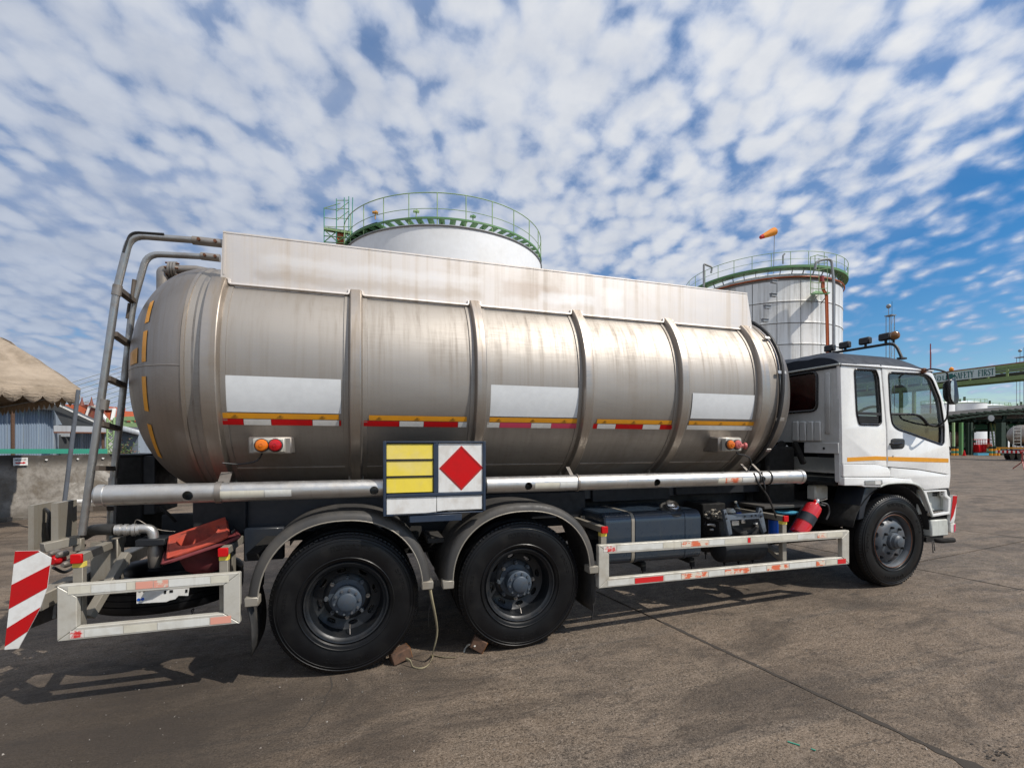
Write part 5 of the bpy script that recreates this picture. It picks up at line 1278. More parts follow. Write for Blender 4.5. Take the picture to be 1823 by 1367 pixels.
# leaf springs and axles
for x in (-.10, 1.245):
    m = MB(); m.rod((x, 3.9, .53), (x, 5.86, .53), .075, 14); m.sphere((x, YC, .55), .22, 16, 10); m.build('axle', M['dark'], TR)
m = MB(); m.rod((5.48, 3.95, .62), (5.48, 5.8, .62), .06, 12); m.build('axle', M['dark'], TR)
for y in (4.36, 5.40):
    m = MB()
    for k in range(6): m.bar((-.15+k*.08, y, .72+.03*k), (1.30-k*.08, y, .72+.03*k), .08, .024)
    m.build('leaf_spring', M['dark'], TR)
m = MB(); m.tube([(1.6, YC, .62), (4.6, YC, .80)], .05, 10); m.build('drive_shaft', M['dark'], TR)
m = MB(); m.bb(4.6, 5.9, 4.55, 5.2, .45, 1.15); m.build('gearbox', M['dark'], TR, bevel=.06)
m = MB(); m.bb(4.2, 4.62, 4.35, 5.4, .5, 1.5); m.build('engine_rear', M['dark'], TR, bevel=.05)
# ------------------------------------------------------------------ wheels
def tyre_prof(R_, w):
    h = w/2
    return [(R_*.575, -h*.78), (R_*.60, -h*.90), (R_*.70, -h*1.0), (R_*.80, -h*1.02), (R_*.90, -h*.97), (R_*.955, -h*.88), (R_*.968, -h*.82), (R_*.985, -h*.80), (R_*.998, -h*.66), (R_, -h*.40),
            (R_*.975, -h*.38), (R_*.975, -h*.34), (R_*1.002, -h*.32), (R_*1.003, -h*.02), (R_*.975, 0), (R_*1.003, h*.03), (R_*1.002, h*.32), (R_*.975, h*.34), (R_*.975, h*.38), (R_, h*.40), (R_*.998, h*.66), (R_*.968, h*.82), (R_*.90, h*.97), (R_*.80, h*1.02), (R_*.62, h*.9), (R_*.575, h*.78)]
def tyre_part(wh, c, R_, w, flatz=True):
    m = MB(); m.lathe(tyre_prof(R_, w), c, (0, 1, 0), 72, cap=False)
    for p in m.v:                                   # the tyre flattens where it stands
        zmin = c[2]-R_*.984
        if p.z < zmin: p.z = zmin+(p.z-zmin)*.1
    o = m.build('tyre', M['tyre'], wh, smooth=28)
    # raised sidewall rings, moulded lettering blocks and shoulder sipes
    for rr, rad in ((.925, .004), (.885, .002), (.64, .005)):
        m = MB(); yy = c[1]-w/2*(1.0 if rr < .9 else .955)-.000; m.tube([(c[0]+R_*rr*math.cos(t), yy, c[2]+R_*rr*math.sin(t)) for t in (6.2832*i/64 for i in range(64))], rad, 5, loop=True); m.build('sidewall_ring', M['tyre'], wh)
    m = MB(); rnd = random.Random(int(c[0]*10))
    for a0, cnt, hgt in ((1.2, 8, .034), (-1.9, 9, .030), (.2, 5, .02), (2.9, 6, .02)):
        for k in range(cnt):
            a = a0+k*.085; wd_ = rnd.uniform(.018, .03); rr = R_*.80
            p = Vector((c[0]+rr*math.cos(a), c[1]-w/2*1.02-.0002, c[2]+rr*math.sin(a))); rad_ = Vector((math.cos(a), 0, math.sin(a))); tg = Vector((-math.sin(a), 0, math.cos(a)))
            m.box(p-rad_*hgt*.42, (.004, .003, .004)) if False else None
            for (u0, v0, u1, v1) in ((-.5, -.5, -.3, .5), (.3, -.5, .5, .5), (-.3, .3, .3, .5)) if k % 2 else ((-.5, -.5, -.3, .5), (-.3, -.5, .5, -.3), (-.3, .3, .4, .5)):
                q = [p+tg*uu*wd_+rad_*vv*hgt for uu, vv in ((u0, v0), (u1, v0), (u1, v1), (u0, v1))]; m.prism(q, (0, -.0022, 0))
    m.build('sidewall_lettering', M['tyre'], wh, smooth=0, kind='stuff')
    m = MB()
    for k in range(90):
        a = 6.2832*k/90; rr = R_*.955; p = Vector((c[0]+rr*math.cos(a), c[1]-w/2*.90, c[2]+rr*math.sin(a)))
        if p.z > c[2]-R_*.9: m.bar(p, p+Vector((math.cos(a)*.02, .012, math.sin(a)*.02)), .010, .004)
    m.build('shoulder_lug', M['tyre'], wh, smooth=0, kind='stuff')
def rear_wheel(x, y, zc, side=-1, detail=True):
    "deep dished outer wheel of a twin pair; y is the outer face, side -1 = facing the camera"
    wh = place('wheel', None, (x, y, zc), TR); Rr = .522; w = .245; s = -side
    tyre_part(wh, (x, y+s*w/2, zc), Rr, w)
    # second tyre of the pair
    m = MB(); m.lathe(tyre_prof(Rr, w), (x, y+s*(w/2+.30), zc), (0, 1, 0), 48, cap=False)
    m.build('inner_tyre', M['tyre'], wh)
    ax = (0, s, 0)
    m = MB(); m.lathe([(.300, .028), (.292, .015), (.284, .018), (.276, .035), (.262, .045), (.255, .075), (.250, .135), (.243, .165), (.215, .185), (.175, .192), (.150, .175), (.12, .172), (.118, .20), (.30, .24), (.305, .03)], (x, y, zc), ax, 56, cap=False)
    rim = m.mesh('rim', M['rim'], 30)
    cuts = []
    for k in range(8):
        a = 6.2832*k/8+.2; mm = MB(); p = Vector((x+.205*math.cos(a), y+s*.1, zc+.205*math.sin(a))); tg = Vector((-math.sin(a), 0, math.cos(a))); rd_ = Vector((math.cos(a), 0, math.sin(a)))
        pts = [p+tg*.036*math.cos(t)+rd_*.017*math.sin(t) for t in (6.2832*i/12 for i in range(12))]; mm.prism(pts, (0, s*.12, 0)); cuts.append(mm.mesh('c', None, 0))
    if detail:
        rim = bool_cut(rim, cuts); rim.polygons.foreach_set('use_smooth', [True]*len(rim.polygons)); rim.set_sharp_from_angle(angle=R(30)); rim.name = 'rim'
    place('rim', rim, (0, 0, 0), wh)
    m = MB(); m.lathe([(.135, .19), (.135, .165), (.098, .160), (.098, .075), (.105, .070), (.105, .050), (.088, .040), (.070, .040), (.066, .022), (.058, .016), (.001, .014)], (x, y, zc), ax, 36, cap=False); m.build('hub', M['hub'], wh)
    m = MB()
    for k in range(10): a = 6.2832*k/10+.1; p = Vector((x+.088*math.cos(a), y+s*.052, zc+.088*math.sin(a))); m.rod(p, p-Vector((0, s*.022, 0)), .0095, 6)
    m.build('hub_bolt', M['rimgrey'], wh, kind='stuff')
    for k in range(8):
        a = 6.2832*k/8+.0; p = Vector((x+.150*math.cos(a), y+s*.185, zc+.150*math.sin(a))); m = MB(); m.rod(p, p-Vector((0, s*.035, 0)), .017, 6); m.rod(p, p-Vector((0, s*.055, 0)), .010, 8); m.build('wheel_nut', M['rimgrey'] if k % 3 else M['pipe'], wh)
    m = MB(); m.tube([(x+.02, y+s*.13, zc-.2), (x+.02, y+s*.09, zc-.215), (x+.022, y+s*.07, zc-.25)], .004, 6); m.build('valve_stem', M['pipe'], wh)
    return wh
def front_wheel(x, y, zc, side=-1):
    wh = place('wheel', None, (x, y, zc), TR); Rr = .497; w = .245; s = -side; ax = (0, s, 0)
    tyre_part(wh, (x, y+s*w/2, zc), Rr, w)
    m = MB(); m.lathe([(.298, .035), (.290, .012), (.282, .012), (.272, .030), (.262, .045), (.258, .07), (.248, .072), (.235, .060), (.205, .030), (.185, .018), (.170, .012), (.10, .012), (.09, .02), (.29, .12), (.30, .03)], (x, y, zc), ax, 56, cap=False)
    rim = m.mesh('rim', M['rimgrey'], 30); cuts = []
    for k in range(10):
        a = 6.2832*k/10+.3; mm = MB(); p = Vector((x+.218*math.cos(a), y-s*.05, zc+.218*math.sin(a))); tg = Vector((-math.sin(a), 0, math.cos(a))); rd_ = Vector((math.cos(a), 0, math.sin(a)))
        mm.prism([p+tg*.030*math.cos(t)+rd_*.013*math.sin(t) for t in (6.2832*i/12 for i in range(12))], (0, s*.14, 0)); cuts.append(mm.mesh('c', None, 0))
    rim = bool_cut(rim, cuts); rim.polygons.foreach_set('use_smooth', [True]*len(rim.polygons)); rim.set_sharp_from_angle(angle=R(30)); rim.name = 'rim'; place('rim', rim, (0, 0, 0), wh)
    m = MB(); m.tube([(x+.283*math.cos(t), y+s*.010, zc+.283*math.sin(t)) for t in (6.2832*i/60 for i in range(60))], .0035, 6, loop=True); m.build('rim_edge', M['rust'], wh)
    m = MB(); m.lathe([(.092, .02), (.089, -.012), (.076, -.018), (.070, -.046), (.056, -.056), (.050, -.066), (.028, -.072), (.001, -.073)], (x, y, zc), ax, 36, cap=False); m.build('hub', M['rimgrey'], wh)
    for k in range(8):
        a = 6.2832*k/8+.2; p = Vector((x+.148*math.cos(a), y+s*.012, zc+.148*math.sin(a))); m = MB(); m.rod(p, p-Vector((0, s*.020, 0)), .015, 6); m.rod(p, p-Vector((0, s*.030, 0)), .009, 8); m.build('wheel_nut', M['rim'], wh)
    return wh
def wheel_z(x, Rr): return gz(x)+Rr*.984
XW = (-.10, 1.243); XFW = 5.482
for x in XW:
    rear_wheel(x, 3.675, .515+gz(x)+.002, -1); rear_wheel(x, 6.085, .515+gz(x)+.002, 1, False)
front_wheel(XFW, 3.665, gz(XFW)+.489+.002, -1); front_wheel(XFW, 6.06, gz(XFW)+.489+.002, 1)
# ------------------------------------------------------------------ mudguards
def mudguard(xc, zc, rx_, rz_, a0, a1, y0=3.60, y1=4.14, mat='fender'):
    m = MB(); n = 40; sec = [(0, y1), (.003, y0+.05), (-.010, y0+.018), (-.030, y0+.002), (-.062, y0), (-.062, y0+.008), (-.034, y0+.012), (-.018, y0+.026), (-.008, y0+.05), (-.010, y1)]
    rings = []
    for k in range(n+1):
        a = a0+(a1-a0)*k/n; e = 2/2.25; ca, sa = math.cos(a), math.sin(a); px_ = math.copysign(abs(ca)**e, ca); pz_ = math.copysign(abs(sa)**e, sa)
        rings.append([Vector((xc+px_*(rx_+r_), yy, zc+pz_*(rz_+r_))) for r_, yy in sec])
    m.loft(rings); m.build('mudguard', M[mat], TR, smooth=40)
    m = MB(); rings = [[v+Vector((0, -.0015, 0)) for v in (Vector((p[4].x, y0, p[4].z)), Vector((p[4].x, y0+.012, p[4].z)))] for p in rings]
    pts = [(r[0]+Vector((0, .002, 0))) for r in rings]; m.tube(pts, .005, 5); m.build('mudguard_lip', M['guard_dark'], TR)
    for k in (0, -1):
        p = rings[k][0]; m = MB(); m.box(p+Vector((.034 if k == 0 else -.034, .045, .028)), (.086, .10, .062)); m.build('mudguard_clamp', M['guard_dark'], TR, bevel=.006)
    m = MB(); m.rod((xc, y0+.3, zc+rz_-.02), (xc, 4.5, zc+rz_-.05), .02, 8); m.build('mudguard_stay', M['dark'], TR)
mudguard(-.115, .56, .618, .635, .04, math.pi-.03); mudguard(1.243, .60, .640, .605, -.0, math.pi+.02)
mudguard(-.115, .56, .618, .635, .04, math.pi-.03, 6.16, 5.62); mudguard(1.243, .60, .640, .605, 0, math.pi, 6.16, 5.62)
# brackets between the mudguards, dark strip plate
m = MB(); m.bb(.52, .66, 3.95, 4.35, .86, .90); m.build('step_plate', M['fender'], TR, bevel=.005)
for px, py in ((735, 955), (820, 955), (470, 975), (1052, 945)): m = MB(); p = at(px, py, 4.0); m.bar(p+Vector((-.05, -.15, -.03)), p+Vector((.04, .1, .05)), .09, .05); m.build('guard_bracket', M['dark'], TR, bevel=.005)
# mud flaps
def flap(px0, px1, py0, py1, y0, y1, bend, name='mud_flap'):
    x = at((px0+px1)/2, py0, y0).x; zt, zb = at(px0, py0, y0).z, at(px0, py1, y0).z; rows = []
    for k in range(9):
        f = k/8; z = zt+(zb-zt)*f; xx = x+bend*math.sin(f*2.6); rows.append([Vector((xx, y0+(.05*f if f > .8 else 0), z)), Vector((xx+.004, (y0+y1)/2, z-.01*f)), Vector((xx, y1, z))])
    m = MB(); m.loft(rows, closed=False); o = m.build(name, M['rubberflap'], TR, smooth=50); s = o.modifiers.new('t', 'SOLIDIFY'); s.thickness = .012
flap(438, 442, 1072, 1174, 3.62, 4.12, .035); flap(1056, 1058, 1012, 1090, 3.66, 4.12, .02)
def ribbon(pts, w, mat, name, parent=None, tw=0., side=(0, 1, 0)):
    P = smoothpath(pts, 5); rows = []; n = len(P)
    for i, p in enumerate(P):
        a = tw*i/n; sd_ = Vector(side); t = (P[min(i+1, n-1)]-P[max(i-1, 0)]).normalized(); q = Matrix.Rotation(a, 3, t) @ sd_; q = (q-t*q.dot(t)).normalized(); rows.append([p-q*w/2, p+q*w/2])
    m = MB(); m.loft(rows, closed=False); o = m.build(name, mat, parent, smooth=60); s = o.modifiers.new('t', 'SOLIDIFY'); s.thickness = .002
    return o
ribbon([at(764, 1040, 3.64), at(768, 1062, 3.63), at(778, 1120, 3.64), at(771, 1158, 3.66), gnd(768, 1168, .004)], .022, M['strap'], 'hanging_strap', TR, 2.2, (1, 0, 0))
ribbon([at(769, 1062, 3.66), at(763, 1090, 3.7), at(764, 1120, 3.72)], .010, M['black'], 'hanging_strap', TR, 2.2, (1, 0, 0))
ribbon([at(1058, 1018, 3.7), at(1054, 1050, 3.7), at(1056, 1080, 3.7), at(1053, 1104, 3.7)], .016, M['rubberflap'], 'hanging_strap', TR, 1.5, (1, 0, 0))
# ------------------------------------------------------------------ side and rear guards
def chan(p, q, w, mat, name, y0=3.60, d=.05, mitre=(0, 0)):
    "rectangular rail in the XZ plane, outer face at y0, ends cut at 45 degrees when asked"
    (x0, z0), (x1, z1) = p, q; a = Vector((x1-x0, z1-z0)); L = a.length; a.normalize(); b = Vector((-a.y, a.x))
    P = [Vector((x0, z0))+b*w/2-a*0+a*(w*mitre[0] if mitre[0] > 0 else 0), Vector((x0, z0))-b*w/2+a*(-w*mitre[0] if mitre[0] < 0 else 0), Vector((x1, z1))-b*w/2-a*(-w*mitre[1] if mitre[1] < 0 else 0), Vector((x1, z1))+b*w/2-a*(w*mitre[1] if mitre[1] > 0 else 0)]
    m = MB(); m.prism([(v.x, y0, v.y) for v in P], (0, d, 0)); return m.build(name, mat, TR, bevel=.004, smooth=0)
def guard_frame(x0, x1, zb0, zt0, zb1, zt1, w=.076, y0=3.60, wu=.098):
    h = w/2; mt = M['guard']; ra, ru = wu/w, w/wu; hu = wu/2
    g = .0015
    chan((x0, zb0+h), (x1, zb1+h), w, mt, 'guard_rail', y0, .05, (ra, ra)); chan((x0, zt0-h), (x1, zt1-h), w, mt, 'guard_rail', y0, .05, (-ra, -ra))
    chan((x0+hu, zb0+g), (x0+hu, zt0-g), wu, mt, 'guard_upright', y0, .05, (-ru, -ru)); chan((x1-hu, zb1+g), (x1-hu, zt1-g), wu, mt, 'guard_upright', y0, .05, (ru, ru))
    return
GX0, GX1 = at(101, 1045, 3.6).x, at(427, 1020, 3.6).x
guard_frame(GX0, GX1, .478, .818, .478, .818)
SX0, SX1 = at(1066, 970, 3.6).x, at(1512, 945, 3.6).x
guard_frame(SX0, SX1, .468, .828, .458, .800)
def guard_tape(px0, px1, zc_, slope, mat, x_ref, h=.046):
    x0, x1 = at(px0, 1000, 3.6).x+.002, at(px1, 1000, 3.6).x-.002; z0, z1 = zc_+slope*(x0-x_ref), zc_+slope*(x1-x_ref)
    m = MB(); m.prism([(x0, 3.5995, z0-h/2), (x1, 3.5995, z1-h/2), (x1, 3.5995, z1+h/2), (x0, 3.5995, z0+h/2)], (0, -.0015, 0)); m.build('tape_piece', mat, TR, smooth=0)
for a, b, k in ((120, 162, 'cream'), (162, 225, 'cream2'), (225, 241, 'cream'), (241, 273, 'tape_pink'), (273, 300, 'tape_pink'), (300, 375, 'cream2'), (375, 408, 'cream')): guard_tape(a, b, .783, 0, M[k], 0)
for a, b, k in ((124, 150, 'tape_red2'), (150, 220, 'cream2'), (220, 280, 'cream'), (280, 373, 'cream2'), (374, 412, 'tape_pink')): guard_tape(a, b, .513, 0, M[k], 0)
su = (.800-.828)/(SX1-SX0); sl = (.458-.468)/(SX1-SX0)
for a, b, k in ((1074, 1097, 'tape_red2'), (1098, 1180, 'cream2'), (1180, 1212, 'cream'), (1213, 1262, 'tape_faded'), (1262, 1290, 'cream2'), (1290, 1330, 'cream'), (1331, 1336, 'tape_red'), (1336, 1362, 'cream'), (1362, 1420, 'cream'), (1420, 1450, 'cream2'), (1455, 1472, 'tape_faded'), (1472, 1500, 'cream')): guard_tape(a, b, .793, su, M[k], SX0)
for a, b, k in ((1082, 1129, 'cream2'), (1130, 1181, 'tape_red'), (1182, 1212, 'cream2'), (1213, 1261, 'tape_faded'), (1261, 1290, 'cream2'), (1290, 1335, 'tape_faded'), (1336, 1364, 'cream2'), (1365, 1404, 'tape_faded'), (1405, 1452, 'cream2'), (1453, 1469, 'tape_faded'), (1470, 1490, 'cream'), (1491, 1506, 'tape_red')): guard_tape(a, b, .503, sl, M[k], SX0)
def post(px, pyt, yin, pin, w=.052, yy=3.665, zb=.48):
    p = at(px, pyt, yy); m = MB(); m.bb(p.x-w/2, p.x+w/2, yy, yy+.05, zb, p.z-.055); m.build('guard_post', M['guard_dark'], TR, bevel=.003)
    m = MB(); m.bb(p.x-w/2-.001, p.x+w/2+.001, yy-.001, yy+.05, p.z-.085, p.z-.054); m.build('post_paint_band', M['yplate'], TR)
    q = Vector((p.x+pin, yin, p.z-.027)); m = MB(); m.bar((p.x, yy+.001, p.z-.027), q, .052, .052); m.build('guard_arm', M['guard_dark'], TR, bevel=.003)
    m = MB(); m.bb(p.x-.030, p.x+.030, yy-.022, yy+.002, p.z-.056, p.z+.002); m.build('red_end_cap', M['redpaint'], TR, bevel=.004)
post(138, 986, 4.30, -.02); post(398, 975, 4.12, 0); post(1075, 937, 4.28, 0); post(1397, 918, 4.30, 0)
# carrier plates and diagonal braces behind the guards
for px, py0, py1, y, w in ((212, 962, 1040, 4.10, .17), (414, 948, 1030, 4.10, .05), (1045, 918, 965, 4.15, .06)):
    a, b = at(px, py0, y), at(px, py1, y); m = MB(); m.bb(a.x-w, a.x+.01, y, y+.02, b.z, a.z); m.bb(a.x, a.x+.012, y-.05, y+.05, b.z, a.z+.02); m.build('carrier_plate', M['guard_dark'], TR, bevel=.004)
m = MB(); m.bar(at(226, 985, 4.04), at(158, 1098, 3.76), .055, .05); m.build('guard_brace', M['guard_dark'], TR, bevel=.003)
m = MB(); p = at(218, 1001, 4.03); m.lathe([(.015, 0), (.045, 0), (.045, .03), (.015, .03), (.015, 0)], p, (0, -1, 0), 20, cap=False); m.build('brace_eye', M['guard_dark'], TR)
m = MB(); m.bar(at(1361, 968, 4.1), at(1392, 995, 3.72), .055, .045); m.build('guard_brace', M['guard_dark'], TR, bevel=.003)
m = MB(); m.bar(at(1060, 921, 4.15), at(1048, 940, 4.2), .05, .05); m.build('guard_brace', M['guard_dark'], TR)
# ------------------------------------------------------------------ rear end
zb = (3.56, 3.575)
poly = [(27, 981), (68, 980), (91, 993), (84, 1045), (71, 1083), (33, 1154), (8, 1156)]
my = 3.56; P = [at(x, y, my) for x, y in poly]
plate('marker_board', [P], my, my+.006, M['wplate'], TR)
def clip(poly, n, c, keep):     # keep the part of a 2-D polygon where n.p - c has the given sign
    out = []
    for i in range(len(poly)):
        a, b = poly[i-1], poly[i]; da, db = (n[0]*a[0]+n[1]*a[1]-c)*keep, (n[0]*b[0]+n[1]*b[1]-c)*keep
        if da >= 0 > db or db >= 0 > da: t = da/(da-db); out.append((a[0]+(b[0]-a[0])*t, a[1]+(b[1]-a[1])*t))
        if db >= 0: out.append(b)
    return out
# red diagonals, measured on the board: boundaries of the stripes
def line(pa, pb): a, b = at(*pa, my), at(*pb, my); n = Vector((-(b.z-a.z), b.x-a.x)); n.normalize(); return (n.x, n.y), n.x*a.x+n.y*a.z
Lb = [line((26, 1003), (68, 983)), line((22, 1040), (90, 1005)), line((17, 1083), (84, 1046)), line((12, 1118), (66, 1084)), line((8, 1151), (35, 1133))]
PP = [(p.x, p.z) for p in P]
def between(l0, l1):
    q = clip(PP, l0[0], l0[1], -1) if l0 else PP
    return clip(q, l1[0], l1[1], 1) if l1 else q
for l0, l1 in ((None, Lb[0]), (Lb[1], Lb[2]), (Lb[3], Lb[4])):
    q = between(l0, l1)
    if len(q) > 2: m = MB(); m.prism([(a, my-.0005, b) for a, b in q], (0, -.0012, 0)); m.build('red_stripe', M['tread'], TR, smooth=0)
m = MB(); m.bar((at(60, 1070, 3.62).x, 3.60, .72), (at(60, 1070, 3.62).x, 5.9, .72), .10, .10); m.build('rear_bumper', M['guard_dark'], TR, bevel=.006)
m = MB(); m.bar(at(45, 1105, 3.7), at(118, 1078, 4.1), .06, .10); m.bar(at(92, 1090, 3.9), at(112, 1075, 4.4), .05, .09); m.build('bumper_arm', M['pipe'], TR, bevel=.005)
m = MB(); m.bar(at(75, 975, 3.95), at(140, 960, 4.1), .06, .06); m.bar(at(140, 958, 4.1), at(140, 980, 4.1), .05, .05); m.build('tail_bracket', M['guard_dark'], TR, bevel=.004)
m = MB(); a, b = at(50, 980, 4.0), at(104, 898, 4.0); m.bb(a.x, a.x+.03, 4.0, 4.22, a.z, b.z); m.bb(a.x+.03, b.x-.04, 4.2, 4.22, a.z, b.z); m.bb(b.x-.04, b.x, 4.0, 4.22, a.z+.0, b.z+.01); m.build('lamp_housing', M['guard_dark'], TR, bevel=.005)
m = MB(); m.tube(smoothpath([at(80, 906, 4.1), at(88, 915, 4.05), at(86, 940, 4.05), at(90, 962, 4.1)]), .012, 6); m.build('lamp_cable', M['black'], TR)
for px, py, mt, r in ((109, 994, 'lens_r', .034), (118, 984, 'pipe', .02), (127, 1001, 'pipe', .022), (104, 982, 'pipe', .018)):
    m = MB(); p = at(px, py, 3.85); m.lathe([(r, 0), (r, .05), (r*.6, .07), (.001, .07)], p, (-.2, -1, 0), 14); m.build('coupling_plug', M[mt], TR)
cable([at(100, 990, 3.9), at(118, 1000, 4.0), at(138, 985, 4.1), at(150, 970, 4.2)], .012); cable([at(95, 1010, 3.9), at(115, 1018, 4.0), at(135, 1008, 4.2)], .010)
# tool box, black hose and outlet
p0, p1 = at(197, 930, 4.45), at(275, 811, 4.45)
m = MB(); m.bb(p0.x, p1.x-.08, 4.45, 4.95, p0.z-.2, p1.z); m.build('tool_box', M['dark'], TR, bevel=.012)
m = MB(); m.bb(p0.x-.004, p1.x-.07, 4.44, 4.96, p1.z-.002, p1.z+.012); m.build('tool_box_lid', M['navyd'], TR, bevel=.004)
m = MB(); m.bb(p1.x-.079, p1.x+.0, 4.46, 4.95, p0.z+.05, p1.z-.002); m.build('tool_box_side', M['navyd'], TR, bevel=.004)
m = MB(); m.tube(smoothpath([at(150, 952, 4.3), at(165, 944, 4.2), at(185, 942, 4.12), at(206, 943, 4.08)]), .040, 14); m.build('black_hose', M['rubberflap'], TR)
for px, r in ((208, .036), (213, .040), (219, .034), (225, .042), (231, .036), (239, .044), (246, .038)):
    m = MB(); m.lathe([(r-.006, -.012), (r, -.010), (r, .010), (r-.006, .012)], at(px, 943, 4.06), (1, .1, 0), 20); m.build('coupling_ring', M['galv'], TR)
m = MB(); m.tube(filletpath([at(206, 943, 4.06), at(272, 940, 4.06), at(274, 968, 4.06)], .08, 7), .033, 16); m.build('outlet_elbow', M['galv'], TR)
m = MB(); p = at(273, 962, 4.06); m.bb(p.x-.09, p.x+.09, 4.0, 4.2, p.z-.03, p.z+.02); m.build('outlet_flange', M['navyd'], TR, bevel=.006)
m = MB(); m.lathe([(.04, 0), (.05, -.06), (.045, -.16), (.04, -.17)], (p.x, 4.1, p.z-.03), (0, 0, 1), 18); m.build('outlet_pipe', M['pipe'], TR)
cable([at(238, 935, 4.1), at(244, 925, 4.1), at(262, 934, 4.1), at(285, 943, 4.12), at(312, 946, 4.15)], .0025, 'pipe', 'chain')
m = MB(); m.bb(at(262, 1000, 4.2).x, at(350, 1000, 4.2).x, 4.2, 4.3, .72, .96); m.build('rear_box', M['navyd'], TR, bevel=.01)
# basket that holds the cones
m = MB(); cb_ = at(356, 985, 4.0)
m.tube(arcpts(cb_, 0, 0, 1, 24, lambda c, r, a: Vector((c.x+.13*math.cos(a*6.2832), c.y+.13*math.sin(a*6.2832), c.z))), .012, 6); m.build('cone_ring', M['guard_dark'], TR)
m = MB(); m.bar(at(338, 990, 3.9), at(362, 1022, 3.95), .012, .05); m.build('cone_bracket', M['guard_dark'], TR)
# spare wheel slung below, number plate, chain
sw = place('spare_wheel', None, at(300, 1060, 4.35), TR); c_ = at(300, 1060, 4.35)
m = MB(); m.lathe(tyre_prof(.50, .24), (c_.x, 4.40, .60), (0, 0, 1), 60, cap=False); m.build('tyre', M['tyre'], sw)
m = MB(); m.lathe([(.29, .1), (.26, .06), (.24, -.02), (.08, -.03), (.05, -.03)], (c_.x, 4.40, .60), (0, 0, 1), 32, cap=False); m.build('rim', M['rim'], sw)
rnd = random.Random(6); top_ = [(243, 1052), (300, 1048), (340, 1044)]; 
pl = [at(x, y, 3.86) for x, y in [(243, 1043), (338, 1038), (335, 1060), (318, 1060), (312, 1066), (303, 1068), (296, 1071), (243, 1074)]]
plate('torn_plate', [pl], 3.86, 3.864, M['wplate'], TR)
m = MB()
for x, y, w, h in ((247, 1050, 4, 3), (255, 1049, 3, 4), (292, 1051, 4, 5), (302, 1050, 6, 4), (330, 1049, 4, 5)): a, b = at(x, y, 3.859), at(x+w, y+h, 3.859); m.bb(a.x, b.x, 3.857, 3.8595, b.z, a.z)
m.build('plate_mark', M['dark'], TR, smooth=0)
m = MB()
for x, y in ((247, 1067), (254, 1066)): p = at(x, y, 3.859); m.lathe([(.01, 0), (.01, .002)], p, (0, -1, 0), 10)
m.build('plate_mark', M['blue'], TR, smooth=0)
m = MB(); m.bb(at(236, 1060, 3.9).x, at(345, 1060, 3.9).x, 3.88, 3.9, .69, .75); m.build('plate_carrier', M['dark'], TR)
for k in range(4): p = at(343, 1086+k*5, 4.0); m = MB(); m.tube([p+Vector((math.cos(t)*.009, (math.sin(t)*.009 if k % 2 else 0), (0 if k % 2 else math.sin(t)*.009)+math.cos(t)*.008)) for t in (6.283*i/10 for i in range(10))], .0035, 5, loop=True); m.build('chain_link', M['dark'], TR)
cable([at(283, 900, 4.3), at(300, 915, 4.3), at(312, 928, 4.35)], .012, 'dark', 'brace'); 
# ------------------------------------------------------------------ fuel tank, air tanks, battery tray
FY = 3.76
fx0, fx1 = at(1077, 960, FY).x, at(1249, 960, FY).x
ft, fb = at(1160, 912, FY).z, .60
sec = rounded([(FY, fb), (FY, ft), (FY+.62, ft), (FY+.62, fb)], .085, 6)
m = MB(); m.loft([[Vector((x, a, b)) for a, b in sec] for x in (fx0, fx1)]); m.build('fuel_tank', M['navyt'], TR, smooth=40, bevel=.012)
sec2 = rounded([(FY-.004, fb-.004), (FY-.004, ft+.004), (FY+.624, ft+.004), (FY+.624, fb-.004)], .088, 6)
for px, mt, w in ((1127, 'rust', .03), (1133, 'navyt', .022), (1222, 'navyt', .03)):
    x = at(px, 950, FY).x; m = MB(); m.loft([[Vector((x+dx_, a, b)) for a, b in sec2] for dx_ in (-w/2, w/2)]); m.build('tank_strap', M[mt] if mt != 'rust' else M['guard_dark'], TR, smooth=40)
cpx = at(1187, 905, FY+.16); m = MB(); m.lathe([(.055, 0), (.055, .03), (.062, .032), (.062, .055), (.05, .062), (.001, .064)], (cpx.x, FY+.10, ft+.012), (0, -.75, 1), 24); m.build('fuel_cap', M['chrome'], TR)
m = MB(); m.lathe([(.11, 0), (.10, .010), (.05, .012)], (cpx.x, FY+.09, ft+.004), (0, -.6, 1), 24); m.build('filler_apron', M['rubberflap'], TR)
for px in (1140, 1226): m = MB(); x = at(px, 1000, FY+.1).x; m.bar((x, FY+.05, fb-.03), (x, 4.4, fb-.01), .05, .05); m.rod((x, FY+.06, fb-.12), (x, FY+.06, fb), .006, 6); m.box((x, FY+.05, fb-.06), (.035, .03, .05)); m.build('tank_bracket', M['dark'], TR)
# messy fittings
rnd = random.Random(21); mA, mB_, mC = MB(), MB(), MB()
for k in range(46):
    p = at(rnd.uniform(1256, 1288), rnd.uniform(912, 962), 3.95+rnd.uniform(0, .12)); q = p+Vector((rnd.uniform(-.05, .05), rnd.uniform(-.03, .03), rnd.uniform(-.14, .05)))
    mA.tube(smoothpath([p, p.lerp(q, .5)+Vector((rnd.uniform(-.04, .04), -.02, rnd.uniform(-.03, .03))), q], 3), rnd.uniform(.003, .007), 5)
for k in range(26):
    p = at(rnd.uniform(1254, 1284), rnd.uniform(907, 926), 3.93+rnd.uniform(0, .1)); mB_.sphere(p, rnd.uniform(.008, .018), 7, 5, (1.3, 1, .8))
for k in range(7): p = at(rnd.uniform(1256, 1270), rnd.uniform(932, 945), 3.93); mC.rod(p, p+Vector((.03, -.01, rnd.uniform(-.01, .01))), .012, 8)
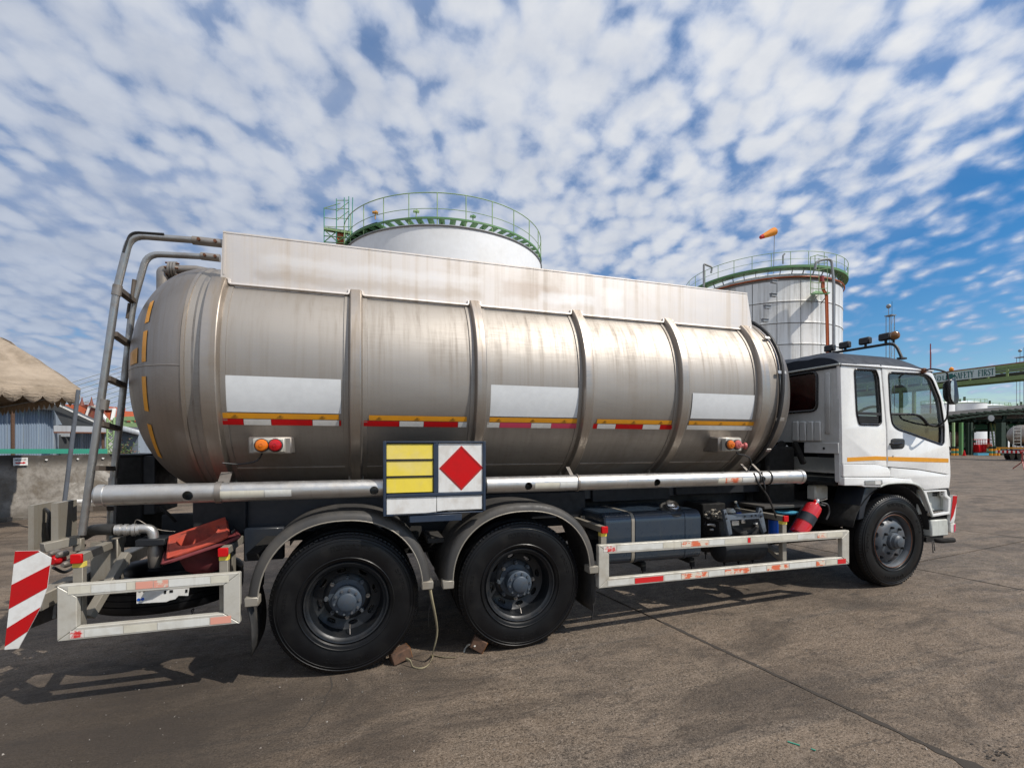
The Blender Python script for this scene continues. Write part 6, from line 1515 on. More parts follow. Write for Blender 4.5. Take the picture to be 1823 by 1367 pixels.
mA.build('wiring_tangle', M['black'], TR, kind='stuff'); mB_.build('dried_leaves', M['guard_dark'], TR, kind='stuff'); mC.build('pipe_fitting', M['chrome'], TR)
m = MB(); m.bb(at(1252, 970, 4.1).x, at(1292, 970, 4.1).x, 4.1, 4.4, .70, 1.06); m.build('valve_bracket', M['dark'], TR, bevel=.01)
BYt = 3.72
def BP2(px, py, y=BYt): p = at(px, py, y); return (p.x, p.z)
br = [(1288, 908), (1293, 906), (1296, 917), (1350, 913), (1352, 903), (1357, 905), (1365, 945), (1360, 949), (1351, 923), (1300, 926), (1304, 950), (1298, 954)]
plate('battery_frame', [[BP2(*p) for p in br]], BYt, BYt+.04, M['greyblue'], TR, .004)
for px, py in ((1292, 914), (1293, 923), (1354, 910), (1355, 919), (1326, 919), (1338, 918), (1345, 917)): m = MB(); m.lathe([(.009, 0), (.009, .008)], at(px, py, BYt), (0, -1, 0), 6); m.build('frame_bolt', M['black'], TR)
m = MB(); a, b = at(1290, 955, 3.80), at(1362, 912, 3.80); m.bb(a.x, b.x, 3.86, 4.3, a.z-.05, b.z-.07); m.build('battery', M['black'], TR, bevel=.012)
m = MB(); m.bb(a.x, b.x, 3.80, 4.3, a.z-.08, a.z-.045); m.build('battery_tray', M['dark'], TR, bevel=.006)
for px0, px1, py0, py1, mt in ((1302, 1315, 926, 936, 'galv'), (1319, 1327, 924, 932, 'chrome'), (1344, 1350, 930, 934, 'wplate')): a, b = at(px0, py1, 3.84), at(px1, py0, 3.84); m = MB(); m.bb(a.x, b.x, 3.83, 3.87, a.z, b.z); m.build('battery_terminal', M[mt], TR, bevel=.004)
for k in range(4): cable([at(1302+k*2, 938+k*2, 3.83), at(1325, 944+k*2, 3.80), at(1342, 940+k, 3.80), at(1352, 930+k*2, 3.84)], .005, 'rubberflap')
for px0, px1, y, zc_, r_ in ((1245, 1300, 4.05, .66, .085), (1272, 1356, 3.86, .645, .13)):
    x0, x1 = at(px0, 980, y).x, at(px1, 980, y).x; m = MB(); m.lathe([(.01, 0), (r_*.6, .01), (r_*.92, .04), (r_, .08), (r_, x1-x0-.08), (r_*.92, x1-x0-.04), (r_*.6, x1-x0-.01), (.01, x1-x0)], (x0, y, zc_), (1, 0, 0), 28); m.build('air_tank', M['navyd'], TR)
    for f in (.2, .5, .8): x = x0+(x1-x0)*f; m = MB(); m.rod((x, y, zc_-r_), (x, y, zc_-r_-.07), .005, 6); m.lathe([(.012, 0), (.012, .02)], (x, y, zc_-r_-.02), n=8); m.build('drain_valve', M['dark'], TR)
m = MB(); m.bb(at(1375, 930, 3.85).x, at(1480, 930, 3.9).x, 3.95, 4.4, 1.0, 1.03); m.build('equipment_shelf', M['fender'], TR, bevel=.004)
m = MB(); m.bar(at(1402, 960, 3.78), at(1432, 905, 3.84), .05, .05); m.bar(at(1428, 928, 3.80), at(1442, 914, 3.80), .1, .03); m.build('extinguisher_bracket', M['navy'], TR, bevel=.006)
m = MB(); m.tube(smoothpath([at(1382, 860, 4.4), at(1384, 872, 4.4), at(1392, 876, 4.38), at(1400, 876, 4.36)]), .010, 8); m.tube([at(1402, 845, 4.5), at(1404, 872, 4.5), at(1414, 876, 4.48)], .009, 8); m.build('brake_pipe', M['galv'], TR)
m = MB(); m.lathe([(.09, 0), (.10, .05), (.08, .10), (.04, .12)], at(1392, 890, 4.4), (0, 0, 1), 18); m.build('air_horn_valve', M['dark'], TR)
p = at(1455, 876, 4.05); m = MB(); m.box(p, (.19, .12, .17)); bt2 = m.build('coolant_bottle', M['bottlew'], TR, bevel=.018)
m = MB(); m.lathe([(.02, 0), (.02, .03)], p+Vector((.06, 0, .085)), n=12); m.rod(p+Vector((-.04, 0, .08)), p+Vector((-.03, 0, .12)), .008, 6); m.build('bottle_cap', M['galv'], TR)
# big dark volumes behind the cab foot
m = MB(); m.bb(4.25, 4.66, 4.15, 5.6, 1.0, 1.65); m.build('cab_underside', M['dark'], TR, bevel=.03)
m = MB(); m.tube(smoothpath([(4.62, 4.3, 1.68), (4.45, 4.25, 1.55), (4.2, 4.3, 1.4), (4.0, 4.4, 1.25)]), .045, 10); m.build('air_hose', M['dark'], TR)
# ------------------------------------------------------------------ cab
CY = 3.66; CYF = 6.02
def c(px, py, y=CY): p = at(px, py, y); return (p.x, p.z)
def Z8(x, y): return (1440+x/3.596, 600+y/3.596)      # readings taken on an enlargement of the cab
def cz(*pts): return [c(*Z8(x, y)) for x, y in pts]
shell_y0, shell_y1 = CY, CY+.045
# side panels, near side
qwin = rounded(cz((292, 205), (428, 212), (444, 262), (458, 440), (462, 548), (446, 562), (322, 559), (306, 490)), .03)
quarter = cz((202, 168), (458, 179), (478, 400), (495, 600), (498, 829), (430, 813), (215, 810), (212, 600))
plate('quarter_panel', [rounded(quarter, .012), qwin], CY, CY+.045, M['white'], TR, .004)
dwin = cz((505, 226), (740, 237), (782, 266), (836, 400), (862, 572), (860, 676), (848, 690), (700, 637), (560, 588), (530, 556), (518, 480))
dwin = rounded(dwin, .05)
door_out = cz((463, 180), (640, 195), (760, 215), (790, 236), (818, 300), (850, 385), (876, 480), (890, 562), (893, 700), (893, 878), (700, 845), (502, 829), (499, 600), (482, 400))
door = plate('door', [rounded(door_out, .01), dwin], CY-.006, CY+.045, M['white'], TR, .005)
plate('lower_side_trim', [rounded(cz((215, 813), (430, 816), (500, 833), (516, 862), (516, 892), (216, 892)), .01)], CY-.010, CY+.04, M['white'], TR, .004)
low = cz((520, 836), (702, 851), (892, 884), (892, 965), (735, 977), (716, 960), (690, 944), (655, 935), (640, 905), (540, 896), (520, 893))
plate('lower_door_panel', [rounded(low, .008)], CY-.010, CY+.04, M['white'], TR, .004)
arch = cz((215, 897), (520, 897), (640, 908), (655, 934), (600, 930), (520, 934), (480, 943), (440, 958), (340, 957), (325, 949), (215, 949))
plate('sill', [rounded(arch, .01)], CY-.022, CY+.05, M['white'], TR, .006)
# arch lip: pale edge running down to the step
m = MB(); lip = [at(*Z8(x, y), CY-.018) for x, y in ((455, 957), (480, 945), (520, 936), (600, 932), (655, 936), (690, 946), (712, 962), (735, 1000), (762, 1070), (790, 1148))]
m.tube(smoothpath(lip, 4), .011, 8); m.build('arch_lip', M['offwhite'], TR)
# step well
plate('step_surround', [rounded(cz((730, 982), (880, 976), (884, 1010), (908, 1030), (904, 1132), (790, 1150), (762, 1068)), .015), rounded(cz((752, 992), (866, 986), (868, 1020), (892, 1038), (890, 1118), (797, 1132), (772, 1062)), .012)], CY-.004, CY+.05, M['white'], TR, .003)
s0, s1 = at(*Z8(745, 990), CY), at(*Z8(905, 1140), CY)
m = MB(); m.bb(s0.x-.0, s1.x-.012, CY+.075, CY+.09, s1.z+.02, s0.z+.02); m.build('step_back', M['offwhite'], TR)
m = MB(); m.prism([(s1.x-.035, CY+.05, s1.z+.03), (s1.x-.035, CY+.05, s0.z-.02), (s1.x-.035, CY+.075, s0.z-.02), (s1.x-.035, CY+.075, s1.z+.03)], (.015, 0, 0)); m.build('step_side', M['offwhite'], TR)
m = MB(); m.bb(s0.x+.06, s1.x-.03, CY+.012, CY+.074, s1.z+.035, s1.z+.05); m.build('step_tread', M['chrome'], TR)
m = MB()
for i in range(9):
    for j in range(1): m.bb(s0.x+.07+i*.032, s0.x+.09+i*.032, CY+.03+j*.045, CY+.06+j*.045, s1.z+.0505, s1.z+.058)
m.build('tread_studs', M['black'], TR)
for k in range(2): m = MB(); a = at(*Z8(840, 992+k*14), CY); m.bb(a.x, a.x+.07, CY+.068, CY+.074, a.z-.028, a.z-.008); m.build('step_slot', M['black'], TR)
for k in (0, 1): m = MB(); m.rod(at(*Z8(850, 990+k*16), CY+.02), at(*Z8(862, 990+k*16), CY+.02), .006, 6); m.build('hinge_pin', M['black'], TR)
a, b = at(*Z8(790, 1172), CY), at(*Z8(898, 1270), CY)
m = MB(); m.bb(a.x, b.x, CY+.005, CY+.30, b.z, a.z); m.build('lower_step_box', M['offwhite'], TR, bevel=.012)
m = MB(); m.bb(a.x-.01, b.x+.015, CY+.02, CY+.3, a.z+.002, a.z+.028); m.build('step_gap', M['dark'], TR)
m = MB(); a = at(1655, 961, CY); m.tube(smoothpath([at(1650, 957, CY+.1), at(1672, 962, CY), at(1697, 961, CY-.02)]), .028, 10); m.bb(a.x-.02, a.x+.26, CY+.02, CY+.12, a.z-.03, a.z+.03); m.build('under_bar', M['dark'], TR)
for px, py in ((1660, 984), (1663, 980)): ribbon([at(px-1, 962, CY), at(px, 972, CY), at(px+1, py, CY)], .012, M['black'], 'rubber_strip', TR, .3, (1, 0, 0))
# front corner, bumper end
plate('corner_panel', [cz((893, 560), (905, 700), (913, 830), (914, 890), (906, 966), (894, 966), (896, 700))], CY+.01, CY+.10, M['white'], TR, .004)
XFR = at(1691, 868, CY).x
m = MB(); P = [at(*Z8(x, y), CY-.01) for x, y in ((902, 1180), (922, 1012), (950, 1014), (948, 1060), (938, 1160), (930, 1190), (905, 1192))]
plate('bumper_end', [P], CY-.01, CY+.22, M['wplate'], TR, .006)
P = [at(*Z8(x, y), CY-.012) for x, y in ((905, 1180), (923, 1014), (949, 1015), (945, 1060), (925, 1140))]
m = MB(); m.prism([Vector((p.x, CY-.0125, p.z)) for p in P], (0, -.0015, 0)); m.build('red_marking', M['tread'], TR, smooth=0)
plate('bumper_foot', [rounded(cz((902, 1192), (934, 1190), (932, 1236), (922, 1250), (904, 1250)), .01)], CY-.008, CY+.22, M['tapewhite'], TR, .004)
P = cz((922, 1200), (933, 1192), (932, 1236), (922, 1249)); m = MB(); m.prism([(x, CY-.0105, z) for x, z in P], (0, -.001, 0)); m.build('red_marking', M['pinkred'], TR, smooth=0)
P = cz((878, 975), (905, 968), (918, 1000), (914, 1060), (900, 1175), (894, 1150), (906, 1030), (884, 1008)); plate('bumper_gap', [P], CY+.02, CY+.12, M['black'], TR)
m = MB(); m.bb(XFR-.10, XFR+.02, CY+.15, CYF-.1, .72, 1.22); m.build('bumper', M['white'], TR, bevel=.02)
# windscreen side: front face follows the door's front edge
ft_ = [c(*Z8(x, y)) for x, y in ((770, 215), (800, 262), (835, 350), (868, 450), (893, 560), (905, 700), (912, 880), (906, 966))]
m = MB(); rows = []
for k, (x, z) in enumerate(ft_):
    rows.append([Vector((x-.03, CY+.01, z)), Vector((x+.01, CY+.05, z)), Vector((x+.07, CY+.35, z)), Vector((x+.10, YC-.04, z)), Vector((x+.07, CYF-.35, z)), Vector((x-.03, CYF-.01, z))])
m.loft(rows[4:], closed=False); o = m.build('front_panel', M['white'], TR, smooth=50); s = o.modifiers.new('t', 'SOLIDIFY'); s.thickness = .02
m = MB(); m.loft([[p.lerp(r[3], .06) for p in r] for r in rows[:5]], closed=False); m.build('windscreen', M['glass'], TR, smooth=50)
for yy, s_ in ((CY+.035, 1), (CYF-.035, -1)):
    m = MB(); m.tube([Vector((x-.002, yy, z)) for x, z in ft_[:6]], .032, 8); m.build('windscreen_pillar', M['white'], TR)
m = MB(); m.bb(ft_[0][0]-.05, ft_[0][0]+.04, CY+.05, CYF-.05, ft_[0][1]-.05, ft_[0][1]+.03); m.build('windscreen_header', M['white'], TR, bevel=.02)
# windows
def gasket(loop, y, r, name, parent): m = MB(); m.tube([Vector((x, y, z)) for x, z in loop], r, 6, loop=True); m.build(name, M['blackgloss'], parent)
gasket(dwin, CY-.004, .011, 'window_gasket', door); gasket(qwin, CY-.001, .011, 'window_gasket', TR)
plate('window_glass', [dwin], CY+.016, CY+.020, M['glass'], door, smooth=0)
qg = clip([tuple(p) for p in qwin], (0, 1), c(*Z8(0, 488))[1], 1); plate('quarter_glass', [qg], CY+.014, CY+.018, M['glassq'], TR, smooth=0)
qv = clip([tuple(p) for p in qwin], (0, 1), c(*Z8(0, 494))[1], -1); plate('vent_panel', [qv], CY+.010, CY+.02, M['black'], TR)
for k in range(4): a, b = c(*Z8(322, 510+k*13)), c(*Z8(445, 511+k*13)); m = MB(); m.bar((a[0], CY+.006, a[1]), (b[0], CY+.006, b[1]), .014, .012); m.build('vent_louvre', M['black'], TR)
a, b = c(*Z8(308, 488)), c(*Z8(459, 493)); m = MB(); m.bar((a[0], CY+.004, a[1]), (b[0], CY+.004, b[1]), .02, .03); m.build('vent_bar', M['black'], TR)
# dark lower glazing: the inner belt line drops towards the windscreen
inner = cz((516, 492), (690, 497), (730, 522), (760, 556), (800, 566), (866, 570), (866, 694), (700, 640), (555, 590), (520, 545))
plate('inner_door_trim', [inner], CY+.024, CY+.04, M['dash'], door, smooth=0)
m = MB(); m.tube(smoothpath([at(*Z8(x, y), CY+.012) for x, y in ((516, 492), (640, 494), (700, 500), (735, 525), (765, 558), (820, 570), (862, 570))], 5), .012, 8); m.build('belt_moulding', M['black'], door)
m = MB(); m.tube(smoothpath([at(*Z8(x, y), CY+.045) for x, y in ((695, 505), (740, 545), (755, 590), (750, 615))], 5), .010, 6); m.box(at(*Z8(748, 600), CY+.03), (.06, .02, .05)); m.build('grab_handle', M['black'], TR)
# door handle
hd = rounded(cz((519, 655), (540, 648), (598, 650), (608, 660), (608, 700), (596, 714), (530, 718), (519, 706)), .02)
plate('handle_recess', [hd], CY-.010, CY-.002, M['black'], door, .003)
m = MB(); a, b = at(*Z8(534, 684), CY-.03), at(*Z8(598, 680), CY-.03); m.tube(filletpath([a+Vector((0, .025, 0)), a, b, b+Vector((0, .025, 0))], .02), .011, 8); m.build('door_handle', M['blackgloss'], door)
m = MB(); m.lathe([(.010, 0), (.010, .004)], at(*Z8(537, 762), CY-.0065), (0, -1, 0), 14); m.build('door_lock', M['chrome'], door)
# amber stripe
m = MB(); P = cz((245, 771), (430, 762), (496, 765), (496, 789), (430, 787), (245, 797)); m.prism([(x, CY-.0005, z) for x, z in P], (0, -.0015, 0)); m.build('amber_stripe', M['yellow'], TR, smooth=0)
m = MB(); P = cz((503, 765), (700, 770), (889, 777), (889, 802), (700, 798), (503, 791)); m.prism([(x, CY-.0065, z) for x, z in P], (0, -.0015, 0)); m.build('amber_stripe', M['yellow'], door, smooth=0)
# side repeater
P = rounded(cz((342, 916), (452, 912), (455, 940), (445, 945), (344, 944)), .008)
plate('repeater_lamp', [P], CY-.030, CY-.020, M['galv'], TR, .002); P = cz((405, 917), (440, 916), (441, 940), (406, 941)); m = MB(); m.prism([(x, CY-.0305, z) for x, z in P], (0, -.001, 0)); m.build('repeater_lens', M['wplate'], TR, smooth=0)
# dark arch liner and splash guard
XA = at(1575, 900, CY).x
m = MB(); n = 20; rings = []
for k in range(n+1):
    a = math.pi*.02+math.pi*.90*k/n; rr = .60
    rings.append([Vector((XFW+math.cos(a)*rr, y, .66+math.sin(a)*rr*.98)) for y in (CY+.03, CY+.62)])
m.loft(rings, closed=False); o = m.build('arch_liner', M['dark'], TR, smooth=50); s = o.modifiers.new('t', 'SOLIDIFY'); s.thickness = .012
P = [at(*Z8(x, y), CY+.03) for x, y in ((362, 962), (446, 960), (400, 1010), (365, 1080), (350, 1160), (318, 1170), (330, 1080))]
plate('splash_guard', [P], CY+.03, CY+.34, M['navy'], TR, .006)
m = MB(); P = [at(*Z8(x, y), CY+.30) for x, y in ((290, 960), (362, 962), (330, 1170), (300, 1230), (250, 1100))]; plate('inner_guard', [P], CY+.30, CY+.5, M['dark'], TR)
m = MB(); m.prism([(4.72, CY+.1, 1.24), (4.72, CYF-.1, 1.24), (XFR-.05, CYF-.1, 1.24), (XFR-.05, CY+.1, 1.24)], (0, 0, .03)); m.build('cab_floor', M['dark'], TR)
# rear wall, seen between the barrel and the side
XB = at(1497.5, 700, CY).x
def rw(px, py): p = atX(px, py, XB); return (p.y, p.z)
zt_ = at(1497, 648, CY).z; zb_ = rw(1440, 790)[1]
yw0, yw1, zw0, zw1 = rw(1455, 700)[0], YC+(YC-rw(1455, 700)[0]), rw(1450, 731)[1], rw(1450, 662)[1]
outer = rounded([(CY+.02, 1.28), (CY+.02, zt_), (CYF-.02, zt_), (CYF-.02, 1.28), (CYF-.35, 1.28), (CYF-.36, zb_+.02), (CY+.45, zb_+.02), (CY+.34, zb_), (CY+.08, zb_-.01), (CY+.07, 1.28)], .03)
hole = rounded([(yw0, zw0), (yw0, zw1), (yw1, zw1), (yw1, zw0)], .07)
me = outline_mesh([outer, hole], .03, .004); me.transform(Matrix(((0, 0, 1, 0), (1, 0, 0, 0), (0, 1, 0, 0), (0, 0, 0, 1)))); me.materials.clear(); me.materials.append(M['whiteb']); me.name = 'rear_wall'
bm = bmesh.new(); bm.from_mesh(me); bmesh.ops.remove_doubles(bm, verts=bm.verts, dist=1e-5); bmesh.ops.recalc_face_normals(bm, faces=bm.faces); bm.to_mesh(me); bm.free(); me.update()
place('rear_wall', me, (XB+.016, 0, 0), TR)
m = MB(); m.tube([Vector((XB-.002, y, z)) for y, z in hole], .016, 6, loop=True); m.build('rear_gasket', M['blackgloss'], TR)
me = outline_mesh([hole], .004); me.transform(Matrix(((0, 0, 1, 0), (1, 0, 0, 0), (0, 1, 0, 0), (0, 0, 0, 1)))); me.materials.clear(); me.materials.append(M['glassr']); place('rear_window', me, (XB+.014, 0, 0), TR)
m = MB(); m.bb(XB+.08, XB+.09, yw0-.03, yw1+.03, zw0-.1, zw1+.05); m.build('rear_curtain', M['curtain'], TR)
# pressed panel and swages on the rear wall
yc0 = rw(1468, 700)[0]
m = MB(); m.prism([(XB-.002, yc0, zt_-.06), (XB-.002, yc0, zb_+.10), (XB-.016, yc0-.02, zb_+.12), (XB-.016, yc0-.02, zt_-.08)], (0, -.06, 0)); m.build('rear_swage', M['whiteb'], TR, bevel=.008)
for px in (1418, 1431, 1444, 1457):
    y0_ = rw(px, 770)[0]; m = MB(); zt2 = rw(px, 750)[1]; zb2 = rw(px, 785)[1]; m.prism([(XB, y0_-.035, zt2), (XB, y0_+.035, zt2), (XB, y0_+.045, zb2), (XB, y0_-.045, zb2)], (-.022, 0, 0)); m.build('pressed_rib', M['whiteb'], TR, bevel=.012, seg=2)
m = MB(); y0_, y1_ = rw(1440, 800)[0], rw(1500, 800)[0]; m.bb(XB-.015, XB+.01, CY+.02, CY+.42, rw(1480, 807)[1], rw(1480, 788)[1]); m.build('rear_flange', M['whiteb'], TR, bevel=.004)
m = MB(); m.lathe([(.013, 0), (.013, .003)], (XB-.017, rw(1469, 800)[0], rw(1469, 798)[1]), (-1, 0, 0), 12); m.build('flange_hole', M['black'], TR)
m = MB(); m.box((XB-.06, CY+.62, zb_-.08), (.1, .14, .10)); m.bar((XB-.04, CY+.52, zb_+.02), (XB-.04, CY+.40, zb_-.22), .06, .05); m.build('cab_mount', M['dark'], TR, bevel=.01)
# far side of the cab
fo = [p for p in cz((202, 168), (640, 195), (790, 236), (850, 385), (890, 562), (893, 878), (735, 960), (600, 930), (480, 943), (215, 949))]
def shiftX(lp): return [(x, z) for x, z in lp]
plate('far_side', [fo, qwin, dwin], CYF-.04, CYF, M['white'], TR, 0)
plate('far_glass', [dwin], CYF-.024, CYF-.020, M['glassq'], TR, smooth=0); plate('far_glass', [qwin], CYF-.024, CYF-.020, M['glassq'], TR, smooth=0)
# roof: domed cap with pressed flutes at the back
x0r, x1r = XB-.015, c(*Z8(782, 236))[0]+.02
ztop_side = lambda x: zt_+(c(*Z8(760, 215))[1]-zt_)*max(0, (x-x0r)/(x1r-x0r))**1.5
m = MB(); NXr, NYr = 40, 56; rows = []
for i in range(NXr+1):
    f = i/NXr; x = x0r+(x1r-x0r)*f; row = []
    fr_ = 1-max(0, (f-.62)/.38)**2.4*.88; bk = min(1, .40+f*6)
    for j in range(NYr+1):
        g = j/NYr; y = CY-.006+(CYF-CY+.012)*g; e = min(g, 1-g)*2; shp = (1-(1-min(1, e*5.0))**2.6)
        h = .150*shp*fr_*bk**.6+.03*math.sin(math.pi*g)
        h += .010*(math.cos(g*math.pi*18)*.5+.5)*max(0, 1-f*3.2)*min(1, e*4)
        row.append(Vector((x+(.0)*g, y, ztop_side(x)+h)))
    rows.append(row)
m.loft(rows, closed=False)
edge = [Vector((r[0].x, r[0].y, r[0].z)) for r in rows]
m.loft([edge, [p+Vector((0, .012, -.035)) for p in edge]], closed=False)
back = rows[0]; m.loft([back, [p+Vector((.01, 0, -.05 if 0 else -max(.03, p.z-zt_+.03))) for p in back]], closed=False)
o = m.build('roof', M['roofgrey'], TR, smooth=50)
m = MB(); m.tube([p+Vector((0, -.004, -.004)) for p in edge], .008, 6); m.build('drip_rail', M['white'], TR)
m = MB(); m.tube([Vector((x0r-.002, CY, zt_)), Vector((x0r-.002, CYF, zt_))], .012, 6); m.build('drip_rail', M['offwhite'], TR)
# lamps on the roof bar
XL = 5.80
def rl(px, py): return atX(px, py, XL)
bar_ = [rl(1607, 637), rl(1603, 622), rl(1596, 610), rl(1583, 608), rl(1560, 614), rl(1530, 622), rl(1505, 628), rl(1480, 634), rl(1450, 640)]
zref = rl(1596, 609).z; pts = [Vector((XL, 3.82, 2.66)), Vector((XL, 3.86, 2.80)), Vector((XL, 3.94, 2.835))]
m = MB(); m.tube(filletpath([Vector((XL, 3.80, 2.645)), Vector((XL, 3.87, 2.83)), Vector((XL, YC, 2.86)), Vector((XL, 5.88, 2.83)), Vector((XL, 5.95, 2.645))], .1, 6), .016, 8); m.build('lamp_bar', M['black'], TR)
m = MB(); m.box((XL, 3.80, 2.64), (.09, .05, .02)); m.build('bar_foot', M['black'], TR)
for px in (1577, 1541, 1505, 1478):
    y = rl(px, 606).y; lm = place('roof_lamp', None, (XL, y, 2.86), TR)
    m = MB(); m.box((XL-.01, y, 2.918), (.06, .130, .082)); m.build('lamp_body', M['black'], lm, bevel=.012)
    m = MB(); m.rod((XL, y, 2.85), (XL, y, 2.89), .014, 8); m.build('lamp_foot', M['black'], lm)
    m = MB(); m.bb(XL+.026, XL+.030, y-.056, y+.056, 2.885, 2.95); m.build('lamp_glass', M['chrome'], lm)
bp = rl(1601, 607); y = bp.y; m = MB(); m.lathe([(.046, 0), (.048, .01), (.048, .03), (.038, .042), (.018, .05), (.001, .052)], (XL-.035, 3.86, 2.905), (-.5, -1, .0), 20); be = m.build('beacon_lens', M['beacon'], TR)
m = MB(); m.lathe([(.025, -.03), (.048, -.022), (.050, .004)], (XL-.035, 3.86, 2.905), (-.5, -1, 0), 20); m.rod((XL-.02, 3.87, 2.83), (XL-.03, 3.875, 2.88), .012, 8); m.build('beacon_base', M['black'], TR)
# mirror
MY = 3.44
mr = place('mirror', None, at(1690, 700, MY), TR)
msec = [at(px, py, MY) for px, py in ((1682, 684), (1684, 677), (1690, 675), (1695, 680), (1698.5, 705), (1698.5, 716), (1695, 720), (1689, 719), (1683, 708))]
m = MB(); outs = []
cen = sum(msec, Vector())/len(msec)
m.loft([[cen+(p-cen)*.94+Vector((-.01, -.05, 0)) for p in smoothpath(msec+[msec[0]], 3)[:-1]], [p+Vector((-.012, -.04, 0)) for p in smoothpath(msec+[msec[0]], 3)[:-1]], [p+Vector((.0, 0, 0)) for p in smoothpath(msec+[msec[0]], 3)[:-1]], [cen+(p-cen)*.75+Vector((.005, .035, 0)) for p in smoothpath(msec+[msec[0]], 3)[:-1]]])
m.build('mirror_shell', M['blackgloss'], mr, smooth=50)
gl = [at(px, py, MY) for px, py in ((1683, 685), (1685, 678), (1688, 679), (1688.5, 700), (1688, 716), (1684.5, 711), (1683, 700))]
m = MB(); m.prism([p+Vector((-.012, -.054, 0)) for p in gl], (0, -.004, 0)); m.build('mirror_glass', M['chrome'], mr)
m = MB(); m.tube(smoothpath([at(1644, 660, 3.64), at(1660, 657, 3.55), at(1680, 661, 3.46), at(1687, 667, MY), at(1688, 690, MY), at(1687, 735, MY), at(1683, 748, 3.5), at(1672, 757, 3.62)], 5), .009, 8); m.build('mirror_arm', M['black'], mr)
m = MB(); m.box(at(1643, 660, 3.645), (.05, .05, .055)); m.build('mirror_bracket', M['rust'], mr, bevel=.006)
m = MB(); m.box(at(1674, 756, 3.645), (.06, .03, .03)); m.build('mirror_bracket', M['black'], mr, bevel=.004)
# inside
for yy in (4.15, 5.3):
    st_ = place('cab_seat', None, (5.35, yy, 1.5), TR)
    m = MB(); m.bb(5.15, 5.65, yy-.22, yy+.22, 1.52, 1.66); m.build('seat_cushion', M['seat'], st_, bevel=.05)
    m = MB(); m.prism([(5.05, yy-.22, 1.62), (5.18, yy-.22, 1.62), (5.08, yy-.22, 2.12), (4.95, yy-.22, 2.12)], (0, .44, 0)); m.build('seat_back', M['seat'], st_, bevel=.04)
    m = MB(); m.box((5.0, yy, 2.21), (.1, .26, .16)); m.build('head_rest', M['seat'], st_, bevel=.03)
m = MB(); m.bb(5.95, 6.28, CY+.1, CYF-.1, 1.5, 1.86); m.build('dashboard', M['dash'], TR, bevel=.05)
m = MB(); m.tube([Vector((5.82, 4.2, 1.93))+Vector((math.sin(t)*.10, math.cos(t)*.22, math.sin(t)*.20)) for t in (6.283*i/28 for i in range(28))], .016, 8, loop=True); m.bar((5.82, 4.0, 1.93), (5.82, 4.4, 1.93), .03, .02); m.rod((5.82, 4.2, 1.93), (6.05, 4.2, 1.72), .03, 8); m.build('steering_wheel', M['black'], TR)
# ------------------------------------------------------------------ loose things on and round the truck
def cone_mesh(c, axis, s, mat, label, up=(.96, .28, 0), tip=.25, group='traffic cones carried at the rear of the tanker'):
    "hollow cone seen from its open base"
    t = thing('traffic_cone', label, 'traffic cone', c, group); d, a, b = frame(axis, up); c = Vector(c)
    def sq(h, r0, off): return [c+d*off+a*x*r0+b*y*r0 for x, y in ((-1, -1), (1, -1), (1, 1), (-1, 1))]
    H = .19*s; n = 32
    outer = []
    for i in range(n):
        t_ = 6.2832*i/n+.785; x, y = math.cos(t_), math.sin(t_); k = 1/max(abs(x), abs(y)); k = min(k, 1.30); outer.append((x*k, y*k))
    m = MB(); rr = .132*s
    loops = [[c+d*0+a*x*H+b*y*H for x, y in outer], [c-d*.012+a*x*H*.97+b*y*H*.97 for x, y in outer],
             [c-d*.012+(a*math.cos(6.2832*i/n+.785)+b*math.sin(6.2832*i/n+.785))*rr*1.06 for i in range(n)], [c-d*.020+(a*math.cos(6.2832*i/n+.785)+b*math.sin(6.2832*i/n+.785))*rr for i in range(n)],
             [c+d*.10*s+(a*math.cos(6.2832*i/n+.785)+b*math.sin(6.2832*i/n+.785))*rr*.84 for i in range(n)], [c+d*tip*s+(a*math.cos(6.2832*i/n+.785)+b*math.sin(6.2832*i/n+.785))*rr*.50 for i in range(n)]]
    m.loft(loops, cap0=False, cap1=True); o = m.build('cone_body', mat, t, smooth=40); sd_ = o.modifiers.new('t', 'SOLIDIFY'); sd_.thickness = .006; sd_.offset = 1
    m = MB()
    for i in range(4):
        q = [c-d*.014+a*x*H*.95+b*y*H*.95 for x, y in ((-1, -1), (1, -1), (1, 1), (-1, 1))]; m.tube([q[i], q[(i+1) % 4]], .007*s, 5)
    m.build('base_rim', mat, t)
    for sx in (-1, 1):
        for k in range(5):
            m = MB(); m.bar(c-d*.013+a*sx*H*.66+b*(k-2)*H*.32*(1 if abs(k-2) else 1), c-d*.013+a*sx*H*.90+b*(k-2)*H*.36, .006, .010, up=d); m.build('base_rib', mat, t)
    return t
cc = at(354, 958, 3.93)
cone_mesh(cc, (.24, .30, -.92), 1.0, M['conered'], 'bright orange cone upside down on the rear carrier, on top of its pair', tip=.20)
cone_mesh(at(360, 972, 3.97), (.26, .07, -.96), 1.26, M['conedark'], 'shaded dark red cone underneath the bright orange one on the rear carrier', tip=.15)
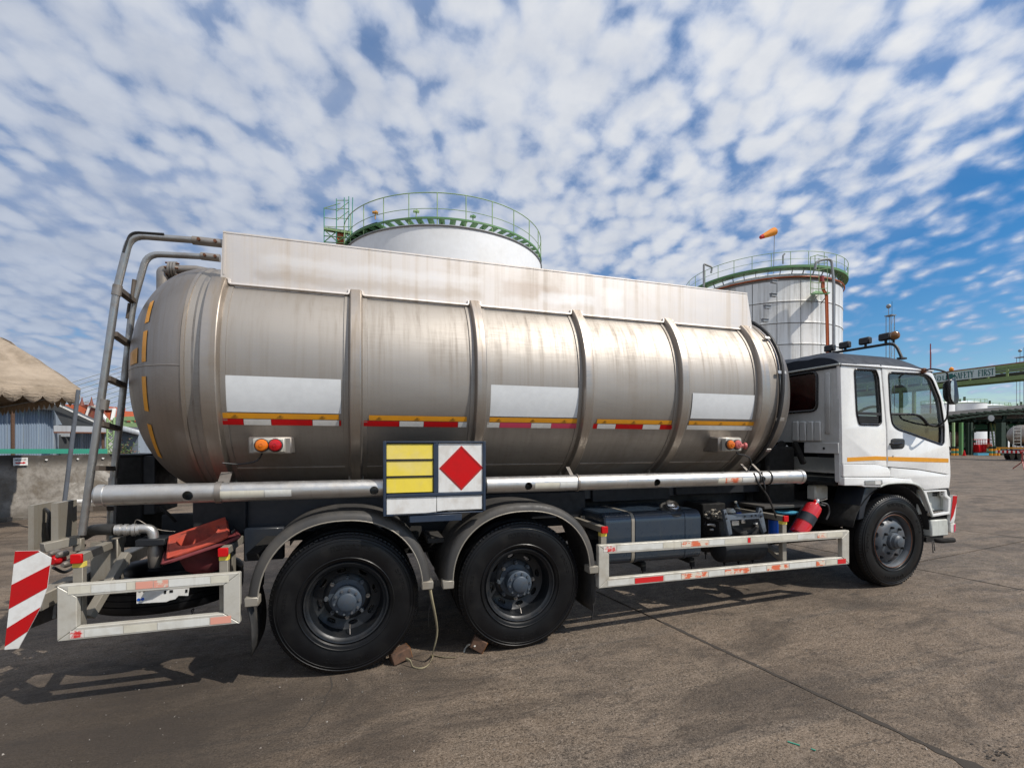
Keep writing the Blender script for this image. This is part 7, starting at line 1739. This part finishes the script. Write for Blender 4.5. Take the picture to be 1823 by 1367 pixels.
# fire extinguisher
a, b = at(1420, 950, 3.74), at(1452, 897, 3.74); ax = (b-a).normalized(); L = (b-a).length
ex = thing('fire_extinguisher', 'red fire extinguisher strapped at a slant behind the cab', 'fire extinguisher', a)
r_ = .080
m = MB(); m.lathe([(.05, -.01), (r_*.95, .0), (r_, .02), (r_, L*.82), (r_*.9, L*.92), (r_*.5, L*.99), (.03, L*1.02)], a, ax, 28); m.build('cylinder', M['extred'], ex)
m = MB(); m.lathe([(r_+.004, 0), (r_+.004, L*.25)], a+ax*L*.36, ax, 28); m.build('strap_band', M['navy'], ex)
m = MB(); m.lathe([(.022, 0), (.026, .02), (.018, .05)], a+ax*L*1.01, ax, 14); m.build('valve', M['chrome'], ex)
t_ = a+ax*(L*1.06+.01); m = MB(); m.bar(t_, t_+Vector((.13, 0, .025)), .018, .008); m.bar(t_+Vector((0, 0, -.02)), t_+Vector((.10, 0, -.045)), .018, .006); m.build('handle', M['chrome'], ex)
m = MB(); m.sphere(t_+Vector((-.04, -.01, .01)), .014, 8, 6); m.build('pressure_gauge', M['redpaint'], ex)
m = MB(); m.tube(smoothpath([t_+Vector((.03, -.02, -.01)), t_+Vector((.08, -.05, -.03)), t_+Vector((.10, -.05, -.11)), t_+Vector((.05, -.06, -.18))]), .009, 6); m.build('hose', M['black'], ex)
# blue bucket-like container with pale blue lid
q = at(1381, 937, 3.86); bk = thing('blue_container', 'small blue plastic container behind the guard post', 'container', q-Vector((0, 0, .09)))
m = MB(); m.lathe([(.062, 0), (.07, .01), (.072, .16)], q-Vector((0, 0, .09)), n=24); m.build('body', M['blue'], bk)
m = MB(); m.lathe([(.074, 0), (.074, .02), (.03, .03)], q+Vector((0, 0, .07)), n=24); m.build('lid', M['black'], bk)
q = at(1400, 914, 3.95); m = MB(); m.lathe([(.02, 0), (.105, .004), (.115, .022), (.105, .024), (.06, .010), (.02, .008)], q, n=28); solo(m, 'plastic_dish', M['cyan'], 'pale blue plastic dish lying on the shelf left of the fire extinguisher', 'dish')
# drinking bottle and white filter
q = at(1318, 924, 3.86); b2 = thing('water_bottle', 'small clear plastic bottle with a blue label leaning on the battery frame', 'bottle', q); ax2 = Vector((-.32, 0, 1)).normalized()
m = MB(); m.lathe([(.024, -.02), (.026, 0), (.026, .10), (.024, .13), (.010, .165), (.010, .175)], q, ax2, 20); m.build('bottle_body', M['clearplastic'], b2)
m = MB(); m.lathe([(.0268, 0), (.0268, .055)], q+ax2*.01, ax2, 20); m.build('label_band', M['blue'], b2)
m = MB(); m.lathe([(.012, 0), (.012, .016)], q+ax2*.172, ax2, 12); m.build('bottle_cap', M['bottlew'], b2)
q = at(1300, 917, 3.88); f2 = thing('filter_canister', 'round filter canister with a pale lid beside the water bottle', 'canister', q-Vector((0, 0, .03)))
m = MB(); m.lathe([(.046, -.03), (.048, .03)], q, n=22); m.build('canister_body', M['fender'], f2)
m = MB(); m.lathe([(.050, 0), (.050, .014), (.036, .026), (.034, .036), (.001, .038)], q+Vector((0, 0, .031)), n=22); m.build('canister_lid', M['bottlew'], f2)
# wheel chocks
def chock(px, py, rz, tilt, lab, size=(.115, .11, .10)):
    p = gnd(px, py); t = thing('wheel_chock', lab, 'wheel chock', p, 'wooden chocks by the rear wheels'); rot = Matrix.Rotation(rz, 3, 'Z') @ Matrix.Rotation(tilt, 3, 'Y')
    h = Vector(size)/2; low = min((rot @ Vector((x*h.x, y*h.y, z*h.z))).z for x in (-1, 1) for y in (-1, 1) for z in (-1, 1)); c_ = p+Vector((0, 0, -low))
    m = MB(); m.box(c_, size, rot); m.build('block', M['wood'], t, bevel=.006)
    m = MB(); m.box(c_+rot @ Vector((h.x+.0008, 0, 0)), (.002, size[1]*.96, size[2]*.96), rot); m.build('sawn_end', M['woodend'], t)
    return c_
c1_ = chock(853, 1159, R(-20), R(28), 'small square wooden chock with an orange sawn end by the front tyre of the tandem')
c2_ = chock(712, 1178, R(15), R(-14), 'dark wedge-like wooden chock under the rearmost tyre, tied to a webbing strap', (.15, .10, .085))
o = ribbon([gnd(722, 1172, .05), gnd(730, 1176, .045), gnd(735, 1187, .006), gnd(750, 1190, .004), gnd(762, 1184, .004), gnd(770, 1170, .02), gnd(768, 1166, .004), gnd(790, 1170, .004), gnd(812, 1170, .004)], .022, M['strap'], 'webbing_strap', None, 1.0, (0, 0, 1))
o['label'] = 'faded tan webbing strap lying on the concrete between the two rear wheels'; o['category'] = 'strap'
o = ribbon([gnd(826, 1160, .004), gnd(829, 1152, .012), gnd(836, 1147, .06), gnd(846, 1150, .07)], .014, M['bottlew'], 'chock_loop', None, .6, (0, 1, 0)); o['label'] = 'short pale loop of strap running from the small square chock'; o['category'] = 'strap'
# green scrap on the concrete
for a, b, lab in (((1402, 1319), (1424, 1326), 'longer thin green scrap lying on the concrete in the foreground'), ((1444, 1332), (1452, 1335), 'shorter thin green scrap right of the longer one on the concrete')):
    m = MB(); m.bar(gnd(*a, .004), gnd(*b, .004), .008, .003); solo(m, 'green_scrap', M['greenteal'], lab, 'scrap')
